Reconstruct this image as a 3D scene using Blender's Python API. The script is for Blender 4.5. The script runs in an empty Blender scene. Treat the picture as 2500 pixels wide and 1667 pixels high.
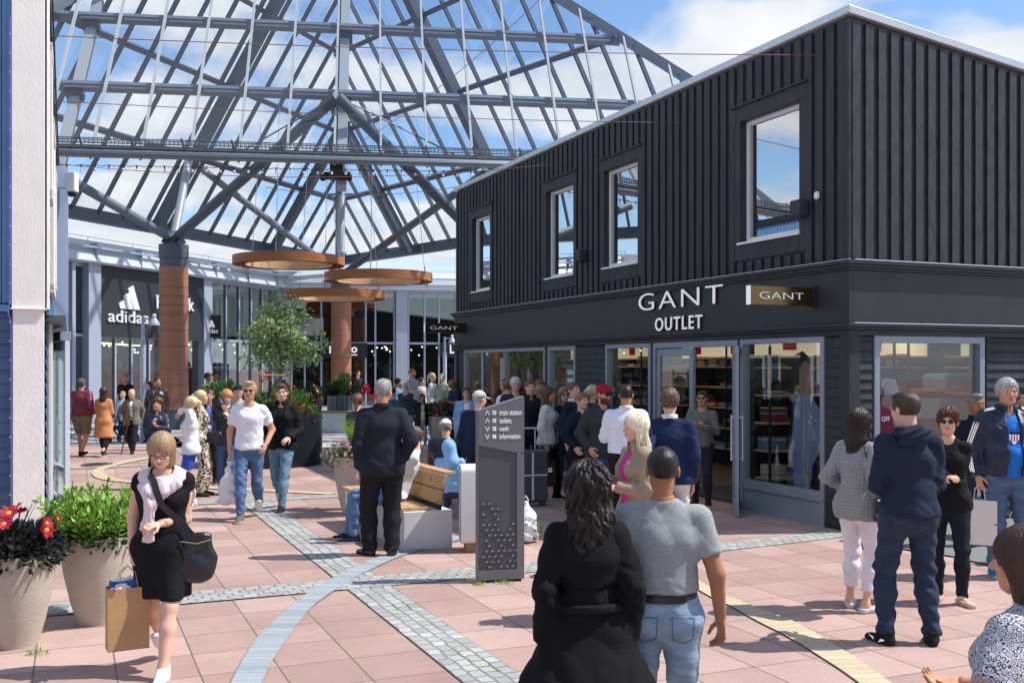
import bpy, math, random
import numpy as np
from math import radians as R, sin, cos, pi
from mathutils import Vector, Matrix
rng = random.Random(7)
S = bpy.context.scene
COL = S.collection
# ---------------------------------------------------------------- camera
HC, F, HY, CX = 2.0, 2500.0, 892.0, 1250.0      # eye height, focal length / horizon / centre of the 2500 px photograph
K = 2500.0/2352.0
cd = bpy.data.cameras.new('camera'); cam = bpy.data.objects.new('camera', cd); COL.objects.link(cam)
cd.sensor_width = 36; cd.lens = 36; cd.shift_y = 0.0234; cd.clip_start = .05; cd.clip_end = 2000
cam.location = (0, 0, HC); cam.rotation_euler = (R(90), 0, 0)
S.camera = cam
# ---------------------------------------------------------------- sky, sun, exposure
SUN_AZ = R(4)      # direction towards the sun, from +X towards +Y
SUN_EL = R(54)
sd = Vector((cos(SUN_EL)*cos(SUN_AZ), cos(SUN_EL)*sin(SUN_AZ), sin(SUN_EL)))
w = bpy.data.worlds.new('World'); S.world = w; w.use_nodes = True
nt = w.node_tree; nt.nodes.clear()
def N(nt, t, **kw):
    n = nt.nodes.new(t)
    for k, v in kw.items():
        if k.startswith('_'): setattr(n, k[1:], v)
        else: n.inputs[k.replace('__', ' ')].default_value = v
    return n
sky = N(nt, 'ShaderNodeTexSky', _sky_type='NISHITA', _sun_disc=False, _sun_elevation=SUN_EL, _sun_rotation=pi/2-SUN_AZ, _air_density=1.0, _dust_density=.1, _ozone_density=1.6)
tc = N(nt, 'ShaderNodeTexCoord'); sep = N(nt, 'ShaderNodeSeparateXYZ'); nt.links.new(tc.outputs['Generated'], sep.inputs[0])
zz = N(nt, 'ShaderNodeMath', _operation='MAXIMUM'); nt.links.new(sep.outputs[2], zz.inputs[0]); zz.inputs[1].default_value = 0
za = N(nt, 'ShaderNodeMath', _operation='ADD'); nt.links.new(zz.outputs[0], za.inputs[0]); za.inputs[1].default_value = .16
dx = N(nt, 'ShaderNodeMath', _operation='DIVIDE'); nt.links.new(sep.outputs[0], dx.inputs[0]); nt.links.new(za.outputs[0], dx.inputs[1])
dy = N(nt, 'ShaderNodeMath', _operation='DIVIDE'); nt.links.new(sep.outputs[1], dy.inputs[0]); nt.links.new(za.outputs[0], dy.inputs[1])
cb = N(nt, 'ShaderNodeCombineXYZ'); nt.links.new(dx.outputs[0], cb.inputs[0]); nt.links.new(dy.outputs[0], cb.inputs[1]); cb.inputs[2].default_value = 12.4
no = N(nt, 'ShaderNodeTexNoise', Scale=1.5, Detail=10.0, Roughness=.52, Distortion=.25); nt.links.new(cb.outputs[0], no.inputs['Vector'])
n2 = N(nt, 'ShaderNodeTexNoise', Scale=.6, Detail=2.0, Roughness=.5); nt.links.new(cb.outputs[0], n2.inputs['Vector'])
ad = N(nt, 'ShaderNodeMath', _operation='MULTIPLY_ADD'); nt.links.new(n2.outputs[0], ad.inputs[0]); ad.inputs[1].default_value = .95; nt.links.new(no.outputs[0], ad.inputs[2])
hl = N(nt, 'ShaderNodeMath', _operation='MULTIPLY'); nt.links.new(ad.outputs[0], hl.inputs[0]); hl.inputs[1].default_value = .5
hz_ = N(nt, 'ShaderNodeMapRange'); nt.links.new(zz.outputs[0], hz_.inputs[0]); hz_.inputs[1].default_value = 0; hz_.inputs[2].default_value = .14; hz_.inputs[3].default_value = .06; hz_.inputs[4].default_value = 0
lo = N(nt, 'ShaderNodeMath', _operation='ADD'); nt.links.new(hz_.outputs[0], lo.inputs[0]); nt.links.new(hl.outputs[0], lo.inputs[1])
cr = N(nt, 'ShaderNodeValToRGB'); nt.links.new(lo.outputs[0], cr.inputs[0])
e = cr.color_ramp.elements; e[0].position = .456; e[0].color = (0, 0, 0, 1); e[1].position = .506; e[1].color = (1, 1, 1, 1)
n3 = N(nt, 'ShaderNodeTexNoise', Scale=3.0, Detail=6.0, Roughness=.6); nt.links.new(cb.outputs[0], n3.inputs['Vector'])
c3 = N(nt, 'ShaderNodeValToRGB'); nt.links.new(n3.outputs[0], c3.inputs[0])
e = c3.color_ramp.elements; e[0].position = .3; e[0].color = (6.0, 6.5, 7.3, 1); e[1].position = .72; e[1].color = (8.7, 8.8, 8.9, 1)
sb = N(nt, 'ShaderNodeMixRGB', _blend_type='MULTIPLY', Fac=1.0); nt.links.new(sky.outputs[0], sb.inputs[1]); sb.inputs[2].default_value = (1.32, 1.43, 1.58, 1)
mx = N(nt, 'ShaderNodeMixRGB'); nt.links.new(cr.outputs[0], mx.inputs[0]); nt.links.new(sb.outputs[0], mx.inputs[1]); nt.links.new(c3.outputs[0], mx.inputs[2])
bg = N(nt, 'ShaderNodeBackground', Strength=.10); nt.links.new(mx.outputs[0], bg.inputs[0])
wo = N(nt, 'ShaderNodeOutputWorld'); nt.links.new(bg.outputs[0], wo.inputs[0])
sl = bpy.data.lights.new('sun', 'SUN'); sun = bpy.data.objects.new('sun', sl); COL.objects.link(sun)
sl.energy = 4.6; sl.angle = R(.53); sl.color = (1, .965, .92)
sun.rotation_euler = (-sd).to_track_quat('-Z', 'Y').to_euler()
S.view_settings.view_transform = 'Standard'; S.view_settings.look = 'None'; S.view_settings.exposure = .22; S.view_settings.gamma = 1
S.render.engine = 'CYCLES'
S.cycles.max_bounces = 7; S.cycles.transparent_max_bounces = 24; S.cycles.glossy_bounces = 4; S.cycles.diffuse_bounces = 3
S.cycles.caustics_reflective = False; S.cycles.caustics_refractive = False

# ---------------------------------------------------------------- placing helpers (photo pixel + depth -> point of the place)
TH = R(23.29); E2 = Vector((cos(TH), sin(TH), 0)); E1 = Vector((-sin(TH), cos(TH), 0))     # paving / building grid axes u, v
def gp(x, y):                       # photo pixel on the ground
    Y = F*HC/(y-HY); return Vector(((x-CX)/F*Y, Y, 0))
def pt(x, y, Y): return Vector(((x-CX)/F*Y, Y, HC+(HY-y)/F*Y))
def ptd(x, y, Y): return pt(x*K, y*K, Y)
def uv(p): return (p[0]*cos(TH)+p[1]*sin(TH), -p[0]*sin(TH)+p[1]*cos(TH))
# ---------------------------------------------------------------- mesh builder
class MB:
    def __init__(s): s.v = []; s.f = []; s.m = []; s.uv = None; s.pc = []
    def add(s, vs, fs, mi=0):
        vs = list(vs); o = len(s.v); s.pc.append((o, len(vs), len(s.f), len(fs))); s.v += [tuple(p) for p in vs]; s.f += [tuple(i+o for i in f) for f in fs]; s.m += [mi]*len(fs); return s
    def box(s, x0, x1, y0, y1, z0, z1, mi=0):
        if x0 > x1: x0, x1 = x1, x0
        if y0 > y1: y0, y1 = y1, y0
        if z0 > z1: z0, z1 = z1, z0
        return s.add([(x0,y0,z0),(x1,y0,z0),(x1,y1,z0),(x0,y1,z0),(x0,y0,z1),(x1,y0,z1),(x1,y1,z1),(x0,y1,z1)],
              [(0,3,2,1),(4,5,6,7),(0,1,5,4),(1,2,6,5),(2,3,7,6),(3,0,4,7)], mi)
    def beam(s, a, b, w, h, up=(0,0,1), mi=0):
        a = Vector(a); b = Vector(b); d = (b-a).normalized(); up = Vector(up)
        sd_ = d.cross(up)
        if sd_.length < 1e-4: sd_ = d.cross(Vector((0,1,0)))
        sd_.normalize(); u = sd_.cross(d); q = []
        for p in (a, b):
            for i, j in ((-1,-1),(1,-1),(1,1),(-1,1)): q.append(p+sd_*(i*w/2)+u*(j*h/2))
        return s.add(q, [(0,1,2,3),(7,6,5,4),(0,4,5,1),(1,5,6,2),(2,6,7,3),(3,7,4,0)], mi)
    def tube(s, a, b, r, r2=None, n=10, mi=0, caps=True):
        a = Vector(a); b = Vector(b); r2 = r if r2 is None else r2
        d = (b-a).normalized(); t = Vector((0,0,1)) if abs(d.z) < .9 else Vector((1,0,0))
        x = d.cross(t).normalized(); y = d.cross(x); q = []
        for p, rr in ((a, r), (b, r2)):
            for i in range(n): q.append(p+x*(rr*cos(2*pi*i/n))+y*(rr*sin(2*pi*i/n)))
        fs = [(i, (i+1)%n, n+(i+1)%n, n+i) for i in range(n)]
        if caps: fs += [tuple(range(n))[::-1], tuple(range(n, 2*n))]
        return s.add(q, fs, mi)
    def path(s, pts, r, n=6, mi=0):
        for a, b in zip(pts[:-1], pts[1:]): s.tube(a, b, r, n=n, mi=mi)
        return s
    def lathe(s, prof, c=(0,0,0), n=40, mi=0, close=False):
        q = []; k = len(prof)
        for i in range(n):
            a = 2*pi*i/n
            for r, z in prof: q.append((c[0]+r*cos(a), c[1]+r*sin(a), c[2]+z))
        fs = []
        for i in range(n):
            j = (i+1) % n
            for t in range(k-1 + (1 if close else 0)):
                u = (t+1) % k; fs.append((i*k+t, j*k+t, j*k+u, i*k+u))
        return s.add(q, fs, mi)
    def prism(s, pts, d, mi=0):          # polygon points (3-D, CCW seen from -d) extruded by vector d
        n = len(pts); d = Vector(d); q = [Vector(p) for p in pts]+[Vector(p)+d for p in pts]
        return s.add(q, [tuple(range(n))[::-1], tuple(range(n, 2*n))]+[(i, (i+1)%n, n+(i+1)%n, n+i) for i in range(n)], mi)
    def sph(s, c, r, n=8, mi=0, sc=(1,1,1)):
        q = []; fs = []; m = n//2+1
        for i in range(m+1):
            for j in range(n):
                a = pi*i/m; b = 2*pi*j/n
                q.append((c[0]+r*sc[0]*sin(a)*cos(b), c[1]+r*sc[1]*sin(a)*sin(b), c[2]+r*sc[2]*cos(a)))
        for i in range(m):
            for j in range(n): fs.append((i*n+j, (i+1)*n+j, (i+1)*n+(j+1)%n, i*n+(j+1)%n))
        return s.add(q, fs, mi)
    def each(s, name, mats, parent=None, **kw):
        out = []
        for o, n, fo, fn in s.pc:
            q = MB(); q.v = s.v[o:o+n]; q.f = [tuple(i-o for i in f) for f in s.f[fo:fo+fn]]; q.m = s.m[fo:fo+fn]; out.append(q.build(name, mats, parent, **kw))
        return out
    def build(s, name, mats, parent=None, smooth=False, bevel=0, mat4=None):
        me = bpy.data.meshes.new(name); me.from_pydata(s.v, [], s.f)
        if not isinstance(mats, (list, tuple)): mats = [mats]
        for m in mats: me.materials.append(m)
        if len(mats) > 1: me.polygons.foreach_set('material_index', s.m)
        if s.uv is not None:
            l = me.uv_layers.new(name='UVMap')
            vi = np.empty(len(me.loops), dtype=np.int32); me.loops.foreach_get('vertex_index', vi)
            l.data.foreach_set('uv', np.array(s.uv, dtype=np.float32)[vi].ravel())
        if smooth: me.polygons.foreach_set('use_smooth', [True]*len(me.polygons))
        me.validate(); me.update()
        o = bpy.data.objects.new(name, me); COL.objects.link(o)
        if smooth == 'auto':
            md = o.modifiers.new('es', 'EDGE_SPLIT'); md.split_angle = R(35)
        if bevel:
            b = o.modifiers.new('bv', 'BEVEL'); b.width = bevel; b.segments = 2; b.limit_method = 'ANGLE'; b.angle_limit = R(40)
        if parent: o.parent = parent
        return o
def thing(name, label, cat, loc=(0,0,0), rotz=0, group=None):
    o = bpy.data.objects.new(name, None); COL.objects.link(o); o.empty_display_size = .2
    o.location = loc; o.rotation_euler = (0,0,rotz); o['label'] = label; o['category'] = cat
    if group: o['group'] = group
    return o
def tag(o, label, cat, group=None):
    o['label'] = label; o['category'] = cat
    if group: o['group'] = group
    return o
def struct(o, label=None, cat=None, kind='structure'):
    o['kind'] = kind
    if label: o['label'] = label
    if cat: o['category'] = cat
    return o
def np_mesh(name, V, Fq, mats, parent=None, smooth=False, mi=None):
    me = bpy.data.meshes.new(name); nv = len(V); nf = len(Fq); k = Fq.shape[1]
    me.vertices.add(nv); me.vertices.foreach_set('co', np.asarray(V, dtype=np.float32).ravel())
    me.loops.add(nf*k); me.loops.foreach_set('vertex_index', np.asarray(Fq, dtype=np.int32).ravel())
    me.polygons.add(nf); me.polygons.foreach_set('loop_start', np.arange(0, nf*k, k, dtype=np.int32))
    me.update(calc_edges=True)
    if not isinstance(mats, (list, tuple)): mats = [mats]
    for m in mats: me.materials.append(m)
    if mi is not None: me.polygons.foreach_set('material_index', np.asarray(mi, dtype=np.int32))
    if smooth: me.polygons.foreach_set('use_smooth', np.ones(nf, dtype=bool))
    me.update()
    o = bpy.data.objects.new(name, me); COL.objects.link(o)
    if parent: o.parent = parent
    return o
# ---------------------------------------------------------------- materials
def lin(c): c /= 255.0; return c/12.92 if c <= .04045 else ((c+.055)/1.055)**2.4
def C(r, g, b): return (lin(r), lin(g), lin(b), 1)
def mat(name, col, rough=.7, metal=0, noise=0, nscale=8, bump=0, bscale=40, spec=.4, coat=0, stretch=None, bdist=.01, emit=None, es=0):
    m = bpy.data.materials.new(name); m.use_nodes = True; t = m.node_tree; b = t.nodes['Principled BSDF']
    b.inputs['Base Color'].default_value = col; b.inputs['Roughness'].default_value = rough; b.inputs['Metallic'].default_value = metal
    b.inputs['Specular IOR Level'].default_value = spec
    if coat: b.inputs['Coat Weight'].default_value = coat; b.inputs['Coat Roughness'].default_value = .08
    if emit: b.inputs['Emission Color'].default_value = emit; b.inputs['Emission Strength'].default_value = es
    if noise or bump:
        co = N(t, 'ShaderNodeTexCoord'); mp = N(t, 'ShaderNodeMapping'); t.links.new(co.outputs['Object'], mp.inputs[0])
        if stretch: mp.inputs['Scale'].default_value = stretch
    if noise:
        n = N(t, 'ShaderNodeTexNoise', Scale=nscale, Detail=5.0, Roughness=.6); t.links.new(mp.outputs[0], n.inputs['Vector'])
        r = N(t, 'ShaderNodeMapRange'); t.links.new(n.outputs[0], r.inputs[0])
        r.inputs[1].default_value = .3; r.inputs[2].default_value = .7; r.inputs[3].default_value = 1-noise; r.inputs[4].default_value = 1+noise
        v = N(t, 'ShaderNodeVectorMath', _operation='SCALE'); v.inputs[0].default_value = col[:3]; t.links.new(r.outputs[0], v.inputs['Scale'])
        t.links.new(v.outputs[0], b.inputs['Base Color'])
    if bump:
        n = N(t, 'ShaderNodeTexNoise', Scale=bscale, Detail=4.0, Roughness=.6); t.links.new(mp.outputs[0], n.inputs['Vector'])
        p = N(t, 'ShaderNodeBump', Strength=bump, Distance=bdist); t.links.new(n.outputs[0], p.inputs['Height']); t.links.new(p.outputs[0], b.inputs['Normal'])
    return m
def glass(name, tint=(.9,.93,.93,1), refl=1.0, base=.04, rough=0.0):
    m = bpy.data.materials.new(name); m.use_nodes = True; t = m.node_tree; t.nodes.clear()
    tr = N(t, 'ShaderNodeBsdfTransparent'); tr.inputs[0].default_value = tint
    gl = N(t, 'ShaderNodeBsdfGlossy'); gl.inputs['Roughness'].default_value = rough; gl.inputs[0].default_value = (1,1,1,1)
    fr = N(t, 'ShaderNodeFresnel'); ge = N(t, 'ShaderNodeNewGeometry'); ir = N(t, 'ShaderNodeMapRange'); t.links.new(ge.outputs['Backfacing'], ir.inputs[0]); ir.inputs[3].default_value = 1.52; ir.inputs[4].default_value = 1/1.52; t.links.new(ir.outputs[0], fr.inputs[0])
    ma = N(t, 'ShaderNodeMath', _operation='MULTIPLY_ADD', _use_clamp=True); t.links.new(fr.outputs[0], ma.inputs[0]); ma.inputs[1].default_value = refl; ma.inputs[2].default_value = base
    mx = N(t, 'ShaderNodeMixShader'); t.links.new(ma.outputs[0], mx.inputs[0]); t.links.new(tr.outputs[0], mx.inputs[1]); t.links.new(gl.outputs[0], mx.inputs[2])
    o = N(t, 'ShaderNodeOutputMaterial'); t.links.new(mx.outputs[0], o.inputs[0]); return m
def wood(name, c1, c2, sc=(1,1,1), rough=.55, knots=0):
    m = mat(name, c1, rough); t = m.node_tree; b = t.nodes['Principled BSDF']
    co = N(t, 'ShaderNodeTexCoord'); mp = N(t, 'ShaderNodeMapping'); mp.inputs['Scale'].default_value = sc; t.links.new(co.outputs['Object'], mp.inputs[0])
    n = N(t, 'ShaderNodeTexNoise', Scale=6.0, Detail=6.0, Roughness=.65, Distortion=.6); t.links.new(mp.outputs[0], n.inputs['Vector'])
    r = N(t, 'ShaderNodeValToRGB'); t.links.new(n.outputs[0], r.inputs[0]); r.color_ramp.elements[0].color = c2; r.color_ramp.elements[1].color = c1
    r.color_ramp.elements[0].position = .35; r.color_ramp.elements[1].position = .6
    t.links.new(r.outputs[0], b.inputs['Base Color'])
    if knots:
        vo = N(t, 'ShaderNodeTexVoronoi', Scale=knots); t.links.new(co.outputs['Object'], vo.inputs['Vector'])
        k = N(t, 'ShaderNodeMapRange'); t.links.new(vo.outputs['Distance'], k.inputs[0]); k.inputs[1].default_value = .06; k.inputs[2].default_value = .16; k.inputs[3].default_value = .35; k.inputs[4].default_value = 1
        mm = N(t, 'ShaderNodeVectorMath', _operation='SCALE'); t.links.new(r.outputs[0], mm.inputs[0]); t.links.new(k.outputs[0], mm.inputs['Scale']); t.links.new(mm.outputs[0], b.inputs['Base Color'])
    return m
def text_mesh(txt, size, depth, bold=0, sx=1.0, spacing=1.0, align='CENTER'):
    cu = bpy.data.curves.new('t', 'FONT'); cu.body = txt; cu.size = size; cu.extrude = depth/2; cu.offset = bold; cu.align_x = align; cu.space_character = spacing; cu.resolution_u = 5
    o = bpy.data.objects.new('t', cu); COL.objects.link(o)
    dg = bpy.context.evaluated_depsgraph_get(); me = bpy.data.meshes.new_from_object(o.evaluated_get(dg))
    bpy.data.objects.remove(o); bpy.data.curves.remove(cu)
    n = len(me.vertices); v = np.empty(n*3, dtype=np.float32); me.vertices.foreach_get('co', v); v = v.reshape(-1,3)
    v[:,0] *= sx; me.vertices.foreach_set('co', v.ravel()); me.update()
    return me
def put_text(name, txt, size, depth, m, parent, M, bold=0, sx=1.0, spacing=1.0, align='CENTER', fit=None):
    """M: matrix from text plane (x right, y up, z out) to the parent's space; fit=(width,height) scales to size"""
    me = text_mesh(txt, size, depth, bold, 1, spacing, align)
    n = len(me.vertices); v = np.empty(n*3, dtype=np.float32); me.vertices.foreach_get('co', v); v = v.reshape(-1,3)
    if fit:
        lo_ = v.min(0); hi_ = v.max(0); v[:,0] = (v[:,0]-(lo_[0]+hi_[0])/2)*fit[0]/(hi_[0]-lo_[0]); v[:,1] = (v[:,1]-(lo_[1]+hi_[1])/2)*fit[1]/(hi_[1]-lo_[1])
    else: v[:,0] *= sx
    MM = np.array(M); v = v@MM[:3,:3].T+MM[:3,3]
    me.vertices.foreach_set('co', v.astype(np.float32).ravel()); me.materials.clear(); me.materials.append(m); me.update(); me.name = name
    o = bpy.data.objects.new(name, me); COL.objects.link(o)
    if parent: o.parent = parent
    return o
def frame(o, x, y, z):                  # matrix with columns x,y,z and origin o
    M = Matrix.Identity(4)
    for i, a in enumerate((x, y, z, o)):
        for j in range(3): M[j][i] = a[j]
    return M
# ---------------------------------------------------------------- ground
def brick_mat(name, cols, mortar, bw, rh, ms, offset=0, coord='uvworld', rough=.8, distort=0, bump=.35, shift=(0,0), moss=0, stain=.08, squash=1.0, msmooth=.1):
    m = bpy.data.materials.new(name); m.use_nodes = True; t = m.node_tree; b = t.nodes['Principled BSDF']; b.inputs['Roughness'].default_value = rough; b.inputs['Specular IOR Level'].default_value = .3
    ge = N(t, 'ShaderNodeNewGeometry'); mp = N(t, 'ShaderNodeMapping', _vector_type='POINT')
    if coord == 'uvworld':
        mp.inputs['Rotation'].default_value = (0, 0, -TH); mp.inputs['Location'].default_value = (shift[0], shift[1], 0); t.links.new(ge.outputs['Position'], mp.inputs[0])
    else:
        u = N(t, 'ShaderNodeUVMap', _uv_map='UVMap'); t.links.new(u.outputs[0], mp.inputs[0])
    src = mp.outputs[0]
    if distort:
        dn = N(t, 'ShaderNodeTexNoise', Scale=5.0, Detail=3.0); t.links.new(ge.outputs['Position'], dn.inputs['Vector'])
        s1 = N(t, 'ShaderNodeVectorMath', _operation='SUBTRACT'); t.links.new(dn.outputs['Color'], s1.inputs[0]); s1.inputs[1].default_value = (.5,.5,.5)
        s2 = N(t, 'ShaderNodeVectorMath', _operation='SCALE'); t.links.new(s1.outputs[0], s2.inputs[0]); s2.inputs['Scale'].default_value = distort
        s3 = N(t, 'ShaderNodeVectorMath', _operation='ADD'); t.links.new(src, s3.inputs[0]); t.links.new(s2.outputs[0], s3.inputs[1]); src = s3.outputs[0]
    br = N(t, 'ShaderNodeTexBrick', _offset=offset, _offset_frequency=2, _squash=squash); t.links.new(src, br.inputs['Vector'])
    br.inputs['Scale'].default_value = 1; br.inputs['Brick Width'].default_value = bw; br.inputs['Row Height'].default_value = rh; br.inputs['Mortar Size'].default_value = ms; br.inputs['Mortar Smooth'].default_value = msmooth
    br.inputs['Color1'].default_value = cols[0]; br.inputs['Color2'].default_value = cols[1]; br.inputs['Mortar'].default_value = mortar; br.inputs['Bias'].default_value = 0
    if moss:
        mn = N(t, 'ShaderNodeTexNoise', Scale=2.3, Detail=5.0); t.links.new(ge.outputs['Position'], mn.inputs['Vector'])
        mr = N(t, 'ShaderNodeValToRGB'); t.links.new(mn.outputs[0], mr.inputs[0]); mr.color_ramp.elements[0].position = .52; mr.color_ramp.elements[0].color = mortar; mr.color_ramp.elements[1].position = .62; mr.color_ramp.elements[1].color = (.13*moss,.17*moss,.05*moss,1)
        t.links.new(mr.outputs[0], br.inputs['Mortar'])
    # speckle + stains
    sp = N(t, 'ShaderNodeTexNoise', Scale=170.0, Detail=2.0); t.links.new(ge.outputs['Position'], sp.inputs['Vector'])
    st = N(t, 'ShaderNodeTexNoise', Scale=.9, Detail=6.0, Roughness=.65); t.links.new(ge.outputs['Position'], st.inputs['Vector'])
    r1 = N(t, 'ShaderNodeMapRange'); t.links.new(sp.outputs[0], r1.inputs[0]); r1.inputs[1].default_value = .3; r1.inputs[2].default_value = .7; r1.inputs[3].default_value = .86; r1.inputs[4].default_value = 1.14
    r2 = N(t, 'ShaderNodeMapRange'); t.links.new(st.outputs[0], r2.inputs[0]); r2.inputs[1].default_value = .3; r2.inputs[2].default_value = .7; r2.inputs[3].default_value = 1-stain; r2.inputs[4].default_value = 1+stain
    mu0 = N(t, 'ShaderNodeMath', _operation='MULTIPLY'); t.links.new(r1.outputs[0], mu0.inputs[0]); t.links.new(r2.outputs[0], mu0.inputs[1])
    gv = N(t, 'ShaderNodeTexVoronoi', Scale=2.6); t.links.new(ge.outputs['Position'], gv.inputs['Vector']); gr = N(t, 'ShaderNodeMapRange'); t.links.new(gv.outputs['Distance'], gr.inputs[0]); gr.inputs[1].default_value = .035; gr.inputs[2].default_value = .06; gr.inputs[3].default_value = .70; gr.inputs[4].default_value = 1
    dn_ = N(t, 'ShaderNodeTexNoise', Scale=5.5, Detail=8.0, Roughness=.7, Distortion=.8); t.links.new(ge.outputs['Position'], dn_.inputs['Vector']); dr = N(t, 'ShaderNodeMapRange'); t.links.new(dn_.outputs[0], dr.inputs[0]); dr.inputs[1].default_value = .56; dr.inputs[2].default_value = .74; dr.inputs[3].default_value = 1; dr.inputs[4].default_value = .80
    mu1 = N(t, 'ShaderNodeMath', _operation='MULTIPLY'); t.links.new(gr.outputs[0], mu1.inputs[0]); t.links.new(dr.outputs[0], mu1.inputs[1])
    mu = N(t, 'ShaderNodeMath', _operation='MULTIPLY'); t.links.new(mu0.outputs[0], mu.inputs[0]); t.links.new(mu1.outputs[0], mu.inputs[1])
    v = N(t, 'ShaderNodeVectorMath', _operation='SCALE'); t.links.new(br.outputs[0], v.inputs[0]); t.links.new(mu.outputs[0], v.inputs['Scale']); t.links.new(v.outputs[0], b.inputs['Base Color'])
    sb_ = N(t, 'ShaderNodeMath', _operation='MULTIPLY_ADD'); t.links.new(br.outputs['Fac'], sb_.inputs[0]); sb_.inputs[1].default_value = -1
    sc_ = N(t, 'ShaderNodeMath', _operation='MULTIPLY'); t.links.new(sp.outputs[0], sc_.inputs[0]); sc_.inputs[1].default_value = .12; t.links.new(sc_.outputs[0], sb_.inputs[2])
    bp = N(t, 'ShaderNodeBump', Strength=bump, Distance=.012); t.links.new(sb_.outputs[0], bp.inputs['Height']); t.links.new(bp.outputs[0], b.inputs['Normal'])
    return m
SU, SV = .4975, .53
M_slab = brick_mat('red_slabs', (C(190,160,150), C(166,136,126)), (.17,.135,.115,1), SU, SV, .006, shift=(-.768+SU*40, -7.39+SV*60), moss=1, stain=.13, rough=.75)
M_slab2 = brick_mat('red_slabs_right', (C(190,160,150), C(166,136,126)), (.17,.135,.115,1), SU, SV, .006, shift=(-2.663, -7.39+SV*60+.2), moss=1, stain=.13, rough=.75)
M_cob = brick_mat('granite_setts', (C(184,184,182), C(156,156,155)), (.24,.24,.19,1), .13, .1, .010, offset=.5, coord='uv', distort=.06, bump=.7, moss=1.0, stain=.12, msmooth=.4)
M_blue = brick_mat('blue_grey_clinker', (C(168,175,179), C(148,156,161)), (.26,.28,.29,1), .075, 5.0, .005, coord='uv', bump=.4, stain=.06)
M_yel = brick_mat('yellow_clinker', (C(206,192,160), C(194,178,146)), (.36,.31,.23,1), .105, 5.0, .005, coord='uv', bump=.4, stain=.06)
M_grey = brick_mat('light_grey_slabs', (C(188,188,185), C(170,170,168)), (.2,.2,.19,1), .6, .6, .01, stain=.12)
g = MB().add([(-300,-40,0),(300,-40,0),(300,500,0),(-300,500,0)], [(0,1,2,3)])
struct(g.build('ground', M_slab), 'reddish square concrete slab paving of the pedestrian street')
# right-hand bay of slabs beyond the sett band: sheet in grid axes
def gq(name, pts_uv, z, m, label):
    vs = []
    for u, v in pts_uv: p = E2*u+E1*v; vs.append((p.x, p.y, z))
    return struct(MB().add(vs, [tuple(range(len(vs)))]).build(name, m), label)
gq('pavement', [(2.66,1.0),(30,1.0),(30,26),(2.66,26)], .004, M_slab2, 'reddish slab bay between the sett band and the black shop')
def ribbon(name, Lp, Rp, z, m, label, square=True, n=8):
    """strip between two edge polylines of equal count, with metre UVs"""
    A = [Vector(p) for p in Lp]; B = [Vector(p) for p in Rp]; mb = MB(); uvs = []
    def cr(P, i, t):
        g_ = lambda k: P[max(0, min(len(P)-1, k))]
        p0, p1, p2, p3 = g_(i-1), g_(i), g_(i+1), g_(i+2)
        return .5*((2*p1)+(p2-p0)*t+(2*p0-5*p1+4*p2-p3)*t*t+(3*p1-p0-3*p2+p3)*t*t*t)
    pts = []
    for i in range(len(A)-1):
        for k in range(n): pts.append((cr(A, i, k/n), cr(B, i, k/n)))
    pts.append((A[-1], B[-1])); s_ = 0; last = None
    if square:
        cs = [(a+b)/2 for a, b in pts]; q = []
        for i, c in enumerate(cs):
            d = (cs[min(i+1, len(cs)-1)]-cs[max(i-1, 0)]).normalized(); nn_ = Vector((-d.y, d.x, 0)); h = (pts[i][0]-pts[i][1]).dot(nn_)/2; q.append((c+nn_*h, c-nn_*h))
        pts = q
    for a, b in pts:
        c = (a+b)/2
        if last is not None: s_ += (c-last).length
        last = c; mb.v += [(a.x, a.y, z), (b.x, b.y, z)]; wd = (a-b).length
        uvs += [(s_, 0), (s_, wd)]
    nn = len(pts)
    mb.f = [(2*i, 2*i+1, 2*i+3, 2*i+2) for i in range(nn-1)]; mb.m = [0]*len(mb.f); mb.uv = uvs
    o = mb.build(name, m); o.data.flip_normals() if o.data.polygons[0].normal.z < 0 else None
    return struct(o, label)
def G(*ps): return [gp(x, y) for x, y in ps]
def UVp(*ps): return [E2*u+E1*v for u, v in ps]
ribbon('path', UVp((2.663,1.5),(2.663,10),(2.663,30)), UVp((2.267,1.5),(2.267,10),(2.267,30)), .008, M_cob, 'grey granite sett band running along the street')
ribbon('path', UVp((-.2,9.38),(1,9.38),(4,9.45),(7,9.66),(8.5,9.83)), UVp((-.2,8.95),(1,8.95),(4,8.99),(7,9.27),(8.5,9.45)), .012, M_cob, 'granite sett band crossing in front of the info pillar')
for i, v0 in enumerate((15.25, 21.45, 27.6)):
    ribbon('path', UVp((-8,v0+.38),(2.2,v0+.38),(8.5,v0+.38)), UVp((-8,v0),(2.2,v0),(8.5,v0)), .012, M_cob, ('nearest','middle','farthest')[i]+' thin granite sett band across the street behind the benches')
ribbon('path', G((520,1800),(564,1667),(631,1555),(699,1490),(753,1448),(814,1412),(870,1383),(926,1361),(1010,1335),(1110,1310)),
       G((600,1800),(640,1667),(688,1580),(751,1496),(792,1461),(840,1430),(889,1401),(976,1361),(1060,1336),(1150,1314)), .016, M_blue, 'curved blue grey clinker band sweeping across the red slabs')
ribbon('path', G((1600,1375),(1723,1453),(1799,1490),(1926,1560),(2020,1618),(2092,1667),(2240,1780)), G((1610,1360),(1733,1435),(1821,1475),(1924,1513),(2073,1599),(2172,1667),(2330,1770)), .016, M_yel, 'yellow clinker band at lower right')
z4 = lambda *ps: [(150+x/3.92, 880+y/3.92) for x, y in ps]
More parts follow.
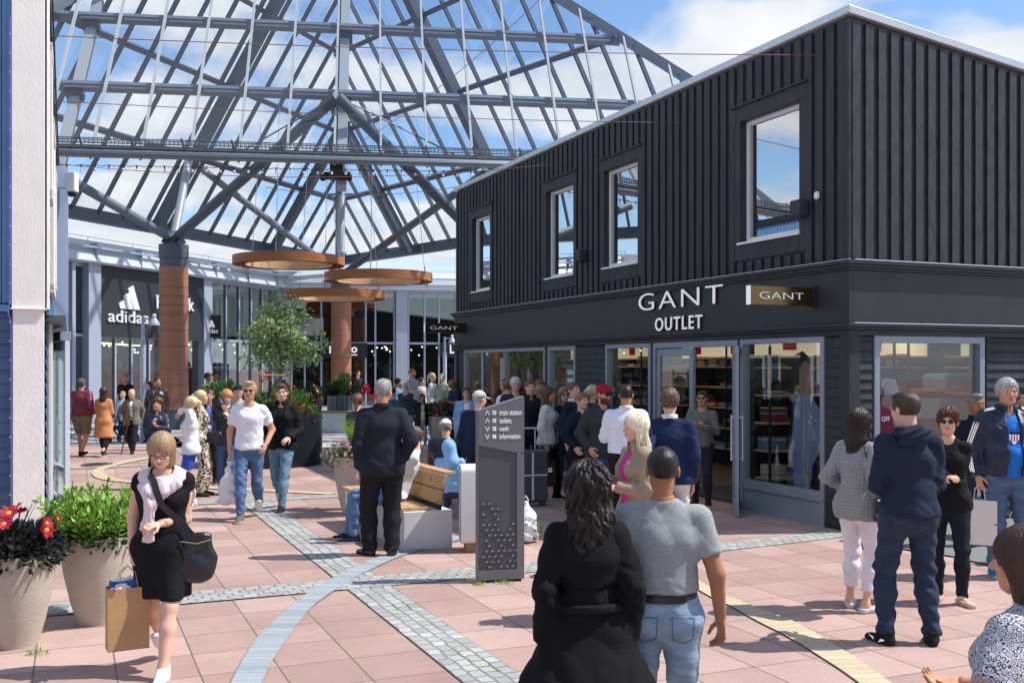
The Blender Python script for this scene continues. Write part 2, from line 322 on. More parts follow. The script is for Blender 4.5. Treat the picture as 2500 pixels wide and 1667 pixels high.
ribbon('path', G(*z4((980,905),(760,935),(500,985),(330,1040),(285,1080),(330,1125),(430,1152),(640,1174),(980,1200),(1500,1235),(2600,1290))),
       G(*z4((980,925),(770,955),(560,1000),(430,1040),(400,1070),(430,1097),(540,1132),(650,1152),(980,1182),(1500,1215),(2600,1270))), .016, M_yel, 'yellow clinker loop in the red slabs by the open glass door')
mb = MB(); n = 64; c0 = Vector((-5.5, 37, 0))
mb.add([(c0.x+14*cos(2*pi*i/n), c0.y+12.3*sin(2*pi*i/n), .008) for i in range(n)], [tuple(range(n))])
struct(mb.build('pavement', M_grey), 'light grey round paving under the glass roof')
M_asph = mat('asphalt', C(128,128,126), .9, noise=.25, nscale=60, bump=.6, bscale=120)
a = [gp(x, y) for x, y in ((2048,1322),(2150,1335),(2330,1362),(2600,1430),(3200,1500))]
mb = MB(); pts = [(p.x, p.y, .02) for p in a]+[(30,19,.02),(12,17,.02),(5.2,13.1,.02)]
mb.add(pts, [tuple(range(len(pts)))]); struct(mb.build('road', M_asph), 'grey asphalt patch in front of the black shop end')
M_iron = mat('cast_iron', C(110,98,92), .6, noise=.3, nscale=30, bump=.5, bscale=60)
M_irong = mat('sett_grey_lid', C(176,178,178), .7, noise=.2, nscale=30, bump=.4, bscale=60)
for x, y, r, m, l in ((339,1500,.12,M_iron,'small round iron cover in the slabs beside the paper bag'),(128,1492,.17,M_irong,'pale round cover in the setts behind the flower pot'),(237,1135,.3,M_iron,'dark round manhole cover near the open glass door'),(2128,1337,.2,M_iron,'round cover in the asphalt by the shop corner')):
    p = gp(x, y); mb = MB(); mb.lathe([(0,.024),(r*.8,.024),(r*.82,.02),(r*.9,.02),(r*.92,.026),(r,.026),(r,.0)], (0,0,0), 32)
    for k in range(-4, 5): mb.box(-math.sqrt(max(0,(r*.75)**2-(k*r*.17)**2)), math.sqrt(max(0,(r*.75)**2-(k*r*.17)**2)), k*r*.17-.004, k*r*.17+.004, .02, .028)
    o = mb.build('manhole_cover', m, smooth='auto'); o.location = p; tag(o, l, 'manhole cover')
# ---------------------------------------------------------------- black timber shop (right)
M_blk = mat('black_timber', C(51,54,58), .62, noise=.30, nscale=5, bump=.5, bscale=30, stretch=(1.6,1.6,.25), bdist=.006)
M_blks = mat('black_sawn_boards', C(55,58,62), .5, noise=.38, nscale=14, bump=.9, bscale=55, stretch=(1,1,.5), bdist=.006)
M_blk2 = mat('black_painted_panel', C(50,52,56), .5, noise=.18, nscale=3, bump=.15, bscale=20)
M_white = mat('white_paint', C(236,236,236), .45, noise=.03, nscale=12)
M_alu = mat('grey_aluminium', C(150,158,170), .42, metal=.25, noise=.04, nscale=3)
M_alud = mat('dark_grey_aluminium', C(92,98,106), .4, metal=.2)
M_zinc = mat('zinc_sheet', C(205,210,214), .35, metal=.4, noise=.06, nscale=4)
M_glass = glass('shop_glass', (.90,.94,.94,1), .9, .03)
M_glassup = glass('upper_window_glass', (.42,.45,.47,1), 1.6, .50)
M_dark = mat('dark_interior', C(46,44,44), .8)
M_floorin = mat('interior_floor', C(92,76,66), .5, noise=.1)
M_warm = mat('lit_shelf_panel', C(232,214,176), .8, emit=(1,.86,.62,1), es=.30)
M_shelf = mat('oak_shelf', C(190,160,120), .6, noise=.1)
M_steel_blk = mat('black_steel', C(34,35,38), .4)
M_red = mat('red_card', C(196,34,52), .6)
M_mirror = mat('bronze_plate', C(118,100,66), .22, metal=.9)
M_letter = mat('glowing_white_letters', C(245,245,245), .4, emit=(1,1,1,1), es=.22)  # slight glow added so white letters, logos and prints stay bright in shade
M_lred = mat('red_letter_edge', C(104,58,46), .5)
U0, V0, ZT = 8.553, 9.655, 6.29
gc = E2*U0+E1*V0
shop = thing('shop_building', 'black timber two storey fashion outlet with lit shop windows at the street corner', 'building', (gc.x, gc.y, 0), TH)
def Lw(x, y=HY):                    # disp pixel -> (along left wall, z)
    x *= K; y *= K; d = (x-CX)/F; Y = U0/(d*cos(TH)+sin(TH)); return (Y*(-d*sin(TH)+cos(TH))-V0, HC+(HY-y)/F*Y)
def Rw(x, y=HY):                    # disp pixel -> (along right face, z)
    x *= K; y *= K; d = (x-CX)/F; Y = V0/(cos(TH)-d*sin(TH)); return (Y*(d*cos(TH)+sin(TH))-U0, HC+(HY-y)/F*Y)
def cells(mb, put, s0, s1, z0, z1, ops):
    """fill the rectangle s0..s1 x z0..z1 except the openings (sa,sb,za,zb)"""
    ss = sorted({s0, s1, *[max(s0,min(s1,v)) for o in ops for v in o[:2]]})
    for a, b in zip(ss[:-1], ss[1:]):
        if b-a < 1e-4: continue
        cuts = sorted([(max(z0,o[2]), min(z1,o[3])) for o in ops if o[0] < (a+b)/2 < o[1]])
        z = z0
        for c, d in cuts:
            if c > z: put(mb, a, b, z, c)
            z = max(z, d)
        if z < z1: put(mb, a, b, z, z1)
LEN = 13.56; RLEN = 9.5; SL = .1246
wins = []     # upper windows on the left wall: s0,s1,z0,z1 (opening)
for xa, xb, yt, yb in ((1087,1128,490,672),(1257,1320,423,644),(1390,1468,365,619),(1704,1840,226,562)):
    s1_, _ = Lw(xa); s0_, _ = Lw(xb); zt = Lw(xb, yt)[1]; zb = Lw(xa+3, yb)[1]; wins.append((s0_, s1_, zb, zt))
zt_m = sum(w_[3] for w_ in wins)/4; zb_m = sum(w_[2] for w_ in wins)/4
wins = [(a, b, zb_m, zt_m) for a, b, _, _ in wins]
ZC, ZF, ZW = 3.24, 2.50, 2.36      # cornice top, lower moulding, head of shopfronts
def sL(x): return Lw(x)[0]
# ground-floor openings on the left wall (s0, s1, z0, z1)
o_r = (sL(1896), sL(1703), .0, ZW); o_d = (sL(1697), sL(1503), 0, ZW); o_m = (sL(1497), sL(1393), 0, ZW); o_n = (sL(1324), sL(1261), .35, ZW); o_f = (sL(1254), sL(1068), .35, ZW)
gops = [o_r, o_d, o_m, o_n, o_f]
mb = MB(); putL = lambda m, a, b, c, d: m.box(0, .22, a, b, c, d)
cells(mb, putL, 0, LEN, ZC-.1, ZT-.12, wins); cells(mb, putL, 0, LEN, 0, ZC-.1, gops)
o_w = (Rw(2005)[0], Rw(2258)[0], .32, ZW)
def putR(m, a, b, c, d): m.box(a, b, 0, .22, c, d)
cells(mb, putR, .22, RLEN, 0, ZC-.1, [o_w]); mb.prism([(.22,0,ZC-.1),(RLEN,0,ZC-.1),(RLEN,0,ZT-.12-SL*RLEN),(.22,0,ZT-.12-SL*.22)], (0,.22,0))
mb.prism([(0,LEN,0),(RLEN,LEN,0),(RLEN,LEN,ZT-.12-SL*RLEN),(0,LEN,ZT-.12)], (0,-.2,0)); mb.box(RLEN-.2, RLEN, .22, LEN-.2, 0, ZT-.2-SL*RLEN)
mb.build('wall', M_blk2, shop)
# board and batten cladding
mb = MB(); s = .10
trims = [(a-.14, b+.14, c-.24, d+.24) for a, b, c, d in wins]
k = 0
while s < LEN-.05:
    hit = [t for t in trims if t[0] < s < t[1]]
    z0, z1 = ZC+.02, ZT-.14
    wv = .122+.008*sin(k*7.3)
    if hit:
        mb.box(-.034, 0, s-wv/2, s+wv/2, z0, hit[0][2]); mb.box(-.034, 0, s-wv/2, s+wv/2, hit[0][3], z1)
    else: mb.box(-.034, 0, s-wv/2, s+wv/2, z0, z1)
    s += .203+.007*sin(k*3.1); k += 1
mb.box(-.034, 0, .0, .05, ZC+.02, ZT-.13)
mb.build('batten_cladding', M_blk, shop)
mb = MB(); s = .07; k = 0
while s < RLEN:
    wv = .118; zt = ZT-.16-SL*s
    mb.box(s-wv/2, s+wv/2, -.045, -.003, ZC+.04, zt); mb.box(s+.0595, s+.139, -.012, -.003, ZC+.04, zt)
    s += .198+.004*sin(k*2.7); k += 1
mb.box(-.0345, .024, -.0345, -.003, ZC+.03, ZT-.15)
mb.build('batten_cladding', M_blks, shop)
# cornice band
mb = MB()
for z0, z1, d in ((ZC-.03,ZC+.012,.13),(ZC-.07,ZC-.03,.10),(ZC-.10,ZC-.07,.075),(ZF,ZC-.10,.05),(ZF-.035,ZF,.12),(ZF-.07,ZF-.035,.09),(ZW,ZF-.07,.04)):
    mb.box(-d, 0, -d, LEN+d, z0, z1); mb.box(0, RLEN, -d, 0, z0, z1)
mb.build('cornice', M_blk2, shop, bevel=.004)
mb = MB()
for z, d in ((ZC+.0125,.135),(ZF+.001,.124)):
    mb.box(-.02, RLEN, -d, -d+.03, z, z+.012); 
mb.box(-.138, -.11, -.14, LEN+.13, ZC+.0125, ZC+.02)
mb.build('cornice_flashing', M_zinc, shop)
# roof with metal edge
mb = MB(); mb.prism([(-.07,-.07,ZT-.10),(RLEN,-.07,ZT-.10-SL*RLEN),(RLEN,-.07,ZT-SL*RLEN),(-.07,-.07,ZT)], (0,LEN+.14,0))
mb.build('roof', M_zinc, shop, bevel=.01)
# upper windows
for i, (a, b, c, d) in enumerate(wins):
    mb = MB(); t = .062; dd = .075
    mb.box(dd, dd+.07, a, a+t*.5, c+.03, d); mb.box(dd, dd+.07, b-t, b, c+.03, d); mb.box(dd, dd+.07, a+t*.5, b-t, d-t, d); mb.box(dd, dd+.07, a+t*.5, b-t, c+.03, c+.03+t)
    wf = mb.build('window', M_white, shop, bevel=.004)
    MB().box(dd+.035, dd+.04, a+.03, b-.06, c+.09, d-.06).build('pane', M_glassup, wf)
    mb = MB(); mb.box(-.06, dd, a-.02, b+.04, c-.002, c+.028); mb.build('sill', M_white, wf)
    mb = MB(); mb.box(-.030, .0, a-.12, a, c-.22, d+.0); mb.box(-.030, 0, b, b+.14, c-.22, d); mb.box(-.036, 0, a-.14, b+.16, d, d+.2); mb.box(-.034, 0, a, b, c-.22, c-.004); mb.box(-.07, 0, a-.17, b+.19, d+.2, d+.225)
    mb.build('window_trim', M_blk, wf)
    mb = MB(); mb.box(.225, .5, a-.3, b+.3, c-.3, d+.3)
    # room seen behind the pane: dim ceiling and back wall
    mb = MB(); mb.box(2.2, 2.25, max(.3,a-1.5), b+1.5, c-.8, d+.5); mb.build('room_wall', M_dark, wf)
# lap siding on the ground floor
def siding(mb, put, s0, s1, z0, z1, step=.098):
    z = z0
    while z < z1-.01: put(mb, s0, s1, z, min(z+step-.008, z1)); z += step
mb = MB(); pl = lambda m, a, b, c, d: m.add([(-.004,a,d),(-.017,a,c),(0,a,c),(0,a,d),(-.004,b,d),(-.017,b,c),(0,b,c),(0,b,d)], [(0,1,5,4),(1,2,6,5),(3,0,4,7),(0,3,2,1),(4,5,6,7)])
siding(mb, pl, sL(1395)-.02+.06, sL(1327)-.02, .1, ZW) if False else None
for a, b in ((.14, o_r[0]-.03), (o_m[1]+.05, o_n[0]-.03), (o_f[1]+.03, LEN-.12)):
    mb = MB(); siding(mb, pl, a, b, .06, ZW, .12); mb.build('lap_siding', M_blk, shop)
pr = lambda m, a, b, c, d: m.add([(a,-.004,d),(a,-.028,c),(a,0,c),(a,0,d),(b,-.004,d),(b,-.028,c),(b,0,c),(b,0,d)], [(0,4,5,1),(1,5,6,2),(3,7,4,0),(0,1,2,3),(4,7,6,5)])
for a, b in ((.14, o_w[0]-.03), (o_w[1]+.04, RLEN)): mb = MB(); siding(mb, pr, a, b, .06, ZW, .118); mb.build('lap_siding', M_blk, shop)
mb = MB(); mb.box(-.04, 0, -.04, .13, 0, ZW); mb.box(0, .13, -.04, 0, 0, ZW); mb.box(-.04, 0, LEN-.1, LEN+.04, 0, ZW); mb.each('corner_board', M_blk, shop, bevel=.004)
# shopfront windows
def front(name, s0, s1, z0, z1, muls=(), plinth=0, side='L', wide=.07):
    q = (lambda a0, a1, b0, b1, c0, c1: (a0, a1, b0, b1, c0, c1)) if side == 'L' else (lambda a0, a1, b0, b1, c0, c1: (b0, b1, a0, a1, c0, c1))
    mb = MB(); t = wide
    mb.box(*q(-.03, .09, s0, s0+t, z0, z1)); mb.box(*q(-.03, .09, s1-t, s1, z0, z1)); mb.box(*q(-.03, .09, s0+t, s1-t, z1-t, z1)); mb.box(*q(-.03, .09, s0+t, s1-t, z0+plinth, z0+plinth+t))
    for m_ in muls: mb.box(*q(-.025, .085, m_-.035, m_+.035, z0+plinth+t, z1-t))
    wf = mb.build('window', M_alu, shop, bevel=.004)
    if plinth:
        mb = MB(); mb.box(*q(.0, .08, s0+.003, s1-.003, z0, z0+plinth-.04)); mb.box(*q(-.045, .08, s0-.01, s1+.01, z0+plinth-.04, z0+plinth)); mb.box(*q(-.02, 0, s0+.003, s1-.003, z0, z0+.05)); mb.build('sill', M_alu, wf)
    MB().box(*q(.03, .036, s0+t-.01, s1-t+.01, z0+plinth+t-.01, z1-t+.01)).build('pane', M_glass, wf)
    return wf
front('window', *o_r[:2], 0, ZW, plinth=.36); front('window', *o_m[:2], 0, ZW, plinth=.36); front('window', o_n[0], o_n[1], .35, ZW)
ff = front('window', o_f[0], o_f[1], .35, ZW, muls=(sL(1160),))
front('window', o_w[0], o_w[1], .32, ZW, plinth=.06, side='R', wide=.085)
# door frame, fixed leaf, open leaf
mb = MB(); da, db = o_d[0], o_d[1]
mb.box(-.03, .1, da, da+.06, 0, ZW); mb.box(-.03, .1, db-.07, db, 0, ZW); mb.box(-.03, .1, da+.06, db-.07, ZW-.09, ZW)
mb.build('door_frame', M_alu, shop, bevel=.004)
def leaf(name, w_, h_, pull=True):
    mb = MB(); t = .1
    mb.box(0, w_, -.025, .025, .02, .02+.16); mb.box(0, w_, -.025, .025, h_-.11, h_); mb.box(0, t, -.025, .025, .18, h_-.11); mb.box(w_-t, w_, -.025, .025, .18, h_-.11)
    o = mb.build('door', M_alu, shop, bevel=.004)
    MB().box(t-.01, w_-t+.01, -.004, .004, .17, h_-.1).build('pane', M_glass, o)
    mb = MB()
    for sg in (-1, 1):
        if not pull: break
        x = w_-.05 
        mb.tube((x, sg*.07, .75), (x, sg*.07, 1.35), .014); mb.tube((x, sg*.02, .78), (x, sg*.07, .78), .011); mb.tube((x, sg*.02, 1.32), (x, sg*.07, 1.32), .011)
    if pull: mb.build('handle', mat('brushed_steel', C(200,204,210), .25, metal=.9), o, smooth='auto')
    mb = MB()
    for z in (.35, 1.1, h_-.25): mb.tube((-.012,-.03,z), (-.012,-.03,z+.09), .014)
    mb.build('hinge', M_alud, o)
    return o
sm = sL(1592)
l1 = leaf('door', db-.07-sm, ZW-.1); l1.location = (.02, db-.075, .0); l1.rotation_euler = (0,0,R(-90))
dp = gp(1693*K, 1190*K)-gc; ex = Vector((dp.dot(E2), dp.dot(E1), 0)); h0 = Vector((-.03, da+.07, 0))
lv = ex-h0; l2 = leaf('door', min(1.0, max(.82, lv.length)), ZW-.1); l2.location = h0; l2.rotation_euler = (0,0,math.atan2(lv.y, lv.x))
# floor, mat, back walls and shelves inside
mb = MB(); mb.box(.22, 7.0, .22, LEN-.2, .002, .03); mb.build('floor', M_floorin, shop)
mb = MB(); mb.box(.25, 1.5, da+.1, db-.1, .03, .04); 
mbm = mb.build('entrance_mat', mat('ribbed_mat', C(60,58,58), .8), shop)
mb = MB()
for k in range(22): mb.box(.28+k*.055, .30+k*.055, da+.12, db-.12, .04, .046)
mb.build('mat_rib', M_alud, mbm)
mb = MB(); mb.box(.22, 7, .22, LEN-.2, 2.62, 2.7); mb.build('ceiling', mat('interior_ceiling', C(120,112,100), .8), shop)
mb = MB(); mb.box(4.6, 4.7, .22, LEN-.2, .03, 2.62); mb.build('inner_wall', mat('inner_wall_paint', C(96,88,80), .8), shop)
# ceiling spots (lit)
M_spot = mat('shop_lamp', (1,.9,.75,1), .5, emit=(1,.88,.70,1), es=5)
mb = MB()
for v in np.arange(.9, LEN-.5, 1.15):
    for u_ in (.9, 2.2, 3.7): mb.box(u_-.16, u_+.16, v-.16, v+.16, 2.60, 2.618)
mb.each('ceiling_lamp', M_spot, shop)
cloth_cols = [C(*c) for c in ((205,200,190),(60,66,82),(120,140,170),(118,56,54),(168,92,60),(90,96,104),(150,160,150),(36,38,46),(190,178,150),(110,60,70))]
M_cl = [mat('folded_cloth_'+n_, c, .9, bump=.4, bscale=40) for n_, c in zip(('cream','navy','blue','red','orange','grey','sage','black','sand','wine'), cloth_cols)]
def stack(mb, x, y, z, w_, d_, n, r, ax='y'):
    mi = r.randrange(10)
    for i in range(n):
        j = r.uniform(-.012, .012); h = r.uniform(.022,.032); c = mi if r.random() < .7 else r.randrange(10)
        if ax == 'y': mb.box(x+j, x+d_+j, y-w_/2+j, y+w_/2+j, z, z+h-.003, c)
        else: mb.box(x-w_/2+j, x+w_/2+j, y+j, y+d_+j, z, z+h-.003, c)
        z += h
def shelf_unit(pos, rot, W, hts, label, seed, panel=True):
    r = random.Random(seed); t = thing('shelf_unit', label, 'shelf', pos, rot, 'clothes shelves inside the black shop')
    mb = MB()
    for z in hts: mb.box(-W/2, W/2, 0, .42, z-.025, z)
    mb.build('shelf', M_shelf, t)
    mb = MB()
    for x in np.linspace(-W/2, W/2, max(2, int(W/.9)+1)): mb.box(x-.015, x+.015, .40, .43, 0, 2.55); mb.box(x-.015, x+.015, -.01, .02, 0, 2.55)
    mb.box(-W/2, W/2, .43, .45, 0, 2.55)
    mb.build('frame', M_steel_blk, t)
    if panel:
        MB().box(-W/2, W/2, .36, .40, 2.12, 2.5).build('backlit_panel', M_warm, t)
        mb = MB()
        for x in np.arange(-W/2+.5, W/2-.2, 1.3): mb.box(x, x+.24, .34, .355, 2.2, 2.4)
        mb.build('red_card', M_red, t)
    mb = MB()
    for z in hts[:-1]:
        x = -W/2+.22
        while x < W/2-.15:
            if r.random() < .85: stack(mb, x, .05+r.random()*.05, z+.002, r.uniform(.22,.31), .3, r.randint(2, 8), r, 'x')
            x += r.uniform(.30,.46)
    mb.build('folded_clothes', M_cl, t, bevel=.007)
    return t
def sp(u_, v_): return gc+E2*u_+E1*v_
hts = (.35,.75,1.15,1.55,1.95,2.12)
lab = ['shelf wall of folded clothes seen through the middle of the shop door','shelf wall of folded clothes behind the big right shop window','shelf wall of clothes behind the far shop windows','shelf wall deeper left inside the black shop']
for i, (u_, v_, W_) in enumerate(((3.6, (da+db)/2+.9, 3.0),(4.1, 1.3, 2.4),(2.6, 11.4, 4.2),(3.2, 7.6, 3.2))):
    p = sp(u_, v_); shelf_unit((p.x, p.y, .03), TH-R(90), W_, hts, lab[i], 20+i)
p = sp(1.75, 2.3); shelf_unit((p.x, p.y, .03), TH, 2.3, hts, 'shelf wall of folded shirts behind the end window of the black shop', 31)
def table(u_, v_, lb, seed):
    p = sp(u_, v_); t = thing('display_table', lb, 'table', (p.x, p.y, .03), TH, 'display tables inside the black shop'); r = random.Random(seed)
    mb = MB(); mb.box(-.45,.45,-.6,.6,.74,.78); mb.box(-.43,.43,-.58,.58,.3,.33); mb.build('tabletop', M_shelf, t)
    for x in (-.42,.42):
        for y in (-.57,.57): MB().box(x-.02,x+.02,y-.02,y+.02,0,.74).build('leg', M_steel_blk, t)
    mb = MB()
    for x in (-.38, 0, ):
        for y in (-.42,-.05,.32): stack(mb, x, y, .782, .3, .3, r.randint(3,8), r)
    mb.build('folded_clothes', M_cl, t)
table(1.9, (da+db)/2, 'display table of folded clothes just inside the open shop door', 3)
table(1.3, 1.1, 'display table with folded shirts near the corner of the shop', 5)
# poster woman in the right shop window (a printed figure on a hanging banner)
M_bs, M_bh, M_bf, M_bt, M_bp = [mat('print_'+n_, C(*c), .55, noise=.08, nscale=9) for n_, c in (('blue_shirt',(138,144,178)),('dark_hair',(34,30,32)),('face',(176,128,104)),('dark_trousers',(52,30,34)),('cream_panel',(196,186,172)))]
s_b = sL(1845); q = gc+E2*.36+E1*(s_b+.46); t = thing('display_standee', 'life size printed long haired figure in a blue shirt inside the big shop window', 'standee', (q.x, q.y, .03), TH-R(90))
def pan(nm, pts_, m, y): MB().prism([(x, y, z) for x, z in pts_], (0,.006,0)).build(nm, m, t)
pan('hair', [(-.30,.75),(-.16,.7),(-.06,1.1),(.12,1.5),(.14,1.9),(.10,2.08),(-.02,2.16),(-.16,2.12),(-.24,1.95),(-.27,1.5)], M_bh, .02)
pan('face', [(-.07,1.60),(.04,1.55),(.14,1.68),(.17,1.80),(.13,1.98),(.02,2.04),(-.08,1.92)], M_bf, .012)
pan('shirt', [(-.18,1.30),(-.22,.95),(-.30,.72),(-.20,.62),(-.16,.30),(.14,.26),(.20,.66),(.34,.86),(.38,1.1),(.34,1.40),(.18,1.56),(.08,1.60),(-.02,1.60),(-.12,1.52)], M_bs, .0)
pan('shirt_placket', [(.035,.3),(.055,.3),(.065,1.58),(.045,1.58)], M_bp, -.008); pan('shirt_tail', [(.02,.62),(.14,.48),(.10,.30),(-.01,.50)], M_bp, -.008)
pan('hand', [(.08,1.60),(.14,1.58),(.16,1.78),(.12,1.84),(.08,1.74)], M_bf, -.004)
pan('trousers', [(.16,.28),(.36,.86),(.42,.7),(.40,.2),(.20,.16)], M_bt, .01); MB().box(-.03,.03,.0,.03,0,.3).build('stand', M_steel_blk, t)
pan('cuff', [(.30,.86),(.38,.80),(.40,.92),(.34,.98)], M_bp, -.006)
# signs on the building
Mz = frame((-.054, (sL(1478)+sL(1672))/2, Lw(1575,690)[1]), (0,-1,0), (0,0,1), (-1,0,0))
LW_ = sL(1478)-sL(1672)
def wall_text(txt, sa, sb, z, h, depth, bold, label, group=None):
    t = thing('shop_sign', label, 'sign', gc, TH, group)
    for dd, mm, nm, bb in ((.0, M_lred, 'letter_edge', bold*1.0), (.014, M_letter, 'letters', bold)):
        put_text(nm, txt, 1, (.018 if nm == 'letter_edge' else .010)/1, mm, t, frame((-.075-dd, (sa+sb)/2, z), (0,-1,0), (0,0,1), (-1,0,0)), bold=bb, spacing=1.18, fit=(sb-sa, h))
    return t
wall_text('GANT', sL(1672), sL(1478), (Lw(1480,713)[1]+Lw(1480,678)[1])/2, Lw(1480,678)[1]-Lw(1480,716)[1], .03, -.012, 'large thin white four letter name on the black fascia above the shop door')
wall_text('OUTLET', sL(1625), sL(1516), (Lw(1520,760)[1]+Lw(1520,731)[1])/2, Lw(1520,731)[1]-Lw(1520,761)[1], .03, .01, 'white OUTLET letters under the large thin shop name')
def blade(xw, zt, zb, label, mface):
    s_, _ = Lw(xw); t = thing('blade_sign', label, 'sign', gc+E1*s_+Vector((0,0,zb)), TH, 'bronze blade signs on the black shop'); h = zt-zb
    MB().box(-1.04, -.1, -.035, .035, 0, h).build('plate', mface, t, bevel=.003)
    MB().box(-1.048, -1.04, -.04, .04, 0, h).build('edge', M_letter, t)
    mb = MB(); mb.box(-.1, -.05, -.05, .05, -.02, h+.02); mb.box(-.12, -.1, -.03, .03, .02, h-.02)
    for z in (.03, h-.03): mb.sph((-.075,-.055,z), .012, 6)
    mb.build('bracket', M_blk2, t)
    put_text('letters', 'GANT', 1, .008, M_letter, t, frame((-.58, -.042, h/2), (1,0,0), (0,0,1), (0,-1,0)), bold=-.02, fit=(.66, h*.36))
blade(1878, 2.965, 2.735, 'bronze blade sign beside the big lettering near the shop corner', M_mirror)
M_br2 = mat('dark_bronze_plate', C(74,68,50), .3, metal=.7)
blade(1072, 2.985, 2.76, 'dark bronze blade sign at the far end of the black shop', M_br2)
def wallbox(x, y, label, name, cat, m, w_=.13, h_=.2, d=.12, grp=None):
    s_, z = Lw(x, y); o = MB().box(-d-.035, -.035, s_-w_/2, s_+w_/2, z-h_/2, z+h_/2).build(name, m, None, bevel=.03); o.location = gc; o.rotation_euler = (0,0,TH); tag(o, label, cat, grp); return o
M_spk = mat('speaker_mesh', C(58,62,70), .6, bump=.5, bscale=300)
wallbox(1852, 481, 'dark grey loudspeaker on the black wall right of the largest window', 'wall_speaker', 'speaker', M_spk, .2, .22, .16, 'loudspeakers on the black wall')
wallbox(1347, 588, 'dark grey loudspeaker on the black wall between the two middle windows', 'wall_speaker', 'speaker', M_spk, .2, .22, .16, 'loudspeakers on the black wall')
wallbox(1885, 450, 'small white sensor box on the black wall near the corner', 'wall_sensor', 'sensor', M_white, .08, .1, .05)
# poster easel, green board and small notices inside the far windows
def winposter(x, y, w_, h_, m, label, txt=None, tcol=None, u_=.14):
    s_, z = Lw(x, y); o = MB().box(u_, u_+.012, s_-w_/2, s_+w_/2, z-h_/2, z+h_/2).build('poster', m, None); o.location = gc; o.rotation_euler = (0,0,TH); tag(o, label, 'poster')
    if txt:
        for i, l_ in enumerate(txt): put_text('letters', l_, 1, .003, tcol, o, frame((u_-.003, s_, z+h_*(.18-.36*i)), (0,-1,0), (0,0,1), (-1,0,0)), bold=.01, fit=(w_*.7*len(l_)/max(map(len,txt)), h_*.2))
M_teal = mat('teal_poster', C(40,120,110), .6); M_wposter = mat('white_poster', C(222,220,214), .6, noise=.15, nscale=14)
winposter(1300, 864, .62, .42, M_teal, 'teal notice reading SALE inside the far narrow shop window', ['SALE','SALE'], M_letter)
winposter(1145, 855, .5, .62, M_wposter, 'white poster with a yellow figure inside the far left shop window')
# red discount card in the end window
p0 = Rw(2030, 975); o = MB().box(-.17, .17, -.006, .006, -.22, .22).build('discount_card', mat('plum_card', C(160,34,78), .6), None)
q = gc+E2*(Rw(2024)[0]+.14)+E1*.12; o.location = (q.x, q.y, Rw(2024,975)[1]); o.rotation_euler = (0,0,TH); tag(o, 'plum red discount card reading % OFF low in the end shop window', 'sign')
put_text('letters', '% OFF', 1, .003, M_letter, o, frame((0,-.009,.06), (1,0,0), (0,0,1), (0,-1,0)), fit=(.2,.06))
# window figures: bust form with hat, banner of a woman in a blue shirt
M_hat = mat('pale_blue_hat', C(176,196,214), .8); M_dkdenim = mat('dark_denim_form', C(52,64,84), .9, bump=.5, bscale=20)
q = gc+E2*(Rw(2042)[0]+.55)+E1*.6; t = thing('dress_form', 'dress form with pale blue bucket hat and denim jacket in the end shop window', 'mannequin', (q.x, q.y, .03), TH)
MB().lathe([(0,.0),(.14,.0),(.14,.02),(.02,.03),(.02,.75),(.13,.8),(.17,1.0),(.15,1.15),(.18,1.35),(.16,1.45),(.07,1.52),(.05,1.58),(0,1.6)], (0,0,0), 20).build('body_form', M_dkdenim, t, smooth=True)
MB().lathe([(.0,1.8),(.08,1.79),(.1,1.72),(.11,1.66),(.17,1.60),(.165,1.595),(.1,1.65),(0,1.66)], (.02,0,0), 20).build('hat', M_hat, t, smooth=True)
# clothes heaps visible by the end window
mb = MB(); r_ = random.Random(4)
q = gc+E2*(Rw(2190)[0]+.80)+E1*.9; t = thing('display_table', 'display of piled pale blue shirts in the end shop window', 'table', (q.x, q.y, .03), TH, 'display tables inside the black shop')
MB().box(-.4,.4,-.25,.25,.0,1.25).build('plinth', M_dark, t); mb = MB()
for i in range(9): mb.box(-.33+r_.uniform(-.02,.02), .33, -.2, .2, 1.252+i*.03, 1.278+i*.03)
mb.build('folded_clothes', M_hat, t, bevel=.008); mb = MB(); mb.box(-.4,.4,-.25,.25,1.62,1.65); mb.build('shelf', M_shelf, t); mb = MB()
for i in range(7): mb.box(-.2+r_.uniform(-.02,.02), .33, -.2, .2, 1.652+i*.03, 1.678+i*.03)
mb.build('folded_clothes', M_hat, t, bevel=.008)
# ---------------------------------------------------------------- blue timber building on the left
UL = -.283
M_bluew = mat('blue_boards', C(104,142,182), .5, noise=.12, nscale=5, bump=.6, bscale=45, stretch=(1,1,.5), bdist=.005)
M_blued = mat('deep_blue_siding', C(78,104,136), .42, noise=.15, nscale=5, bump=.5, bscale=50, bdist=.005)
M_wpost = mat('rough_white_paint', C(246,240,230), .55, noise=.05, nscale=6, bump=.8, bscale=38, bdist=.006, stretch=(1,1,.5))
VL = 0
c_ = Vector(((109-CX)/F*11.9, 11.9, 0)); UL, VL = uv(c_)
lo_ = E2*UL+E1*VL
lb = thing('timber_building', 'blue timber clad building with white corner post at the left edge', 'building', lo_, TH)
LL = 12.0; ZE = 6.0
zt = lambda y: 5.93+max(0, (7.2-y))/7.2*.95
mb = MB()
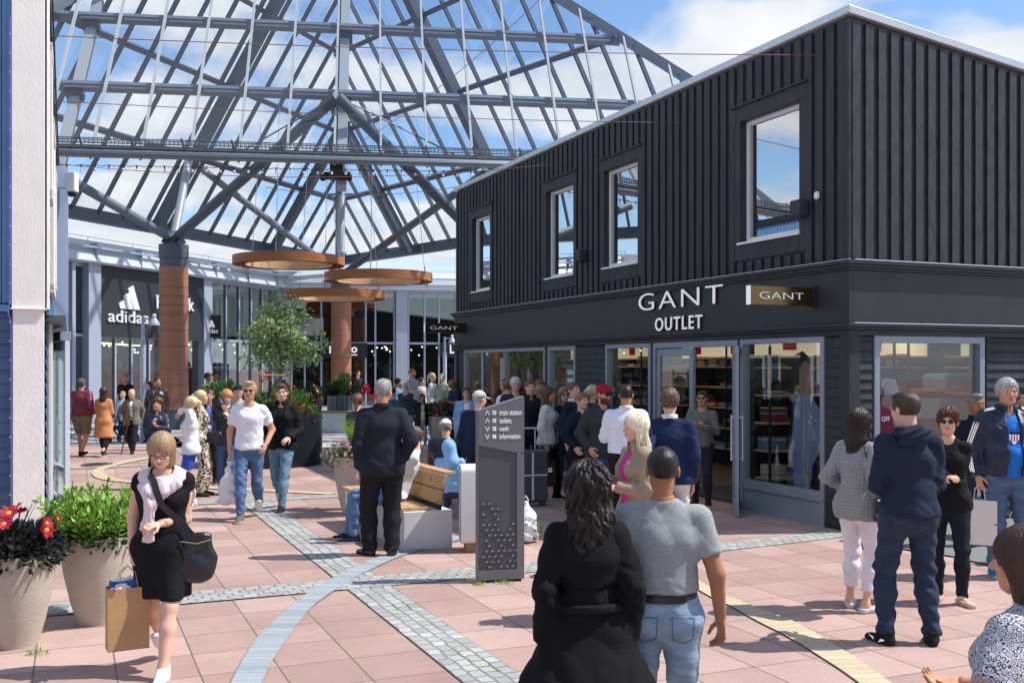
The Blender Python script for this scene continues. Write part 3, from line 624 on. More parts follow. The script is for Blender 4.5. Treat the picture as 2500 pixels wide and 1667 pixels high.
# core
mb.box(-6, -.02, 7.2, LL, 0, 5.88); mb.prism([(-6,.14,0),(-6,.14,zt(.14)-.05),(-6,7.2,5.88),(-6,7.2,0)][::-1], (5.98,0,0)); mb.build('wall', M_blued, lb)
mb = MB(); y = 0.14; k = 0
while y < LL: mb.box(-.02, .0, y, y+.13, 2.66, zt(y+.13)-.05); mb.box(0, .018, y+.05, y+.10, 2.66, zt(y+.13)-.05); y += .145
x = -6
while x < -.4: mb.box(x, x+.14, .11, .14, 2.72, 6.8); mb.box(x+.055, x+.085+.02, .09, .11, 2.72, 6.8); x += .15
mb.build('board_cladding', M_bluew, lb)
mb = MB(); z = 0
while z < 2.6: mb.add([(-6,.115,z),(-.36,.115,z),(-.36,.138,z+.148),(-6,.138,z+.148),(-6,.14,z),(-.36,.14,z)], [(0,1,2,3),(4,5,1,0)]); z += .15
z = 0
while z < 2.6: mb.add([(.022,.14,z),(.022,LL,z),(.002,LL,z+.148),(.002,.14,z+.148),(-.02,.14,z),(-.02,LL,z)], [(0,1,2,3),(4,5,1,0)]); z += .15
mb.build('lap_siding', M_blued, lb)
mb = MB(); mb.box(-6, -.37, .06, .13, 2.62, 2.70); mb.box(0.0, .05, .2, LL, 2.60, 2.66); mb.build('ledge', M_bluew, lb)
mb = MB(); mb.box(-.345, .0, -.0, .13, 2.66, 6.82); mb.box(-.335, -.006, .012, .13, 0, 2.645); mb.box(-.36, .02, -.03, .14, 2.645, 2.66); mb.build('corner_post', M_wpost, lb, bevel=.004)
mb = MB()
for y in (.9, 1.75, 2.6, 3.4, 4.2, 7.6, 9.6, 11.6): mb.box(.024, .06, y, y+.16, 0, 2.6)
mb.box(.02, .05, .14, .24, 2.66, 6.7)
mb.each('pilaster', M_wpost, lb, bevel=.003)
mb = MB()
for y0, y1, z0, z1 in ((.55,1.3,4.05,5.9),(8.0,9.2,3.3,5.2),(1.9,3.6,3.0,5.3),(4.2,5.2,3.2,5.0)):
    mb.box(.02, .07, y0, y0+.1, z0, z1); mb.box(.02, .07, y1-.1, y1, z0, z1); mb.box(.02, .075, y0, y1, z0-.02, z0+.08); mb.box(.02,.075,y0,y1,z1-.08,z1+.02); mb.box(.02, .05, y0+.1, y1-.1, z0+.08, z1-.08)
mb.each('window_frame', M_wpost, lb)
mb = MB(); mb.box(0, .22, .3, 4.9, 2.53, 2.6); mb.build('awning_rail', M_alud, lb)
mb = MB(); mb.prism([(-6.1,-.08,zt(-.08)),(-6.1,-.08,zt(-.08)+.1),(-6.1,7.2,6.03),(-6.1,LL,6.03),(-6.1,LL,5.9),(-6.1,7.2,5.9)], (6.14,0,0)); mb.build('roof', M_steel_blk, lb)
mb = MB(); mb.beam((.062,-.05,zt(-.05)-.02), (.062,7.2,5.92), .025, .09); mb.beam((.062,7.2,5.92), (.062,LL,5.92), .025, .09); mb.build('roof_edge', M_steel_blk, lb)
for y in (7.9, 9.9): MB().box(.0, .05, y, y+1.4, .5, 2.3).build('shop_window', M_wpost, lb); MB().box(.04, .055, y+.1, y+1.3, .6, 2.2).build('window_pane', M_glassup, lb)
# fairy light cable along the post
t = thing('light_cable', 'thin violet cable of tiny lamps running down the white corner post', 'cable', lo_, TH)
mb = MB(); mb.path([(-.36,-.02,6.0),(-.362,-.02,2.72),(-.385,-.045,2.62),(-.352,-.02,2.5),(-.35,-.02,.1)], .006, 5); mb.build('wire', mat('violet_wire', C(120,104,190), .5), t)
mb = MB()
for z in np.arange(.3, 5.9, .22): mb.sph((-.362,-.024,z), .005, 6)
mb.build('bulb', M_letter, t)
# pale pillar box at the end of the wall, with camera
P_ = pt(147, 1300, 17.4); P_.z = 0
M_lav = mat('pale_grey_panel', C(178,188,208), .5, noise=.03)
t = thing('pillar', 'pale grey sheet metal pillar at the far end of the blue building', 'pillar', P_, TH)
mb = MB(); mb.box(-.125,.125,-.12,.2,.25,5.0); mb.build('shaft', M_lav, t, bevel=.005); mb = MB(); mb.box(-.13,.13,-.125,.21,5.0,5.36); mb.build('cap', M_lav, t, bevel=.005)
q = ptd(165, 418, 17.2); t = thing('security_camera', 'cream security camera housing on the pale pillar', 'camera', q, 0)
MB().box(-.075,.08,-.08,.1,-.17,.16).build('housing', mat('cream_plastic', C(226,224,212), .5), t, bevel=.015)
mb = MB(); mb.lathe([(.0,-.16),(.065,-.17),(.07,-.2),(.055,-.24),(.0,-.26)], (0,0,0), 14); mb.build('dome', M_steel_blk, t, smooth=True)
# open glass door
a = pt(122, 1230, 14.9); b = gp(165, 1255); a.z = 0
v = b-a; t = thing('glass_door', 'open white framed glass door standing out from the blue building', 'door', a, math.atan2(v.y, v.x))
L_ = v.length; H_ = 2.33; mb = MB(); f_ = .11
mb.box(0, L_, -.03, .03, .02, .2); mb.box(0, L_, -.03, .03, H_-.13, H_); mb.box(0, f_, -.03, .03, .2, H_-.13); mb.box(L_-f_, L_, -.03, .03, .2, H_-.13); mb.box(f_, L_-f_, -.03, .03, .55, .62)
mb.build('frame', mat('white_lacquer', C(214,220,230), .4), t, bevel=.004)
MB().box(f_-.01, L_-f_+.01, -.004, .004, .19, H_-.12).build('pane', glass('door_glass', (.86,.95,.95,1), 1.0, .06), t)
mb = MB(); mb.box(L_-.34, L_-.30, -.09, -.06, .75, 1.3); mb.box(L_-.33, L_-.31, -.07, -.03, .8, .83); mb.box(L_-.33, L_-.31, -.07, -.03, 1.2, 1.23); mb.build('handle', M_zinc, t)
mb = MB(); mb.box(-.1, L_*.9, -.07, .07, H_+.01, H_+.13); mb.build('door_closer', M_alu, t, bevel=.004)
# neighbouring blue house left of the frame (mirrored in the shop windows) and the row behind the viewer
t = thing('timber_building', 'blue timber building left of the picture, seen mirrored in the shop windows', 'building', E2*-5.2+E1*-9, TH)
MB().box(-8, 0, 0, 17.6, 0, 5.2).build('wall', M_bluew, t); MB().box(-8.1, .1, -.1, 17.7, 5.2, 5.5).build('roof', M_wpost, t)
for y in (2.0, 6.2, 10.4, 14.6):
    MB().box(.0, .06, y-.1, y+1.5, .2, 2.5).build('window_frame', M_wpost, t); MB().box(.05, .075, y, y+1.4, .35, 2.4).build('pane', M_glassup, t)
    MB().box(.0, .05, y-1.3, y-1.1, 0, 5.2).build('pilaster', M_wpost, t)
t = thing('timber_building', 'white and grey low building behind the viewer, seen only mirrored', 'building', E2*-3+E1*-19, TH)
MB().box(0, 22, -8, 0, 0, 5.0).build('wall', M_blued, t); MB().box(-.1, 22.1, -8, .1, 5, 5.3).build('roof', M_alud, t)
for x in range(1, 21, 3): MB().box(x, x+2, 0, .05, .3, 2.6).build('window', M_glassup, t)
# ---------------------------------------------------------------- curved shopping arcade behind
M_aluf = mat('aluminium_fascia', C(212,218,224), .38, metal=.25, noise=.04, nscale=.8)
M_alup = mat('aluminium_pillar', C(176,184,200), .42, metal=.2, noise=.03, nscale=1)
M_sign = mat('charcoal_sign_panel', C(50,55,62), .5, noise=.05, nscale=1)
M_gl2 = glass('arcade_glass', (.30,.32,.33,1), 1.0, .10)
M_gl3 = glass('arcade_shop_glass', (.60,.65,.66,1), 1.0, .05)
M_dot = mat('small_spotlights', (1,.9,.7,1), .5, emit=(1,.85,.6,1), es=5)
M_tube = mat('tube_light', (1,.8,.5,1), .5, emit=(1,.78,.45,1), es=5)
class Fac:
    def __init__(s, p0, p1):
        s.p0 = Vector((*p0, 0)); s.p1 = Vector((*p1, 0)); s.d = (s.p1-s.p0).normalized(); s.L = (s.p1-s.p0).length; s.rot = math.atan2(s.d.y, s.d.x)
        s.n = Vector((s.d.y, -s.d.x, 0))
    def s(s, xd):                       # disp pixel column -> distance along
        t = (xd*K-CX)/F; return (t*s.p0.y-s.p0.x)/(s.d.x-t*s.d.y)
    def z(s, xd, yd):
        Y = (s.p0+s.d*s.s(xd)).y; return HC+(HY-yd*K)/F*Y
A_ = Fac(((175-CX)/F*35.0, 35.0), ((677-CX)/F*47.2, 47.2)); B_ = Fac(((677-CX)/F*47.2, 47.2), (1.5, 50.2))
ZFB, ZRT = 5.53, 6.34
ar = thing('arcade_building', 'curved shopping arcade with silvery fascia and tall dark windows in the background', 'building', A_.p0, 0)
def loc(Fc): return Matrix.Translation(Fc.p0-A_.p0) @ Matrix.Rotation(Fc.rot, 4, 'Z')
def arc_part(name, mb, m, Fc, bevel=0):
    MM = np.array(loc(Fc)); V = np.array(mb.v)@MM[:3,:3].T+MM[:3,3]; mb.v = [tuple(p) for p in V]; return mb.build(name, m, ar, bevel=bevel)
def arc_each(name, mb, m, Fc, bevel=0):
    MM = np.array(loc(Fc)); V = np.array(mb.v)@MM[:3,:3].T+MM[:3,3]; mb.v = [tuple(p) for p in V]; mb.each(name, m, ar, bevel=bevel)
for Fc, pill, ext in ((A_, [(150,158),(188,217),(455,474),(629,648)], (-4,0)), (B_, [(648,666),(908,934),(1052,1072)], (0,4))):
    L_ = Fc.L; a0 = ext[0]; b0 = L_+ext[1]
    mb = MB(); mb.prism([(a0,-.45,ZFB),(a0,-.55,ZFB+.06),(a0,-.35,ZRT-.22),(a0,-.15,ZRT),(a0,3.5,ZRT+.35),(a0,3.5,ZFB+.2),(a0,.3,ZFB)], (b0-a0,0,0)); arc_part('fascia', mb, M_aluf, Fc)
    mb = MB(); mb.box(a0, b0, -.6, -.5, ZRT-.30, ZRT-.24)
    for s_ in np.arange(a0, b0, 2.3): mb.box(s_, s_+.02, -.56, -.2, ZFB+.05, ZRT-.1); mb.tube((s_,-.15,ZRT), (s_,-.15,ZRT+.12), .012, n=5)
    mb.tube((a0,-.15,ZRT+.12), (b0,-.15,ZRT+.12), .01, n=5)
    arc_part('roof_rail', mb, M_alup, Fc)
    mb = MB()
    for xa, xb in pill: mb.box(Fc.s(xa), Fc.s(xb), -.3, .3, 0, ZFB)
    arc_each('pillar', mb, M_alup, Fc, bevel=.01)
    mb = MB(); mb.box(a0, b0, -.1, .1, ZFB-.12, ZFB); mb.box(a0, b0, -.08, .08, 3.0, 3.1); mb.box(a0, b0, -.08, .1, 0, .12)
    xs = [165,222,262,300,340,384,478,517,547,575,600,624] if Fc is A_ else [670,700,738,786,840,862,905,938,975,1008,1046,1080]
    for x in xs: s_ = Fc.s(x); mb.box(s_-.04, s_+.04, -.07, .07, .12, ZFB-.12)
    arc_each('mullion', mb, M_alup, Fc)
    mb = MB(); mb.box(a0, b0, -.012, .012, 3.1, ZFB-.12); arc_part('upper_glazing', mb, M_gl2, Fc)
    mb = MB(); mb.box(a0, b0, -.012, .012, .12, 3.0); arc_part('shop_glazing', mb, M_gl3, Fc)
    mb = MB(); mb.box(a0, b0, 5.0, 5.2, 0, ZFB); mb.box(a0, b0, .1, 5, 3.15, 3.25); mb.box(a0, b0, .1, 5, 0.0, .03); arc_part('inner_wall', mb, mat('arcade_interior', C(70,64,60), .8, noise=.5, nscale=2.5, stretch=(1,1,2)), Fc)
    mb = MB(); r = random.Random(3)
    for i in range(70): s_ = r.uniform(a0, b0); y_ = r.uniform(.6, 3.6); mb.sph((s_, y_, 2.75+r.uniform(-.25,.2)), .045, 5)
    arc_part('ceiling_lamp', mb, M_dot, Fc)
    for i in range(14):
        s_ = a0+(i+.5)*(b0-a0)/14
        mb = MB(); q = .8+1.6*r.random(); mb.box(s_-.7, s_+.7, q+1, q+1.35, 0, 1.9)
        arc_part('shelving', mb, M_cl[r.randrange(10)], Fc)
        mb = MB()
        for z_ in np.arange(.4, 2.0, .38):
            for j in range(6): mb.box(s_-.65+j*.22, s_-.5+j*.22, q+.93, q+1.0, z_, z_+r.uniform(.12,.28), r.randrange(10))
        arc_part('goods', mb, M_cl, Fc)
# tube lights behind adidas fanlight
mb = MB()
for i in range(7): mb.box(A_.s(335)+i*.12, A_.s(335)+i*.12+1.5, 1+i*.5, 1.06+i*.5, 2.75+.03*i, 2.78+.03*i)
arc_part('tube_lamp', mb, M_tube, A_)
# big sign panel with the three-stripe logo
def on(Fc, s_, out, z): p = Fc.p0+Fc.d*s_+Fc.n*out; return Vector((p.x, p.y, z))
sa, sb = A_.s(217), A_.s(455); zb = 3.02
t = thing('shop_sign', 'wide charcoal fascia sign with a large white three bar logo and two white names', 'sign', on(A_, 0, .16, 0), A_.rot)
MB().box(sa+.02, sb-.02, -.06, .06, zb, ZFB-.02).build('panel', M_sign, t)
def stripes(parent, fx, cx, zb_, W, out, d, m):
    """three slanted bars, bottom aligned, growing to the right; cut low left corners"""
    mb = MB(); H = W*.98
    s_ = W/100.0
    bars = [[(0,18),(22,0+0),(27,0),(16,36),(2,25)],[(28,34+14),(46,62),(70,0),(42,0)],[(54,78),(74,100),(100,0),(70,0)]]
    bars = [[(1,20),(22.5,36),(34.7,0),(5.4,0)],[(23.4,52),(48.2,69.4),(64.9,0),(38.5,0)],[(43.7,84),(67.6,100),(100,0),(70.7,0)]]
    for b_ in bars:
        pts = [(cx+(x-50)*s_, out, zb_+z*s_*.78) for x, z in b_][::-1]
        mb.prism(pts, (0, -d, 0))
    return mb.build('logo_bars', m, parent)
c1 = (A_.s(240)+A_.s(322))/2; wl = A_.s(325)-A_.s(232); zt_ = A_.z(280, 657); zb1 = A_.z(280, 712); zb2 = A_.z(280, 741)
stripes(t, 0, c1+wl*.02, zb1+.03, (zt_-zb1)/.78, -.06, .06, M_white)
put_text('letters', 'adidas', 1, .05, M_white, t, frame((c1, -.10, (zb1+zb2)/2-.02), (1,0,0), (0,0,1), (0,-1,0)), bold=.004, fit=(wl, zb1-zb2-.02))
put_text('letters', 'Reebok', 1, .05, M_white, t, frame(((A_.s(345)+A_.s(432))/2, -.12, A_.z(388, 697)), (1,0,0), (0,0,1), (0,-1,0)), bold=.015, fit=(A_.s(432)-A_.s(345), A_.z(388,682)-A_.z(388,712)))
q = on(A_, A_.s(478), .9, 0); t = thing('blade_sign', 'small square black blade sign with a white three bar logo', 'sign', (q.x, q.y, 0), 0)
Y_ = q.y; zt = ptd(480,724,Y_).z; zb = ptd(480,775,Y_).z; cx_ = ptd(484.5,0,Y_).x-q.x; hw = 22.5*K/F*Y_
MB().box(cx_-hw, cx_+hw, -.06, .06, zb, zt).build('panel', M_steel_blk, t, bevel=.01); MB().box(cx_-hw-.15, cx_-hw, -.03, .03, zb+.2, zb+.3).build('bracket', M_alud, t)
stripes(t, 0, cx_, zb+(zt-zb)*.46, hw*.95, -.06, .02, M_letter)
put_text('letters', 'adidas', 1, .02, M_letter, t, frame((cx_, -.07, zb+(zt-zb)*.3), (1,0,0), (0,0,1), (0,-1,0)), bold=.0, fit=(hw*1.5, (zt-zb)*.2))
# black box signs on the far facade
def boxsign(xa, xb, ya, yb, label, items):
    s0, s1 = B_.s(xa), B_.s(xb); z1, z0 = B_.z(xa, ya), B_.z(xa, yb); t = thing('shop_sign', label, 'sign', on(B_, 0, .2, 0), B_.rot)
    MB().box(s0, s1, -.15, .15, z0, z1).build('panel', M_steel_blk, t)
    for tx, xl, xr, f in items:
        put_text('letters', tx, 1, .04, M_letter, t, frame(((B_.s(xl)+B_.s(xr))/2, -.17, (z0+z1)/2+(z1-z0)*.05), (1,0,0), (0,0,1), (0,-1,0)), bold=.03, fit=(B_.s(xr)-B_.s(xl), (z1-z0)*f))
    return t, s0, s1, z0, z1
t, s0, s1, z0, z1 = boxsign(736, 842, 788, 822, 'black box sign with white letters partly hidden by the terracotta column', [('I',755,759,.5),('o',805,819,.4)])
MB().box(B_.s(805), B_.s(819), -.19, -.15, z0+.12, z0+.17).build('underline', M_letter, t)
boxsign(1010, 1064, 786, 820, 'black box sign with big white letters cut off by the black shop', [('LY',1030,1053,.62)])
# white dress form in display window
q = on(A_, A_.s(545), -.6, 0); o = MB().lathe([(0,.4),(.2,.4),(.22,.42),(.05,.5),(.04,.9),(.17,1.0),(.2,1.2),(.13,1.45),(.17,1.65),(.16,1.8),(.06,1.92),(.05,2.0),(0,2.02)], (0,0,0), 18).build('dress_form', mat('teal_cloth', C(96,160,150), .8), None, smooth=True); o.location = q; tag(o, 'teal dressed shop window form behind the left planting', 'mannequin')
# far backdrop: roofs beyond
# ---------------------------------------------------------------- glass pyramid canopy on three columns
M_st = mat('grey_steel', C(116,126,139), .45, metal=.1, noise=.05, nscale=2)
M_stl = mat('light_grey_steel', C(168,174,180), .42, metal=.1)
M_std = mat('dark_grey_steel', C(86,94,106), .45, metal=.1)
M_cgl = glass('canopy_glass', (.955,.975,.99,1), 1.0, .012)
ZE_ = 7.27
nl = lambda X: 26+1.5*(X+11.6)/11.05
VA = Vector((-18.3, nl(-18.3), ZE_)); VB = Vector((9.57, nl(9.57), ZE_)); VC = Vector((-8.6, 50.7, ZE_)); AP = Vector((-5.85, 35, 19.3))
cp = thing('glass_canopy', 'steel and glass pyramid roof spanning the square between the buildings', 'canopy', (0,0,0))
faces = {'near': (VA, VB), 'right': (VB, VC), 'left': (VC, VA)}
def eS(P, Q, xp):
    t_ = (xp-CX)/F; e = (Q-P).normalized(); return (t_*P.y-P.x)/(e.x-t_*e.y)
def face(nm, P, Q, pitch, anchor, rw, rh, mr, thick, pw, ph, mp_, levels=(9.72,12.12,14.55,17.0), inner=1):
    e = (Q-P).normalized(); L = (Q-P).length; sF = (AP-P).dot(e); Ft = P+e*sF; up = (AP-Ft); SLn = up.length; up.normalize(); nrm = e.cross(up)
    if nrm.z < 0: nrm = -nrm
    MB().add([P+nrm*.02, Q+nrm*.02, AP+nrm*.02], [(0,1,2)]).build('glazing', M_cgl, cp)
    mb = MB(); s_ = anchor % pitch
    while s_ < L:
        f_ = s_/sF if s_ < sF else (L-s_)/(L-sF)
        if f_ > .03: mb.beam(P+e*s_-nrm*0+nrm*(.03 if inner < 0 else -.10), P+e*s_+up*(SLn*f_)+nrm*(.03 if inner < 0 else -.10), rw, rh, nrm)
        s_ += pitch
    mb.each('rafter', mr, cp)
    mb = MB()
    for z in levels:
        f_ = (z-ZE_)/(AP.z-ZE_); a = P+(AP-P)*f_; b = Q+(AP-Q)*f_
        mb.beam(a-nrm*(ph/2+.08), b-nrm*(ph/2+.08), pw, ph, nrm)
    mb.each('purlin', mp_, cp)
    mb = MB()
    for s_ in thick:
        f_ = s_/sF if s_ < sF else (L-s_)/(L-sF)
        mb.beam(P+e*s_-nrm*.42, P+e*s_+up*(SLn*f_)-nrm*.42, .34, .34, nrm)
    if thick: mb.each('main_rafter', M_std if inner > 0 else M_st, cp)
    return e, L, sF, Ft, up, SLn, nrm
ctr_s = (Vector(((815-CX)/F*26.9, 0, 0)).x - VA.x)/((VB-VA).normalized().x)
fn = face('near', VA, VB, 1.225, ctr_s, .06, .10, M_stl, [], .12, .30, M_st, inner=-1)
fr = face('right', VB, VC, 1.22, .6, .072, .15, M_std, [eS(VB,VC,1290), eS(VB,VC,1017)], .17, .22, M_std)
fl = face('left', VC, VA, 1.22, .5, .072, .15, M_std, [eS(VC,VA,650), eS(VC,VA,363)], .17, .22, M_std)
# pale lamp strips under the near purlins, box rafters with collars
e, L, sF, Ft, up, SLn, nrm = fn
mb = MB()
for z in (9.72, 12.12, 14.55):
    f_ = (z-ZE_)/(AP.z-ZE_); a = VA+(AP-VA)*f_; b = VB+(AP-VB)*f_; s_ = ctr_s % 1.225
    while s_ < L:
        p = VA+e*s_+up*(SLn*f_)-nrm*.10
        if (p-a).dot(e) > 0 and (p+e*1.0-b).dot(e) < 0: mb.beam(p+e*.08-nrm*.1+Vector((0,-.09,-.05)), p+e*1.02-nrm*.1+Vector((0,-.09,-.05)), .03, .06, nrm)
        s_ += 1.225
mb.build('purlin_flange', M_stl, cp)
mb = MB(); mc = MB()
for xs in (145*1.0, 824.0):
    Yb = 26.4; s_ = (((xs-CX)/F*Yb)-VA.x)/e.x
    f_ = s_/sF if s_ < sF else (L-s_)/(L-sF); f_ = min(f_, .97)
    mb.beam(VA+e*s_-nrm*.55-up*.3, VA+e*s_+up*(SLn*f_)-nrm*.55, .26, .26, nrm)
    for z in (9.72, 12.12, 14.55):
        g_ = (z-ZE_)/(AP.z-ZE_); p = VA+e*s_+up*(SLn*g_)-nrm*.45; mc.beam(p-up*.18, p+up*.05, .44, .36, nrm)
mb.each('box_rafter', M_stl, cp); mc.each('collar', M_std, cp)
mb = MB()
for a in (VA, VB, VC): mb.beam(a-Vector((0,0,.1)), AP-Vector((0,0,.1)), .22, .3)
mb.beam(VC-Vector((0,0,.5)), VC+(AP-VC)*.42-Vector((0,0,.55)), .30, .36)
mb.each('hip_beam', M_st, cp)
mb = MB(); mb.beam(VB-Vector((0,0,.12)), VC-Vector((0,0,.12)), .3, .42); mb.beam(VC-Vector((0,0,.12)), VA-Vector((0,0,.12)), .3, .42); mb.each('eave_beam', M_std, cp)
mb = MB()
for P, Q in ((VB, VC), (VC, VA)):
    d = (Q-P).normalized(); n_ = int((Q-P).length/.12)
    for i in range(0, n_): p = P+d*(i*.12)-Vector((0,0,.34)); mb.box(p.x-.02, p.x+.02, p.y-.02, p.y+.02, p.z-.03, p.z+.01)
mb.build('eave_fringe', M_std, cp)
# near eave: gutter tube, light channel, cable tray
mb = MB(); dn = Vector((0,-.15,.10))
mb.tube(VA+dn, VB+dn, .10, n=14); mb.beam(VA+Vector((0,-.40,.03)), VB+Vector((0,-.40,.03)), .34, .06); mb.build('gutter_tube', M_st, cp, smooth=True)
mb = MB(); mb.beam(VA+Vector((0,-.45,.20)), VB+Vector((0,-.45,.20)), .3, .05); mb.build('gutter', M_stl, cp)
mb = MB(); n_ = int(L/1.225)
for k, (o1, o2) in enumerate(((-.72,.26),(-.72,.34),(-.62,.22),(-.62,.40))): mb.tube(VA+Vector((0,o1,o2)), VB+Vector((0,o1,o2)), .014, n=5)
for i in range(n_*12):
    p = VA+e*(i*1.225/12); mb.box(p.x-.006, p.x+.006, p.y-.72, p.y-.60, p.z+.30, p.z+.315)
    mb.box(p.x-.005, p.x+.005, p.y-.73, p.y-.72, p.z+.22, p.z+.40)
for i in range(n_): p = VA+e*(i*1.225+ctr_s % 1.225); mb.beam(p+Vector((.10,-.74,.14)), p+Vector((.02,-.74,.42)), .04, .05)
mb.build('cable_tray', M_std, cp)
mb = MB(); 
for i in range(int(L/.05)): p = VA+e*(i*.05); mb.box(p.x-.008, p.x+.008, p.y-.02, p.y+.0, p.z+.40, p.z+.50)
mb.build('bird_comb', M_stl, cp)
# columns and branching struts
M_terra = mat('terracotta_cladding', C(166,114,90), .6, noise=.10, nscale=4, bump=.4, bscale=30, stretch=(.3,.3,6), bdist=.004)
cols = [(((424-CX)/F*32.2), 32.2, 'terracotta clad round column in front of the three bar logo sign'), (((833-CX)/F*45.0), 45.0, 'terracotta clad round column at the back of the square, rings hanging in front'), (-1.15, 30.6, 'terracotta clad round column hidden behind the far end of the black shop')]
heads = []
for x, y, l in cols:
    t = thing('column', l, 'column', (x, y, 0), 0, 'round columns carrying the glass roof'); r = .44
    MB().lathe([(0,0),(r,0),(r,.55),(r*.97,.55),(r*.97,.6),(0,.6)], (0,0,0), 36).build('base', M_std, t, smooth='auto')
    pr_ = [(0,.6)]; 
    zs = [.6]; rr_ = random.Random(int(y))
    while zs[-1] < 5.0: zs.append(zs[-1]+rr_.choice((.28,.5,.72,.5)))
    zs[-1] = 5.08
    for a, b in zip(zs[:-1], zs[1:]): pr_ += [(r,a+.008),(r,b-.008),(r-.02,b-.008),(r-.02,b+.008)]
    pr_ += [(0,5.09)]
    MB().lathe(pr_, (0,0,0), 36).build('cladding', M_terra, t, smooth='auto')
    MB().lathe([(0,5.09),(r*.96,5.09),(r*.96,5.35),(r*1.03,5.36),(r*1.03,5.78),(r*.9,5.8),(0,5.8)], (0,0,0), 36).build('head', M_std, t, smooth='auto')
    mb = MB()
    for k in range(4): a = k*pi/2+.4; mb.beam((0,0,5.8), (.3*cos(a), .3*sin(a), 6.0), .03, .3)
    mb.lathe([(0,5.8),(.17,5.8),(.15,6.05),(0,6.08)], (0,0,0), 16); mb.build('node', M_std, t)
    heads.append(Vector((x, y, 5.95)))
def strut(a, b, r, m, l, nm='strut'):
    mb = MB(); a = Vector(a); b = Vector(b); d = (b-a).normalized(); mb.tube(a+d*.25, b, r, n=16); mb.tube(a, a+d*.3, r*.6, r*.98, n=12)
    for t_ in (.33, .66): p = a+(b-a)*t_; mb.tube(p, p+d*.06, r*1.04, n=16)
    return mb.build(nm, m, cp, smooth='auto')
H1, H2, H3 = heads
NC = ptd(775, 222, 27.9)
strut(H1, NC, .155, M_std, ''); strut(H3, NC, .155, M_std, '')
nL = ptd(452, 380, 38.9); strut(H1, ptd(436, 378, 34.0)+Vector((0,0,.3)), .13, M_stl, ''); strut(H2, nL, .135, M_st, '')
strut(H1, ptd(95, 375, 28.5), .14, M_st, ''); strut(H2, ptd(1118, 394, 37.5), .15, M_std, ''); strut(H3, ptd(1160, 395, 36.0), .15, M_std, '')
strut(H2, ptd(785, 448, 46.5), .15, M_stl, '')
mb = MB(); q = ptd(775, 400, 27.2); mb.beam(q+Vector((0,0,.5)), q-Vector((0,0,.1)), .34, .34); mb.beam(q+Vector((-.35,0,-.05)), q+Vector((.35,0,-.05)), .2, .18)
for s_ in (-.3,.3): mb.tube(q+Vector((s_,0,-.05)), q+Vector((s_*1.15,-.25,-.15)), .09)
mb.build('floodlight', M_steel_blk, cp)
# tie rods under the roof
mb = MB(); 
mb.tube(NC, ptd(552, 350, 27.2), .022, n=6); mb.tube(NC, ptd(1110, 388, 30), .022, n=6); mb.tube(ptd(740,447,47), ptd(900,446,47), .05, n=8)
mb.each('tie_rod', M_std, cp)
# hanging wooden rings
M_ring = wood('ring_plywood', C(176,116,74), C(140,84,52), (.15,.15,6), .5)
M_ringin = wood('ring_inner_pale', C(222,180,136), C(196,150,110), (.2,.2,5), .5)
for (xc, yt, wpx, Y, l) in ((664, 600, 253, 38.0, 'largest flat wooden ring hanging at upper left of the three'), (870, 637.5, 246, 38.6, 'flat wooden ring hanging at right of the three'), (768.5, 678, 232, 40.6, 'lowest of the three hanging wooden rings, in front of the back column')):
    c = ptd(xc, yt, Y); Ro = wpx*K/F*Y/2; h = .155
    t = thing('ring_lamp', l, 'ring lamp', c, 0, 'wooden rings hanging under the glass roof')
    MB().lathe([(Ro,-h),(Ro,h),(Ro-.04,h),(Ro-.04,-h)], (0,0,0), 72, close=True).build('outer_band', M_ring, t, smooth='auto')
    MB().lathe([(Ro-.45,-h),(Ro-.45,h),(Ro-.49,h),(Ro-.49,-h)], (0,0,0), 72, close=True).build('inner_band', M_ringin, t, smooth='auto')
    MB().lathe([(Ro-.04,h-.02),(Ro-.04,h-.04),(Ro-.45,h-.04),(Ro-.45,h-.02)], (0,0,0), 72, close=True).build('top_board', M_ring, t, smooth='auto')
    for q_ in (.12,.25): MB().lathe([(Ro-q_,-h+.02),(Ro-q_,h-.04),(Ro-q_-.02,h-.04),(Ro-q_-.02,-h+.02)], (0,0,0), 72, close=True).build('slat', M_ring, t, smooth='auto')
    for k in range(3):
        a = k*2*pi/3+.5; p = Vector((Ro*.94*cos(a), Ro*.94*sin(a), h)); top = Vector((p.x*.75, p.y*.75, 5.0+k*.3))
        MB().tube(p, top, .011, n=5).build('hanging_wire', M_stl, t); MB().tube(p, p+Vector((0,0,.35)), .022, n=6).build('turnbuckle', M_stl, t)
# string of bulbs below the gutter
t = thing('string_lights', 'string of small clear bulbs hanging under the gutter of the glass roof', 'string lights', (0,0,0))
mb = MB(); xs = [130+i*34.0 for i in range(38)]; P_ = []
for i, x in enumerate(xs):
    s_ = (x-135)/(1200-135); Y = 26+1.5*s_-.7; P_.append(pt(x, 401+18*s_, Y))
for a, b in zip(P_[:-1], P_[1:]):
    m_ = (a+b)/2-Vector((0,0,.03)); mb.path([a, m_, b], .009, 4)
mb.build('wire', M_steel_blk, t)
M_bulb = mat('clear_bulb', C(236,232,220), .1, spec=.8)
b0 = MB(); b0.lathe([(0,-.15),(.025,-.145),(.035,-.115),(.02,-.08),(.018,-.07)], (0,0,0), 8); b0 = b0.build('bulb', M_bulb, t, smooth=True)
k0 = MB().tube((0,0,-.08), (0,0,0), .02, n=6).build('bulb_socket', M_steel_blk, b0)
for i, p in enumerate(P_):
    if i == 0: b = b0
    else:
        b = b0.copy(); COL.objects.link(b); b.parent = t; c = k0.copy(); COL.objects.link(c); c.parent = b
    b.location = p
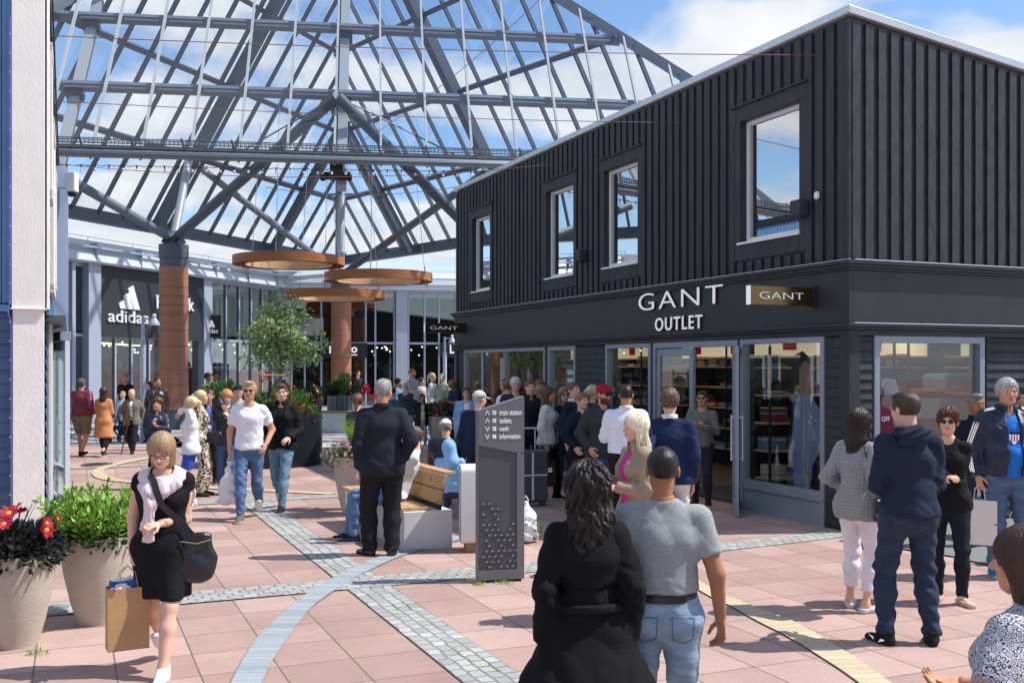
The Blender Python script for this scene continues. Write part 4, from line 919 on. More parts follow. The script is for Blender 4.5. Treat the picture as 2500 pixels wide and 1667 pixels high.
# guy wires across the street
def wire(name, pts, r, m, label, cat='cable', grp=None):
    mb = MB(); mb.path(pts, r, 5, mi=0); o = mb.build(name, m); tag(o, label, cat, grp); return o
M_rust = mat('rusty_wire', C(118,84,72), .6); M_wire = mat('steel_wire', C(120,122,126), .5)
def sag(a, b, d, n=14): a = Vector(a); b = Vector(b); return [a+(b-a)*(i/n)-Vector((0,0,d*4*(i/n)*(1-i/n))) for i in range(n+1)]
for (xa, ya, Ya, xb, yb, d, l) in ((104,82,12.2,1880,128,.05,'topmost guy wire from the blue building to the corner of the black shop'),(112,232,14.2,1568,283,.05,'middle guy wire from the blue building to the black shop wall'),(124,376,17,1308,374,.25,'lowest guy wire from the blue building to the black shop wall')):
    s_, z = Lw(xb, yb); q = gc+E1*s_; q = Vector((q.x, q.y, z))-E2*.04
    wire('guy_wire', sag(ptd(xa, ya, Ya), q, d), .006, M_rust, l, grp='guy wires over the street')
    o = MB(); a = ptd(xa, ya, Ya)
for i, (a, b, l) in enumerate(((ptd(1045,430,24), ptd(610,430,27), 'thin cable crossing low under the glass roof to the black shop'), (ptd(430,600,33), ptd(1050,655,40), 'thin cable from the left column towards the back'), (ptd(1240,0,20), ptd(820,330,28), 'thin slanting cable in front of the glass roof'))):
    wire('cable', sag(a, b, .2), .008, M_wire, l)
# ---------------------------------------------------------------- street furniture
M_conc = mat('pale_concrete', C(222,222,220), .6, noise=.04, nscale=4, bump=.15, bscale=60)
M_pot = mat('sandy_concrete_pot', C(188,177,162), .8, noise=.08, nscale=5, bump=.5, bscale=28, stretch=(1,1,3), bdist=.006)
M_potg = mat('grey_concrete_pot', C(168,162,152), .8, noise=.08, nscale=5, bump=.4, bscale=28, stretch=(1,1,3))
M_soil = mat('soil', C(70,54,42), .95, bump=.8, bscale=40)
M_tot = mat('anthracite_totem', C(112,113,116), .5, noise=.03, nscale=2)
M_totd = mat('anthracite_recess', C(86,86,90), .55, noise=.03, nscale=2)
# info pillar
a = gp(1168, 1425); b = gp(1280, 1419); v = b-a; W_ = v.length; rz = math.atan2(v.y, v.x)
t = thing('info_pillar', 'dark grey slanted top info pillar listing train station, toilets, cash and information', 'sign', a, rz)
zl = HC+(HY-1003)/F*a.y; zr = HC+(HY-967)/F*b.y; D_ = .11; Sx = W_/(1280-1168)
def tx(x): return (x-1168)*Sx
def tz(y): return HC+(HY-y)/F*(a.y+b.y)/2
# body with a sunken panel in the lower front
mb = MB(); zi = tz(1078); zj = tz(1100); x1 = tx(1262); x0 = .012
mb.prism([(0,.018,.03),(W_,.018,.03),(W_,.018,zr),(0,.018,zl)], (0,D_,0))
mb.box(x1, W_, -.0, .018, .12, zj-.02)
mb.prism([(0,0,zi-.03),(W_,0,zj-.035),(W_,0,zr),(0,0,zl)], (0,.018,0)); mb.prism([(0,0,.03),(W_,0,.03),(W_,0,.12),(0,0,.12)], (0,.018,0))
mb.build('body', M_tot, t)
MB().box(x0, x1, .012, .0175, .12, zi-.03).build('recess_panel', M_totd, t)
MB().box(.02, W_-.02, .03, D_-.01, 0, .03).build('foot', M_steel_blk, t)
mb = MB(); r = random.Random(2); s_ = .056; h_ = s_*.866
for row in range(0, 13):
    for k in range(0, 7):
        x = .03+k*s_+(row%2)*s_/2; z = .14+row*h_
        if x+s_ > x1+.05 or r.random() < max(0, (row-5)/11): continue
        if row > 8 and k > 2: continue
        if (k+row) % 2 or r.random() < .7:
            up_ = 1
            c_ = (x+s_/2, z+h_*.4); A3 = [(x+.004,z+.003),(x+s_-.004,z+.003),(x+s_/2,z+h_-.004)]
            for i in range(3):
                p, q = A3[i], A3[(i+1)%3]; mb.beam((p[0], .008, p[1]), (q[0], .008, q[1]), .004, .008, (0,-1,0))
            mb.add([(A3[0][0],-.004,A3[0][1]),(A3[1][0],.012,A3[1][1]),(A3[2][0],.0165,A3[2][1])], [(0,1,2)])
mb.build('triangle_relief', M_tot, t)
for i, (l_, yy, ic) in enumerate((('train station', 1007, 0), ('toilets', 1026.5, 1), ('cash', 1046, 2), ('information', 1065, 3))):
    z = tz(yy); wd = {0:54,1:29,2:22,3:51}[i]*Sx
    put_text('letters', l_, 1, .003, M_letter, t, frame((tx(1219)+wd/2, -.002, z), (1,0,0), (0,0,1), (0,-1,0)), bold=.0, fit=(wd, .047 if i in (0,1,3) else .042))
    MB().box(tx(1202.5), tx(1210.5), -.004, 0, z-.017, z+.017).build('icon', M_letter, t)
    mb = MB(); c = tx(1206.5)
    if ic == 0: mb.box(c-.008,c+.008,-.006,-.004,z-.002,z+.01); mb.box(c-.009,c-.004,-.006,-.004,z-.012,z-.007); mb.box(c+.004,c+.009,-.006,-.004,z-.012,z-.007)
    elif ic == 1: mb.box(c-.008,c-.004,-.006,-.004,z-.011,z+.006); mb.box(c+.004,c+.008,-.006,-.004,z-.011,z+.006); mb.box(c-.001,c+.001,-.006,-.004,z-.012,z+.012)
    elif ic == 2: mb.box(c-.01,c+.01,-.006,-.004,z+.004,z+.008); mb.prism([(c+.008,-.0045,z+.004),(c-.004,-.0045,z-.011),(c-.008,-.0045,z-.008),(c+.002,-.0045,z+.004)], (0,-.0015,0))
    else: mb.box(c-.002,c+.002,-.006,-.004,z-.011,z+.004); mb.box(c-.002,c+.002,-.006,-.004,z+.007,z+.011)
    mb.build('icon_mark', M_tot, t)
    mb = MB(); c = tx(1189.5); d_ = 1 if i < 2 else -1
    for sg in (-1, 1): mb.beam((c, -.002, z+d_*.019), (c+sg*.019, -.002, z-d_*.019), .004, .006, (0,-1,0))
    mb.build('arrow', M_letter, t)
# litter bin
a = gp(1091, 1337); b = gp(1126, 1352); c = gp(1240, 1349.5)
fx = (c-b).normalized(); rz = math.atan2(fx.y, fx.x); t = thing('litter_bin', 'white boxy litter bin between the bench and the info pillar', 'bin', b, rz)
Wb = .66; Db = .36; Hb = .93; zb0 = .1
M_binw = mat('white_enamel', C(226,226,224), .4, noise=.02)
def rrect(w_, z0, z1, r_, n=6):
    pts = []
    for cx_, cz_, a0 in ((w_-r_, z1-r_, 0), (r_, z1-r_, pi/2), (r_, z0+r_, pi), (w_-r_, z0+r_, 1.5*pi)):
        for i in range(n+1): a_ = a0+i/n*pi/2; pts.append((cx_+r_*cos(a_), cz_+r_*sin(a_)))
    return pts
P = rrect(Db, zb0, Hb, .07); mb = MB(); n_ = len(P)       # shell loop round a tube along x (profile in y-z)
Pi = [(min(max(y, .018), Db-.018), min(max(z, zb0+.018), Hb-.018)) for y, z in P]
for x0_, x1_ in ((0, Wb),):
    vs = [(x0_, y, z) for y, z in P]+[(x1_, y, z) for y, z in P]+[(x0_, y, z) for y, z in Pi]+[(x0_+.05, y, z) for y, z in Pi]
    fs = [(i, (i+1)%n_, n_+(i+1)%n_, n_+i) for i in range(n_)]+[(i, 2*n_+i, 2*n_+(i+1)%n_, (i+1)%n_) for i in range(n_)]+[(2*n_+i, 3*n_+i, 3*n_+(i+1)%n_, 2*n_+(i+1)%n_) for i in range(n_)]+[tuple(range(n_, 2*n_))]
    mb.add(vs, fs)
mb.build('shell', M_binw, t, smooth='auto')
MB().box(.035, .045, .02, Db-.02, zb0+.02, .70).build('door', mat('grey_bin_door', C(178,180,184), .5), t, bevel=.003)
MB().box(.2, .21, .02, Db-.02, .70, Hb-.02).build('inner_wall', M_dark, t); MB().box(.045, .2, .02, Db-.02, .69, .70).build('inner_shelf', M_alud, t)
mb = MB(); mb.lathe([(.012,-.002),(.02,-.002),(.02,.004),(.012,.004)], (0,0,0), 16, close=True)
o = mb.build('lock', M_steel_blk, t); o.rotation_euler = (0,R(90),0); o.scale = (1,.7,1); o.location = (.032, Db*.5, .58)
MB().box(.05, Wb-.05, .04, Db-.04, 0, zb0).build('plinth', mat('weathered_wood_base', C(150,126,100), .8, noise=.3, nscale=20), t)
# bench: concrete seat block, timber slats, timber backrest facing away
M_pine = wood('pine_planks', C(206,168,118), C(176,132,84), (.5,9,9), .6, knots=5)
p0 = gp(990, 1346); p1 = gp(1094, 1339); q0 = pt(985, 1217, p0.y*1.0)
t = thing('bench', 'pale concrete bench with pine seat and leaning pine backrest beside the white bin', 'bench', gp(985, 1345), 0)
O = gp(985, 1345); xr = (gp(1094, 1338)-O); ux = xr.normalized(); uy = Vector((-ux.y, ux.x, 0))
bw = xr.length+.05; bl = 2.3
dirL = (pt(985,1345,O.y)-O)
# block runs away (towards the back left); seat face height
zs_ = .42; back = Vector((-.42, .907, 0))          # long direction of the bench
def Bp(s, l, z): p = ux*s+back*l; return (p.x, p.y, z)
mb = MB(); mb.add([Bp(0,0,0),Bp(bw,0,0),Bp(bw,bl,0),Bp(0,bl,0),Bp(0,0,zs_),Bp(bw,0,zs_),Bp(bw,bl,zs_),Bp(0,bl,zs_)], [(0,3,2,1),(0,1,5,4),(1,2,6,5),(2,3,7,6),(3,0,4,7),(4,5,6,7)])
mb.build('seat_block', M_conc, t, bevel=.008)
for k in range(3):
    a0 = -.05+k*.125; mb = MB(); q_ = [Bp(a0,.04,zs_+.003),Bp(a0+.12,.04,zs_+.003),Bp(a0+.12,bl,zs_+.003),Bp(a0,bl,zs_+.003)]
    mb.prism(q_, (0,0,.035)); mb.build('seat_slat', M_pine, t, bevel=.004)
bk = 1.32; s0 = bw-.16; f_ = lambda z: (z-.5)*.22
for k, (z0, z1) in enumerate(((.49,.635),(.645,.80))):
    mb = MB(); q_ = [Bp(s0+f_(z0),.0,z0),Bp(s0+f_(z0),bk,z0),Bp(s0+f_(z1),bk+.04,z1),Bp(s0+f_(z1),.0,z1)]
    mb.prism(q_, (.035*ux.x, .035*ux.y, -.008)); mb.build('backrest_slat', M_pine, t, bevel=.004)
mb = MB(); mb.prism([Bp(s0+f_(.8)+.04,.1,.795),Bp(s0+f_(.8)+.17,.1,.795),Bp(s0+f_(.8)+.17,bk,.795),Bp(s0+f_(.8)+.04,bk,.795)], (0,0,.03)); mb.build('top_rail', M_pine, t, bevel=.004)
mb = MB(); mb.prism([Bp(s0+.02,.02,zs_+.002),Bp(s0+.02,bk,zs_+.002),Bp(s0+.07,bk,.77),Bp(s0+.07,.02,.77)], (.02*ux.x,.02*ux.y,0)); mb.build('back_gap_shade', M_steel_blk, t)  # black sheet standing in for the shadow gap between backrest planks and seat
# lamp posts
def lamp_post(x, yb, yt, arm, label, Y=None, side=1):
    Y = Y or F*HC/(yb-HY); p = pt(x, 0, Y); zt = HC+(HY-yt)/F*Y; t = thing('street_lamp', label, 'street lamp', (p.x, p.y, 0), 0, 'grey lamp posts on the square')
    MB().lathe([(0,0),(.075,0),(.075,zt*.80),(.045,zt*.81),(.045,zt),(0,zt)], (0,0,0), 18).build('post', M_lav, t, smooth='auto')
    mb = MB(); mb.beam((0,0,zt-.06), (side*arm,0,zt-.06), .05, .04); mb.build('arm', M_lav, t)
    MB().lathe([(0,.02),(.05,.0),(.11,-.10),(.15,-.17),(.15,-.20),(0,-.20)], (side*arm,0,zt-.03), 20).build('lamp_shade', M_lav, t, smooth='auto')
    MB().sph((side*arm,0,zt+.02), .06, 10).build('lamp_cap', M_conc, t, smooth=True)
lamp_post(349, 1075, 773, .3, 'pale grey lamp post in front of the three bar logo sign')
lamp_post(1086, 1010, 822, .28, 'pale grey lamp post under the dark blade sign at the end of the black shop', Y=40)
# ---------------------------------------------------------------- planting
def leafmat(name, c1, c2, rough=.5, trans=.25):
    m = bpy.data.materials.new(name); m.use_nodes = True; t = m.node_tree; b = t.nodes['Principled BSDF']; b.inputs['Roughness'].default_value = rough
    ge = N(t, 'ShaderNodeNewGeometry'); r = N(t, 'ShaderNodeMixRGB'); t.links.new(ge.outputs['Random Per Island'], r.inputs[0]); r.inputs[1].default_value = c1; r.inputs[2].default_value = c2
    t.links.new(r.outputs[0], b.inputs['Base Color'])
    tl = N(t, 'ShaderNodeBsdfTranslucent'); t.links.new(r.outputs[0], tl.inputs[0]); mx = N(t, 'ShaderNodeMixShader', Fac=trans)
    t.links.new(b.outputs[0], mx.inputs[1]); t.links.new(tl.outputs[0], mx.inputs[2]); t.links.new(mx.outputs[0], t.nodes['Material Output'].inputs[0]); return m
def leaves(C0, D, U, L_, W_, fold=.25):
    """leaf blades: base points C0 (n,3), directions D, side vectors U, lengths, widths -> verts, quads (2 per leaf)"""
    n = len(C0); L_ = np.broadcast_to(L_, (n,)).reshape(n,1); W_ = np.broadcast_to(W_, (n,)).reshape(n,1)
    Nn = np.cross(D, U); mid = C0+D*L_*.5
    V = np.stack([C0, mid+U*W_*.5+Nn*W_*fold*.5, C0+D*L_, mid-U*W_*.5+Nn*W_*fold*.5], 1).reshape(-1,3)
    i = np.arange(n)*4; Fq = np.stack([i, i+1, i+2], 1); Fr = np.stack([i, i+2, i+3], 1)
    return V, np.concatenate([Fq, Fr])
def unit(a): return a/np.maximum(np.linalg.norm(a, axis=-1, keepdims=True), 1e-9)
def leafset(name, n, ctr, rad, ll, lw, m, parent, seed, shell=.55, updir=.35, clumps=0, zmin=None):
    r = np.random.default_rng(seed); ctr = np.array(ctr); rad = np.array(rad)
    d = unit(r.normal(size=(n,3))); rr = shell+(1-shell)*r.random((n,1))**.6
    if clumps:
        cc = unit(r.normal(size=(clumps,3)))*(.35+.55*r.random((clumps,1))); cs = .22+.2*r.random(clumps); k = r.integers(0, clumps, n)
        p = cc[k]+d*cs[k][:,None]*(.5+.5*r.random((n,1))); d = unit(d+unit(p)*.6)
    else: p = d*rr
    P = ctr+p*rad
    if zmin is not None: ok = P[:,2] > zmin; P = P[ok]; d = d[ok]
    D = unit(d+np.array([0,0,updir])+r.normal(size=d.shape)*.45); U = unit(np.cross(D, r.normal(size=D.shape)))
    V, Fq = leaves(P, D, U, ll*(.7+.6*r.random(len(P))), lw*(.7+.6*r.random(len(P)))); return np_mesh(name, V, Fq, m, parent)
L_lime = leafmat('lime_leaf', C(172,206,84), C(92,146,44)); L_dk = leafmat('dark_green_leaf', C(62,98,50), C(34,62,32)); L_mid = leafmat('mid_green_leaf', C(110,146,72), C(60,98,44))
L_bronze = leafmat('bronze_leaf', C(58,64,58), C(34,40,38), .4, .12); L_grass = leafmat('grass_blade', C(176,200,96), C(112,150,60)); L_tree = leafmat('silver_green_leaf', C(190,206,150), C(104,138,76), .45, .4); L_wine = leafmat('wine_leaf', C(120,44,56), C(70,34,40))
M_fl_red = leafmat('crimson_petal', C(206,20,50), C(160,10,46)); M_fl_pink = leafmat('pale_pink_petal', C(236,206,206), C(206,150,160)); M_fl_yel = leafmat('yellow_petal', C(240,214,60), C(230,180,50)); M_fl_or = leafmat('coral_petal', C(232,110,90), C(220,60,50))
def pot(c, rt, rb, h, m, label, grp=None):
    t = thing('plant_pot', label, 'plant pot', c, 0, grp)
    MB().lathe([(0,0),(rb,0),(rb*1.02,.02),(rb+(rt-rb)*.38,h*.25),(rb+(rt-rb)*.78,h*.6),(rt,h*.92),(rt*1.0,h),(rt*.93,h),(rt*.9,h*.9),(0,h*.88)], (0,0,0), 48).build('pot', m, t, smooth='auto')
    MB().lathe([(0,h*.90),(rt*.9,h*.885)], (0,0,0), 24).build('soil', M_soil, t); return t
def flowerheads(name, parent, n, ctr, rad, r_, m, mc, seed, petals=8, up=.6):
    r = np.random.default_rng(seed); Vs = []; Fs = []; Ms = []; o = 0; single = n <= 40
    for i in range(n):
        d = unit(r.normal(size=3)+np.array([0,-.25,up])); p = np.array(ctr)+d*np.array(rad)*(.85+.3*r.random()); nz = unit(d+r.normal(size=3)*.35+np.array([0,-.3,.1])); a = unit(np.cross(nz, [0.1,.2,1])); b = np.cross(nz, a); rr = r_*(.75+.4*r.random())
        ang = np.arange(petals)*2*pi/petals; D = unit(a*np.cos(ang)[:,None]+b*np.sin(ang)[:,None]+nz*.25); U = np.cross(D, nz)
        V, Fq = leaves(np.repeat(p[None], petals, 0), D, U, rr, rr*.62, .2)
        c8 = np.array([p+nz*rr*.15]+[p+nz*rr*.05+(a*cos(q)+b*sin(q))*rr*.24 for q in np.arange(6)*pi/3]); F8 = np.array([(0,k+1,(k+1)%6+1) for k in range(6)])+len(V); V = np.concatenate([V, c8]); M_ = np.array([0]*len(Fq)+[1]*6); Fq = np.concatenate([Fq, F8])
        if single: np_mesh('flower', V, Fq, [m, mc], parent, mi=M_)
        else: Vs.append(V); Fs.append(Fq+o); Ms.append(M_); o += len(V)
    if not single: fo = np_mesh('blossom', np.concatenate(Vs), np.concatenate(Fs), [m, mc], parent, mi=np.concatenate(Ms)); fo['kind'] = 'stuff'
# big pots at left
cB = gp(217, 1531); cB.y += .18
tB = pot(cB, .285, .155, .68, M_pot, 'tall sandy concrete pot of lime green leaves, right of the crimson flowers', 'tall sandy pots at lower left')
tl = thing('shrub', 'bushy lime green laurel like plant in the second sandy pot', 'plant', cB+Vector((0,0,.6)))
r = np.random.default_rng(5)
Ps = []; Ds = []; mbs = MB()
for i in range(74):
    a = r.random()*2*pi; rr = .25*math.sqrt(r.random()); b0_ = np.array([rr*cos(a), rr*sin(a), .0]); lean = np.array([cos(a)*rr*2.2, sin(a)*rr*2.2, 1.0])+r.normal(size=3)*.16; lean /= np.linalg.norm(lean); h = .22+.26*r.random()
    mbs.tube(tuple(b0_), tuple(b0_+lean*h), .004, n=4)
    for j in range(26):
        f_ = .25+.8*(j/26); an = j*2.4+i; sd2 = unit(np.cross(lean, [cos(an), sin(an), .3])); Ps.append(b0_+lean*h*min(f_,1)); Ds.append(unit(sd2*.9+lean*(.35+.6*f_)))
Ps = np.array(Ps); Ds = np.array(Ds); Us = unit(np.cross(Ds, r.normal(size=Ds.shape)+np.array([0,0,2.0])))
V, Fq = leaves(Ps, Ds, Us, .062+.03*r.random(len(Ps)), .026+.01*r.random(len(Ps)), .3); np_mesh('foliage', V, Fq, L_lime, tl); mbs.build('stem', L_dk, tl)
leafset('lower_foliage', 1500, (0,0,.06), (.30,.30,.11), .07, .03, L_dk, tl, 8, .3)
cA = gp(28, 1590); cA.y += .18; cA.x -= .06
tA = pot(cA, .275, .15, .66, M_pot, 'tall sandy concrete pot of crimson flowers and dark leaves at the left edge', 'tall sandy pots at lower left')
ta = thing('flowering_plant', 'crimson dahlias over dark bronze leaves in the leftmost pot', 'plant', cA+Vector((0,0,.6)))
leafset('foliage', 2300, (0,0,.08), (.31,.30,.17), .078, .036, L_bronze, ta, 11, .3, .1)
mb = MB(); rr_ = random.Random(3)
for i in range(14): a = rr_.uniform(0,6.28); mb.path([(0,0,.1), (.15*cos(a), .15*sin(a), .25), (.3*cos(a), .3*sin(a), .35+rr_.random()*.1)], .004, 4)
mb.build('stem', L_bronze, ta)
flowerheads('petals', ta, 15, (0,0,.16), (.34,.3,.22), .068, M_fl_red, M_fl_yel, 21)
# pot with pink flowers and grass (centre)
cC = gp(860, 1264); cC.y += .3
pot(cC, .30, .17, .78, M_pot, 'tall sandy pot of pink flowers and grass left of the charcoal suited man')
tc_ = thing('flowering_plant', 'pale pink flowers with bright ornamental grass in the pot beside the dark suited man', 'plant', cC+Vector((0,0,.7)))
leafset('foliage', 1700, (-.02,0,.10), (.40,.36,.20), .05, .022, L_mid, tc_, 31, .2, .2)
flowerheads('petals', tc_, 260, (-.03,-.03,.1), (.42,.36,.22), .026, M_fl_pink, M_fl_pink, 33, 5)
r = np.random.default_rng(9); n = 420; a = r.random(n)*2*pi; P0 = np.stack([.12+.1*np.cos(a)*r.random(n), .1*np.sin(a), np.full(n,.08)], 1)
D = unit(np.stack([np.cos(a)*.5*r.random(n), np.sin(a)*.5*r.random(n), np.ones(n)], 1)); Ln = .3+.38*r.random(n); U = unit(np.cross(D, [.3,1,.1])); mid_ = P0+D*Ln[:,None]*.6; tip = mid_+unit(D+np.stack([np.cos(a), np.sin(a), -.3*np.ones(n)], 1)*.8)*Ln[:,None]*.42
V = np.stack([P0-U*.004, P0+U*.004, mid_+U*.006, mid_-U*.006, tip], 1).reshape(-1,3); i = np.arange(n)*5
np_mesh('grass', V, np.concatenate([np.stack([i,i+1,i+2],1), np.stack([i,i+2,i+3],1), np.stack([i+3,i+2,i+4],1)]), L_grass, tc_)
# large black round planter
cD = gp(640, 1142); cD.y += .75
t = thing('planter', 'big black sheet metal planter behind the two walking young men', 'planter', cD)
M_blkm = mat('black_sheet_metal', C(44,50,60), .35, metal=.3, noise=.1, nscale=2)
MB().lathe([(0,0),(1.0,0),(1.02,.04),(1.02,1.02),(.97,1.02),(.97,.9),(0,.9)], (0,0,0), 40).build('shell', M_blkm, t, smooth='auto')
MB().lathe([(0,.94),(.97,.93)], (0,0,0), 24).build('soil', M_soil, t)
t = thing('flower_bed', 'mixed green and coral planting in the big black planter', 'plant', cD+Vector((0,0,.95)))
leafset('foliage', 2600, (.45,-.1,.28), (.5,.6,.5), .06, .026, L_mid, t, 41, .2, .5, 14, -.02); leafset('foliage', 1800, (-.35,0,.18), (.6,.7,.3), .06, .03, L_dk, t, 42, .2, .5, 14, -.02)
leafset('petals', 380, (.62,-.2,.12), (.35,.5,.22), .05, .03, M_fl_or, t, 43, .4, .5, 9); leafset('petals', 260, (.8,-.2,.0), (.2,.4,.2), .06, .03, L_wine, t, 44, .4, .2, 5)
leafset('petals', 240, (.1,.2,.4), (.25,.2,.12), .05, .04, M_fl_yel, t, 45, .4, .5, 5)
mb = MB()
for x in (-.2, .42): mb.tube((x,-.1,0), (x,-.1,.95), .025, n=7)
mb.tube((-.2,-.1,.85), (.42,-.1,.85), .02, n=7); mb.build('tree_stake', wood('stake_wood', C(190,160,110), C(150,120,80)), t)
# long flower beds behind
def bed(xa, xb, yt, yb, Y, label, sets, seed):
    a = ptd(xa, yb, Y); b = ptd(xb, yb, Y); t = thing('flower_bed', label, 'plants', Vector(((a.x+b.x)/2, Y, 0)))
    wd = (b.x-a.x)/2; h = ptd(xa, yt, Y).z
    for i, (fx_, fw, h0, h1, n, m, ll) in enumerate(sets):
        leafset('petals' if 'petal' in m.name else 'foliage', n, (fx_*wd,0,(h0+h1)/2*h), (fw*wd,.6,(h1-h0)/2*h), ll, ll*.5, m, t, seed+i, .2, .5, 12, .05)
    return t
bed(478, 625, 862, 960, 25.5, 'leafy green and white flowering bed behind the boy with ginger hair', [(-.6,.45,.2,1.05,1600,L_mid,.09),(.1,.5,.1,.9,1500,L_dk,.09),(.7,.5,.1,.85,1500,L_mid,.09),(.3,.7,.3,.9,260,M_fl_pink,.08),(.75,.3,.85,1.15,60,M_fl_red,.09)], 50)
bed(600, 735, 868, 955, 27.0, 'dark red leaved and coral flowering bed under the young tree', [(-.3,.6,.2,1.0,1500,L_wine,.09),(.3,.6,.1,.9,1600,L_dk,.09),(.7,.3,.3,.95,900,L_wine,.09),(-.2,.6,.4,.9,260,M_fl_or,.08),(.1,.3,.4,.8,160,M_fl_yel,.09),(.55,.3,.4,.8,160,M_fl_pink,.09)], 60)
# young tree
bt = ptd(645, 950, 26.5); bt.z = .5
t = thing('tree', 'small round crowned silver green tree rising from the planting in the middle', 'tree', bt)
Ct = ptd(648, 768, 26.5)-bt
mb = MB(); mb.tube((0,0,-.4), (-.02,0,Ct.z*.5), .05, .042, n=10); mb.tube((-.02,0,Ct.z*.5), (.02,0,Ct.z+.2), .042, .02, n=8)
rr_ = random.Random(6)
for i in range(22):
    z0 = Ct.z-.75+rr_.random()*.9; a = i*2.4; L_ = .6+.5*rr_.random(); q = Vector((0,0,z0)); q2 = q+Vector((cos(a)*L_, sin(a)*L_, .35+.4*rr_.random())); mb.tube(q, q2, .018, .006, n=5)
    for k in range(2): mb.tube(q+(q2-q)*.6, q+(q2-q)*.6+Vector((cos(a+k-.5)*.3, sin(a+k-.5)*.3, .25)), .008, .004, n=4)
mb.build('trunk', mat('grey_bark', C(128,112,94), .9, bump=.8, bscale=60), t)
rT = np.random.default_rng(77); n = 3700
cl = []
for i in range(46):
    d_ = unit(rT.normal(size=3)); q = d_*np.array([.93,.85,.95])*(.40+.5*rT.random()); q[2] -= .12*(q[0]/1.0); 
    q[2] += (-.25 if q[0] < -.7 else 0)
    cl.append(q)
cl += [np.array([.9,-.1,-.42]), np.array([1.02,.1,-.15]), np.array([-.85,0,.0]), np.array([-.1,0,.98]), np.array([.2,0,.85]), np.array([.75,0,-.6]), np.array([-.8,-.1,-.6])]
cl = np.array(cl); k = rT.integers(0, len(cl), n); p = cl[k]+unit(rT.normal(size=(n,3)))*(.08+.20*rT.random((n,1)))
D = unit(unit(p-cl[k])+np.array([0,0,-.1])+rT.normal(size=(n,3))*.4); U = unit(np.cross(D, rT.normal(size=(n,3))))
V, Fq = leaves(p+np.array([0,0,Ct.z]), D, U, .085+.05*rT.random(n), .05+.03*rT.random(n)); np_mesh('crown', V, Fq, L_tree, t)
# dark planter and bench in front of the back column
def simplebench(xa, xb, yt, yb, Y, label, dz=0, slope=0):
    a = ptd(xa, yb, Y); b = ptd(xb, yb, Y); zt = ptd(xa, yt, Y).z; t = thing('bench', label, 'bench', (a.x, Y, 0), slope, 'pale benches round the planting'); L_ = b.x-a.x
    mb = MB(); n_ = max(1, int(L_/1.6))
    for i in range(n_): mb.box(i*L_/n_+.01, (i+1)*L_/n_-.01, 0, .7, .0, zt-.05)
    mb.build('block', M_conc, t, bevel=.02); mb = MB()
    for k in range(5): mb.box(-.02, L_+.02, -.03+k*.15, .10+k*.15, zt-.05, zt)
    mb.build('seat_slat', wood('grey_slats', C(172,152,128), C(140,120,98), (.5,6,6)), t); return t
simplebench(730, 872, 944, 984, 31, 'pale bench wall with slatted seat in front of the back column')
simplebench(1043, 1092, 975, 1008, 33, 'short pale bench behind the pot of dark red flowers')
simplebench(868, 940, 935, 962, 38, 'pale bench behind the blonde woman in a denim skirt')
p = ptd(786, 944, 32); t = thing('planter', 'corrugated dark planter of low shrubs at the foot of the back column', 'planter', (p.x, 32.3, 0)); hz = ptd(786, 908, 32).z; hw = 36*K/F*32
mb = MB(); n_ = 48; pf = []
for i in range(n_*2): a = 2*pi*i/(n_*2); rr = 1+.02*(1 if i % 4 < 2 else -1); pf.append((hw*rr*cos(a), .9*rr*sin(a), .3))
mb.prism(pf, (0,0,hz-.3)); mb.build('shell', mat('corrugated_zinc', C(92,104,112), .4, metal=.4), t)
t = thing('shrub', 'low conifer like shrubs with red blooms at the foot of the back column', 'plant', (p.x, 32.3, hz-.1))
leafset('foliage', 2400, (-.1,0,.25), (.85,.7,.42), .11, .03, L_dk, t, 81, .2, .9, 10, 0); leafset('foliage', 900, (.0,0,.35), (.4,.4,.4), .12, .03, L_mid, t, 82, .2, 1.2, 6, 0); leafset('petals', 200, (.8,-.2,.2), (.3,.4,.3), .07, .05, M_fl_red, t, 83, .3, .5, 6); leafset('petals', 200, (-.85,-.1,.2), (.35,.4,.25), .07, .05, M_fl_yel, t, 84, .3, .5, 6)
for x, yb, rt, l, seed, mm in ((1012, 1031, .36, 'grey pot of dark red flowers near the end of the black shop', 91, M_fl_red), (1048, 1012, .30, 'grey pot of green herbs just behind the dark red flowers', 92, None)):
    c = gp(x*K, yb*K); c.y += .3; pot(c, rt, rt*.55, .78, M_potg, l)
    t = thing('flowering_plant' if mm else 'shrub', ('dark red roses over dark leaves in the grey pot' if mm else 'small green shrub in the rear grey pot'), 'plant', c+Vector((0,0,.72)))
    leafset('foliage', 1500, (0,0,.15), (.42,.38,.24), .07, .03, L_dk if mm else L_mid, t, seed, .2, .4, 0, 0)
    if mm: flowerheads('petals', t, 36, (0,0,.18), (.4,.34,.26), .06, M_fl_red, L_wine, seed, 7)
# weeds in the joints
def weeds(x, y, label, n=60, s=.05):
    c = gp(x, y); t = leafset('weed', n, (0,0,.006), (s*1.6,s,.012), .03, .01, L_grass, None, int(x), .1, .6); t.location = c; tag(t, label, 'weed')
weeds(95, 1545, 'green weed in the joint left of the second pot base'); weeds(90, 1597, 'green weed in the joint below the leftmost pot'); weeds(1170, 1428, 'grass tuft at the left foot of the info pillar', 80, .04); weeds(1230, 1424, 'grass tuft along the foot of the info pillar', 80, .06); weeds(2010, 1302, 'grass tuft by the foot of the black shop window', 200, .12)
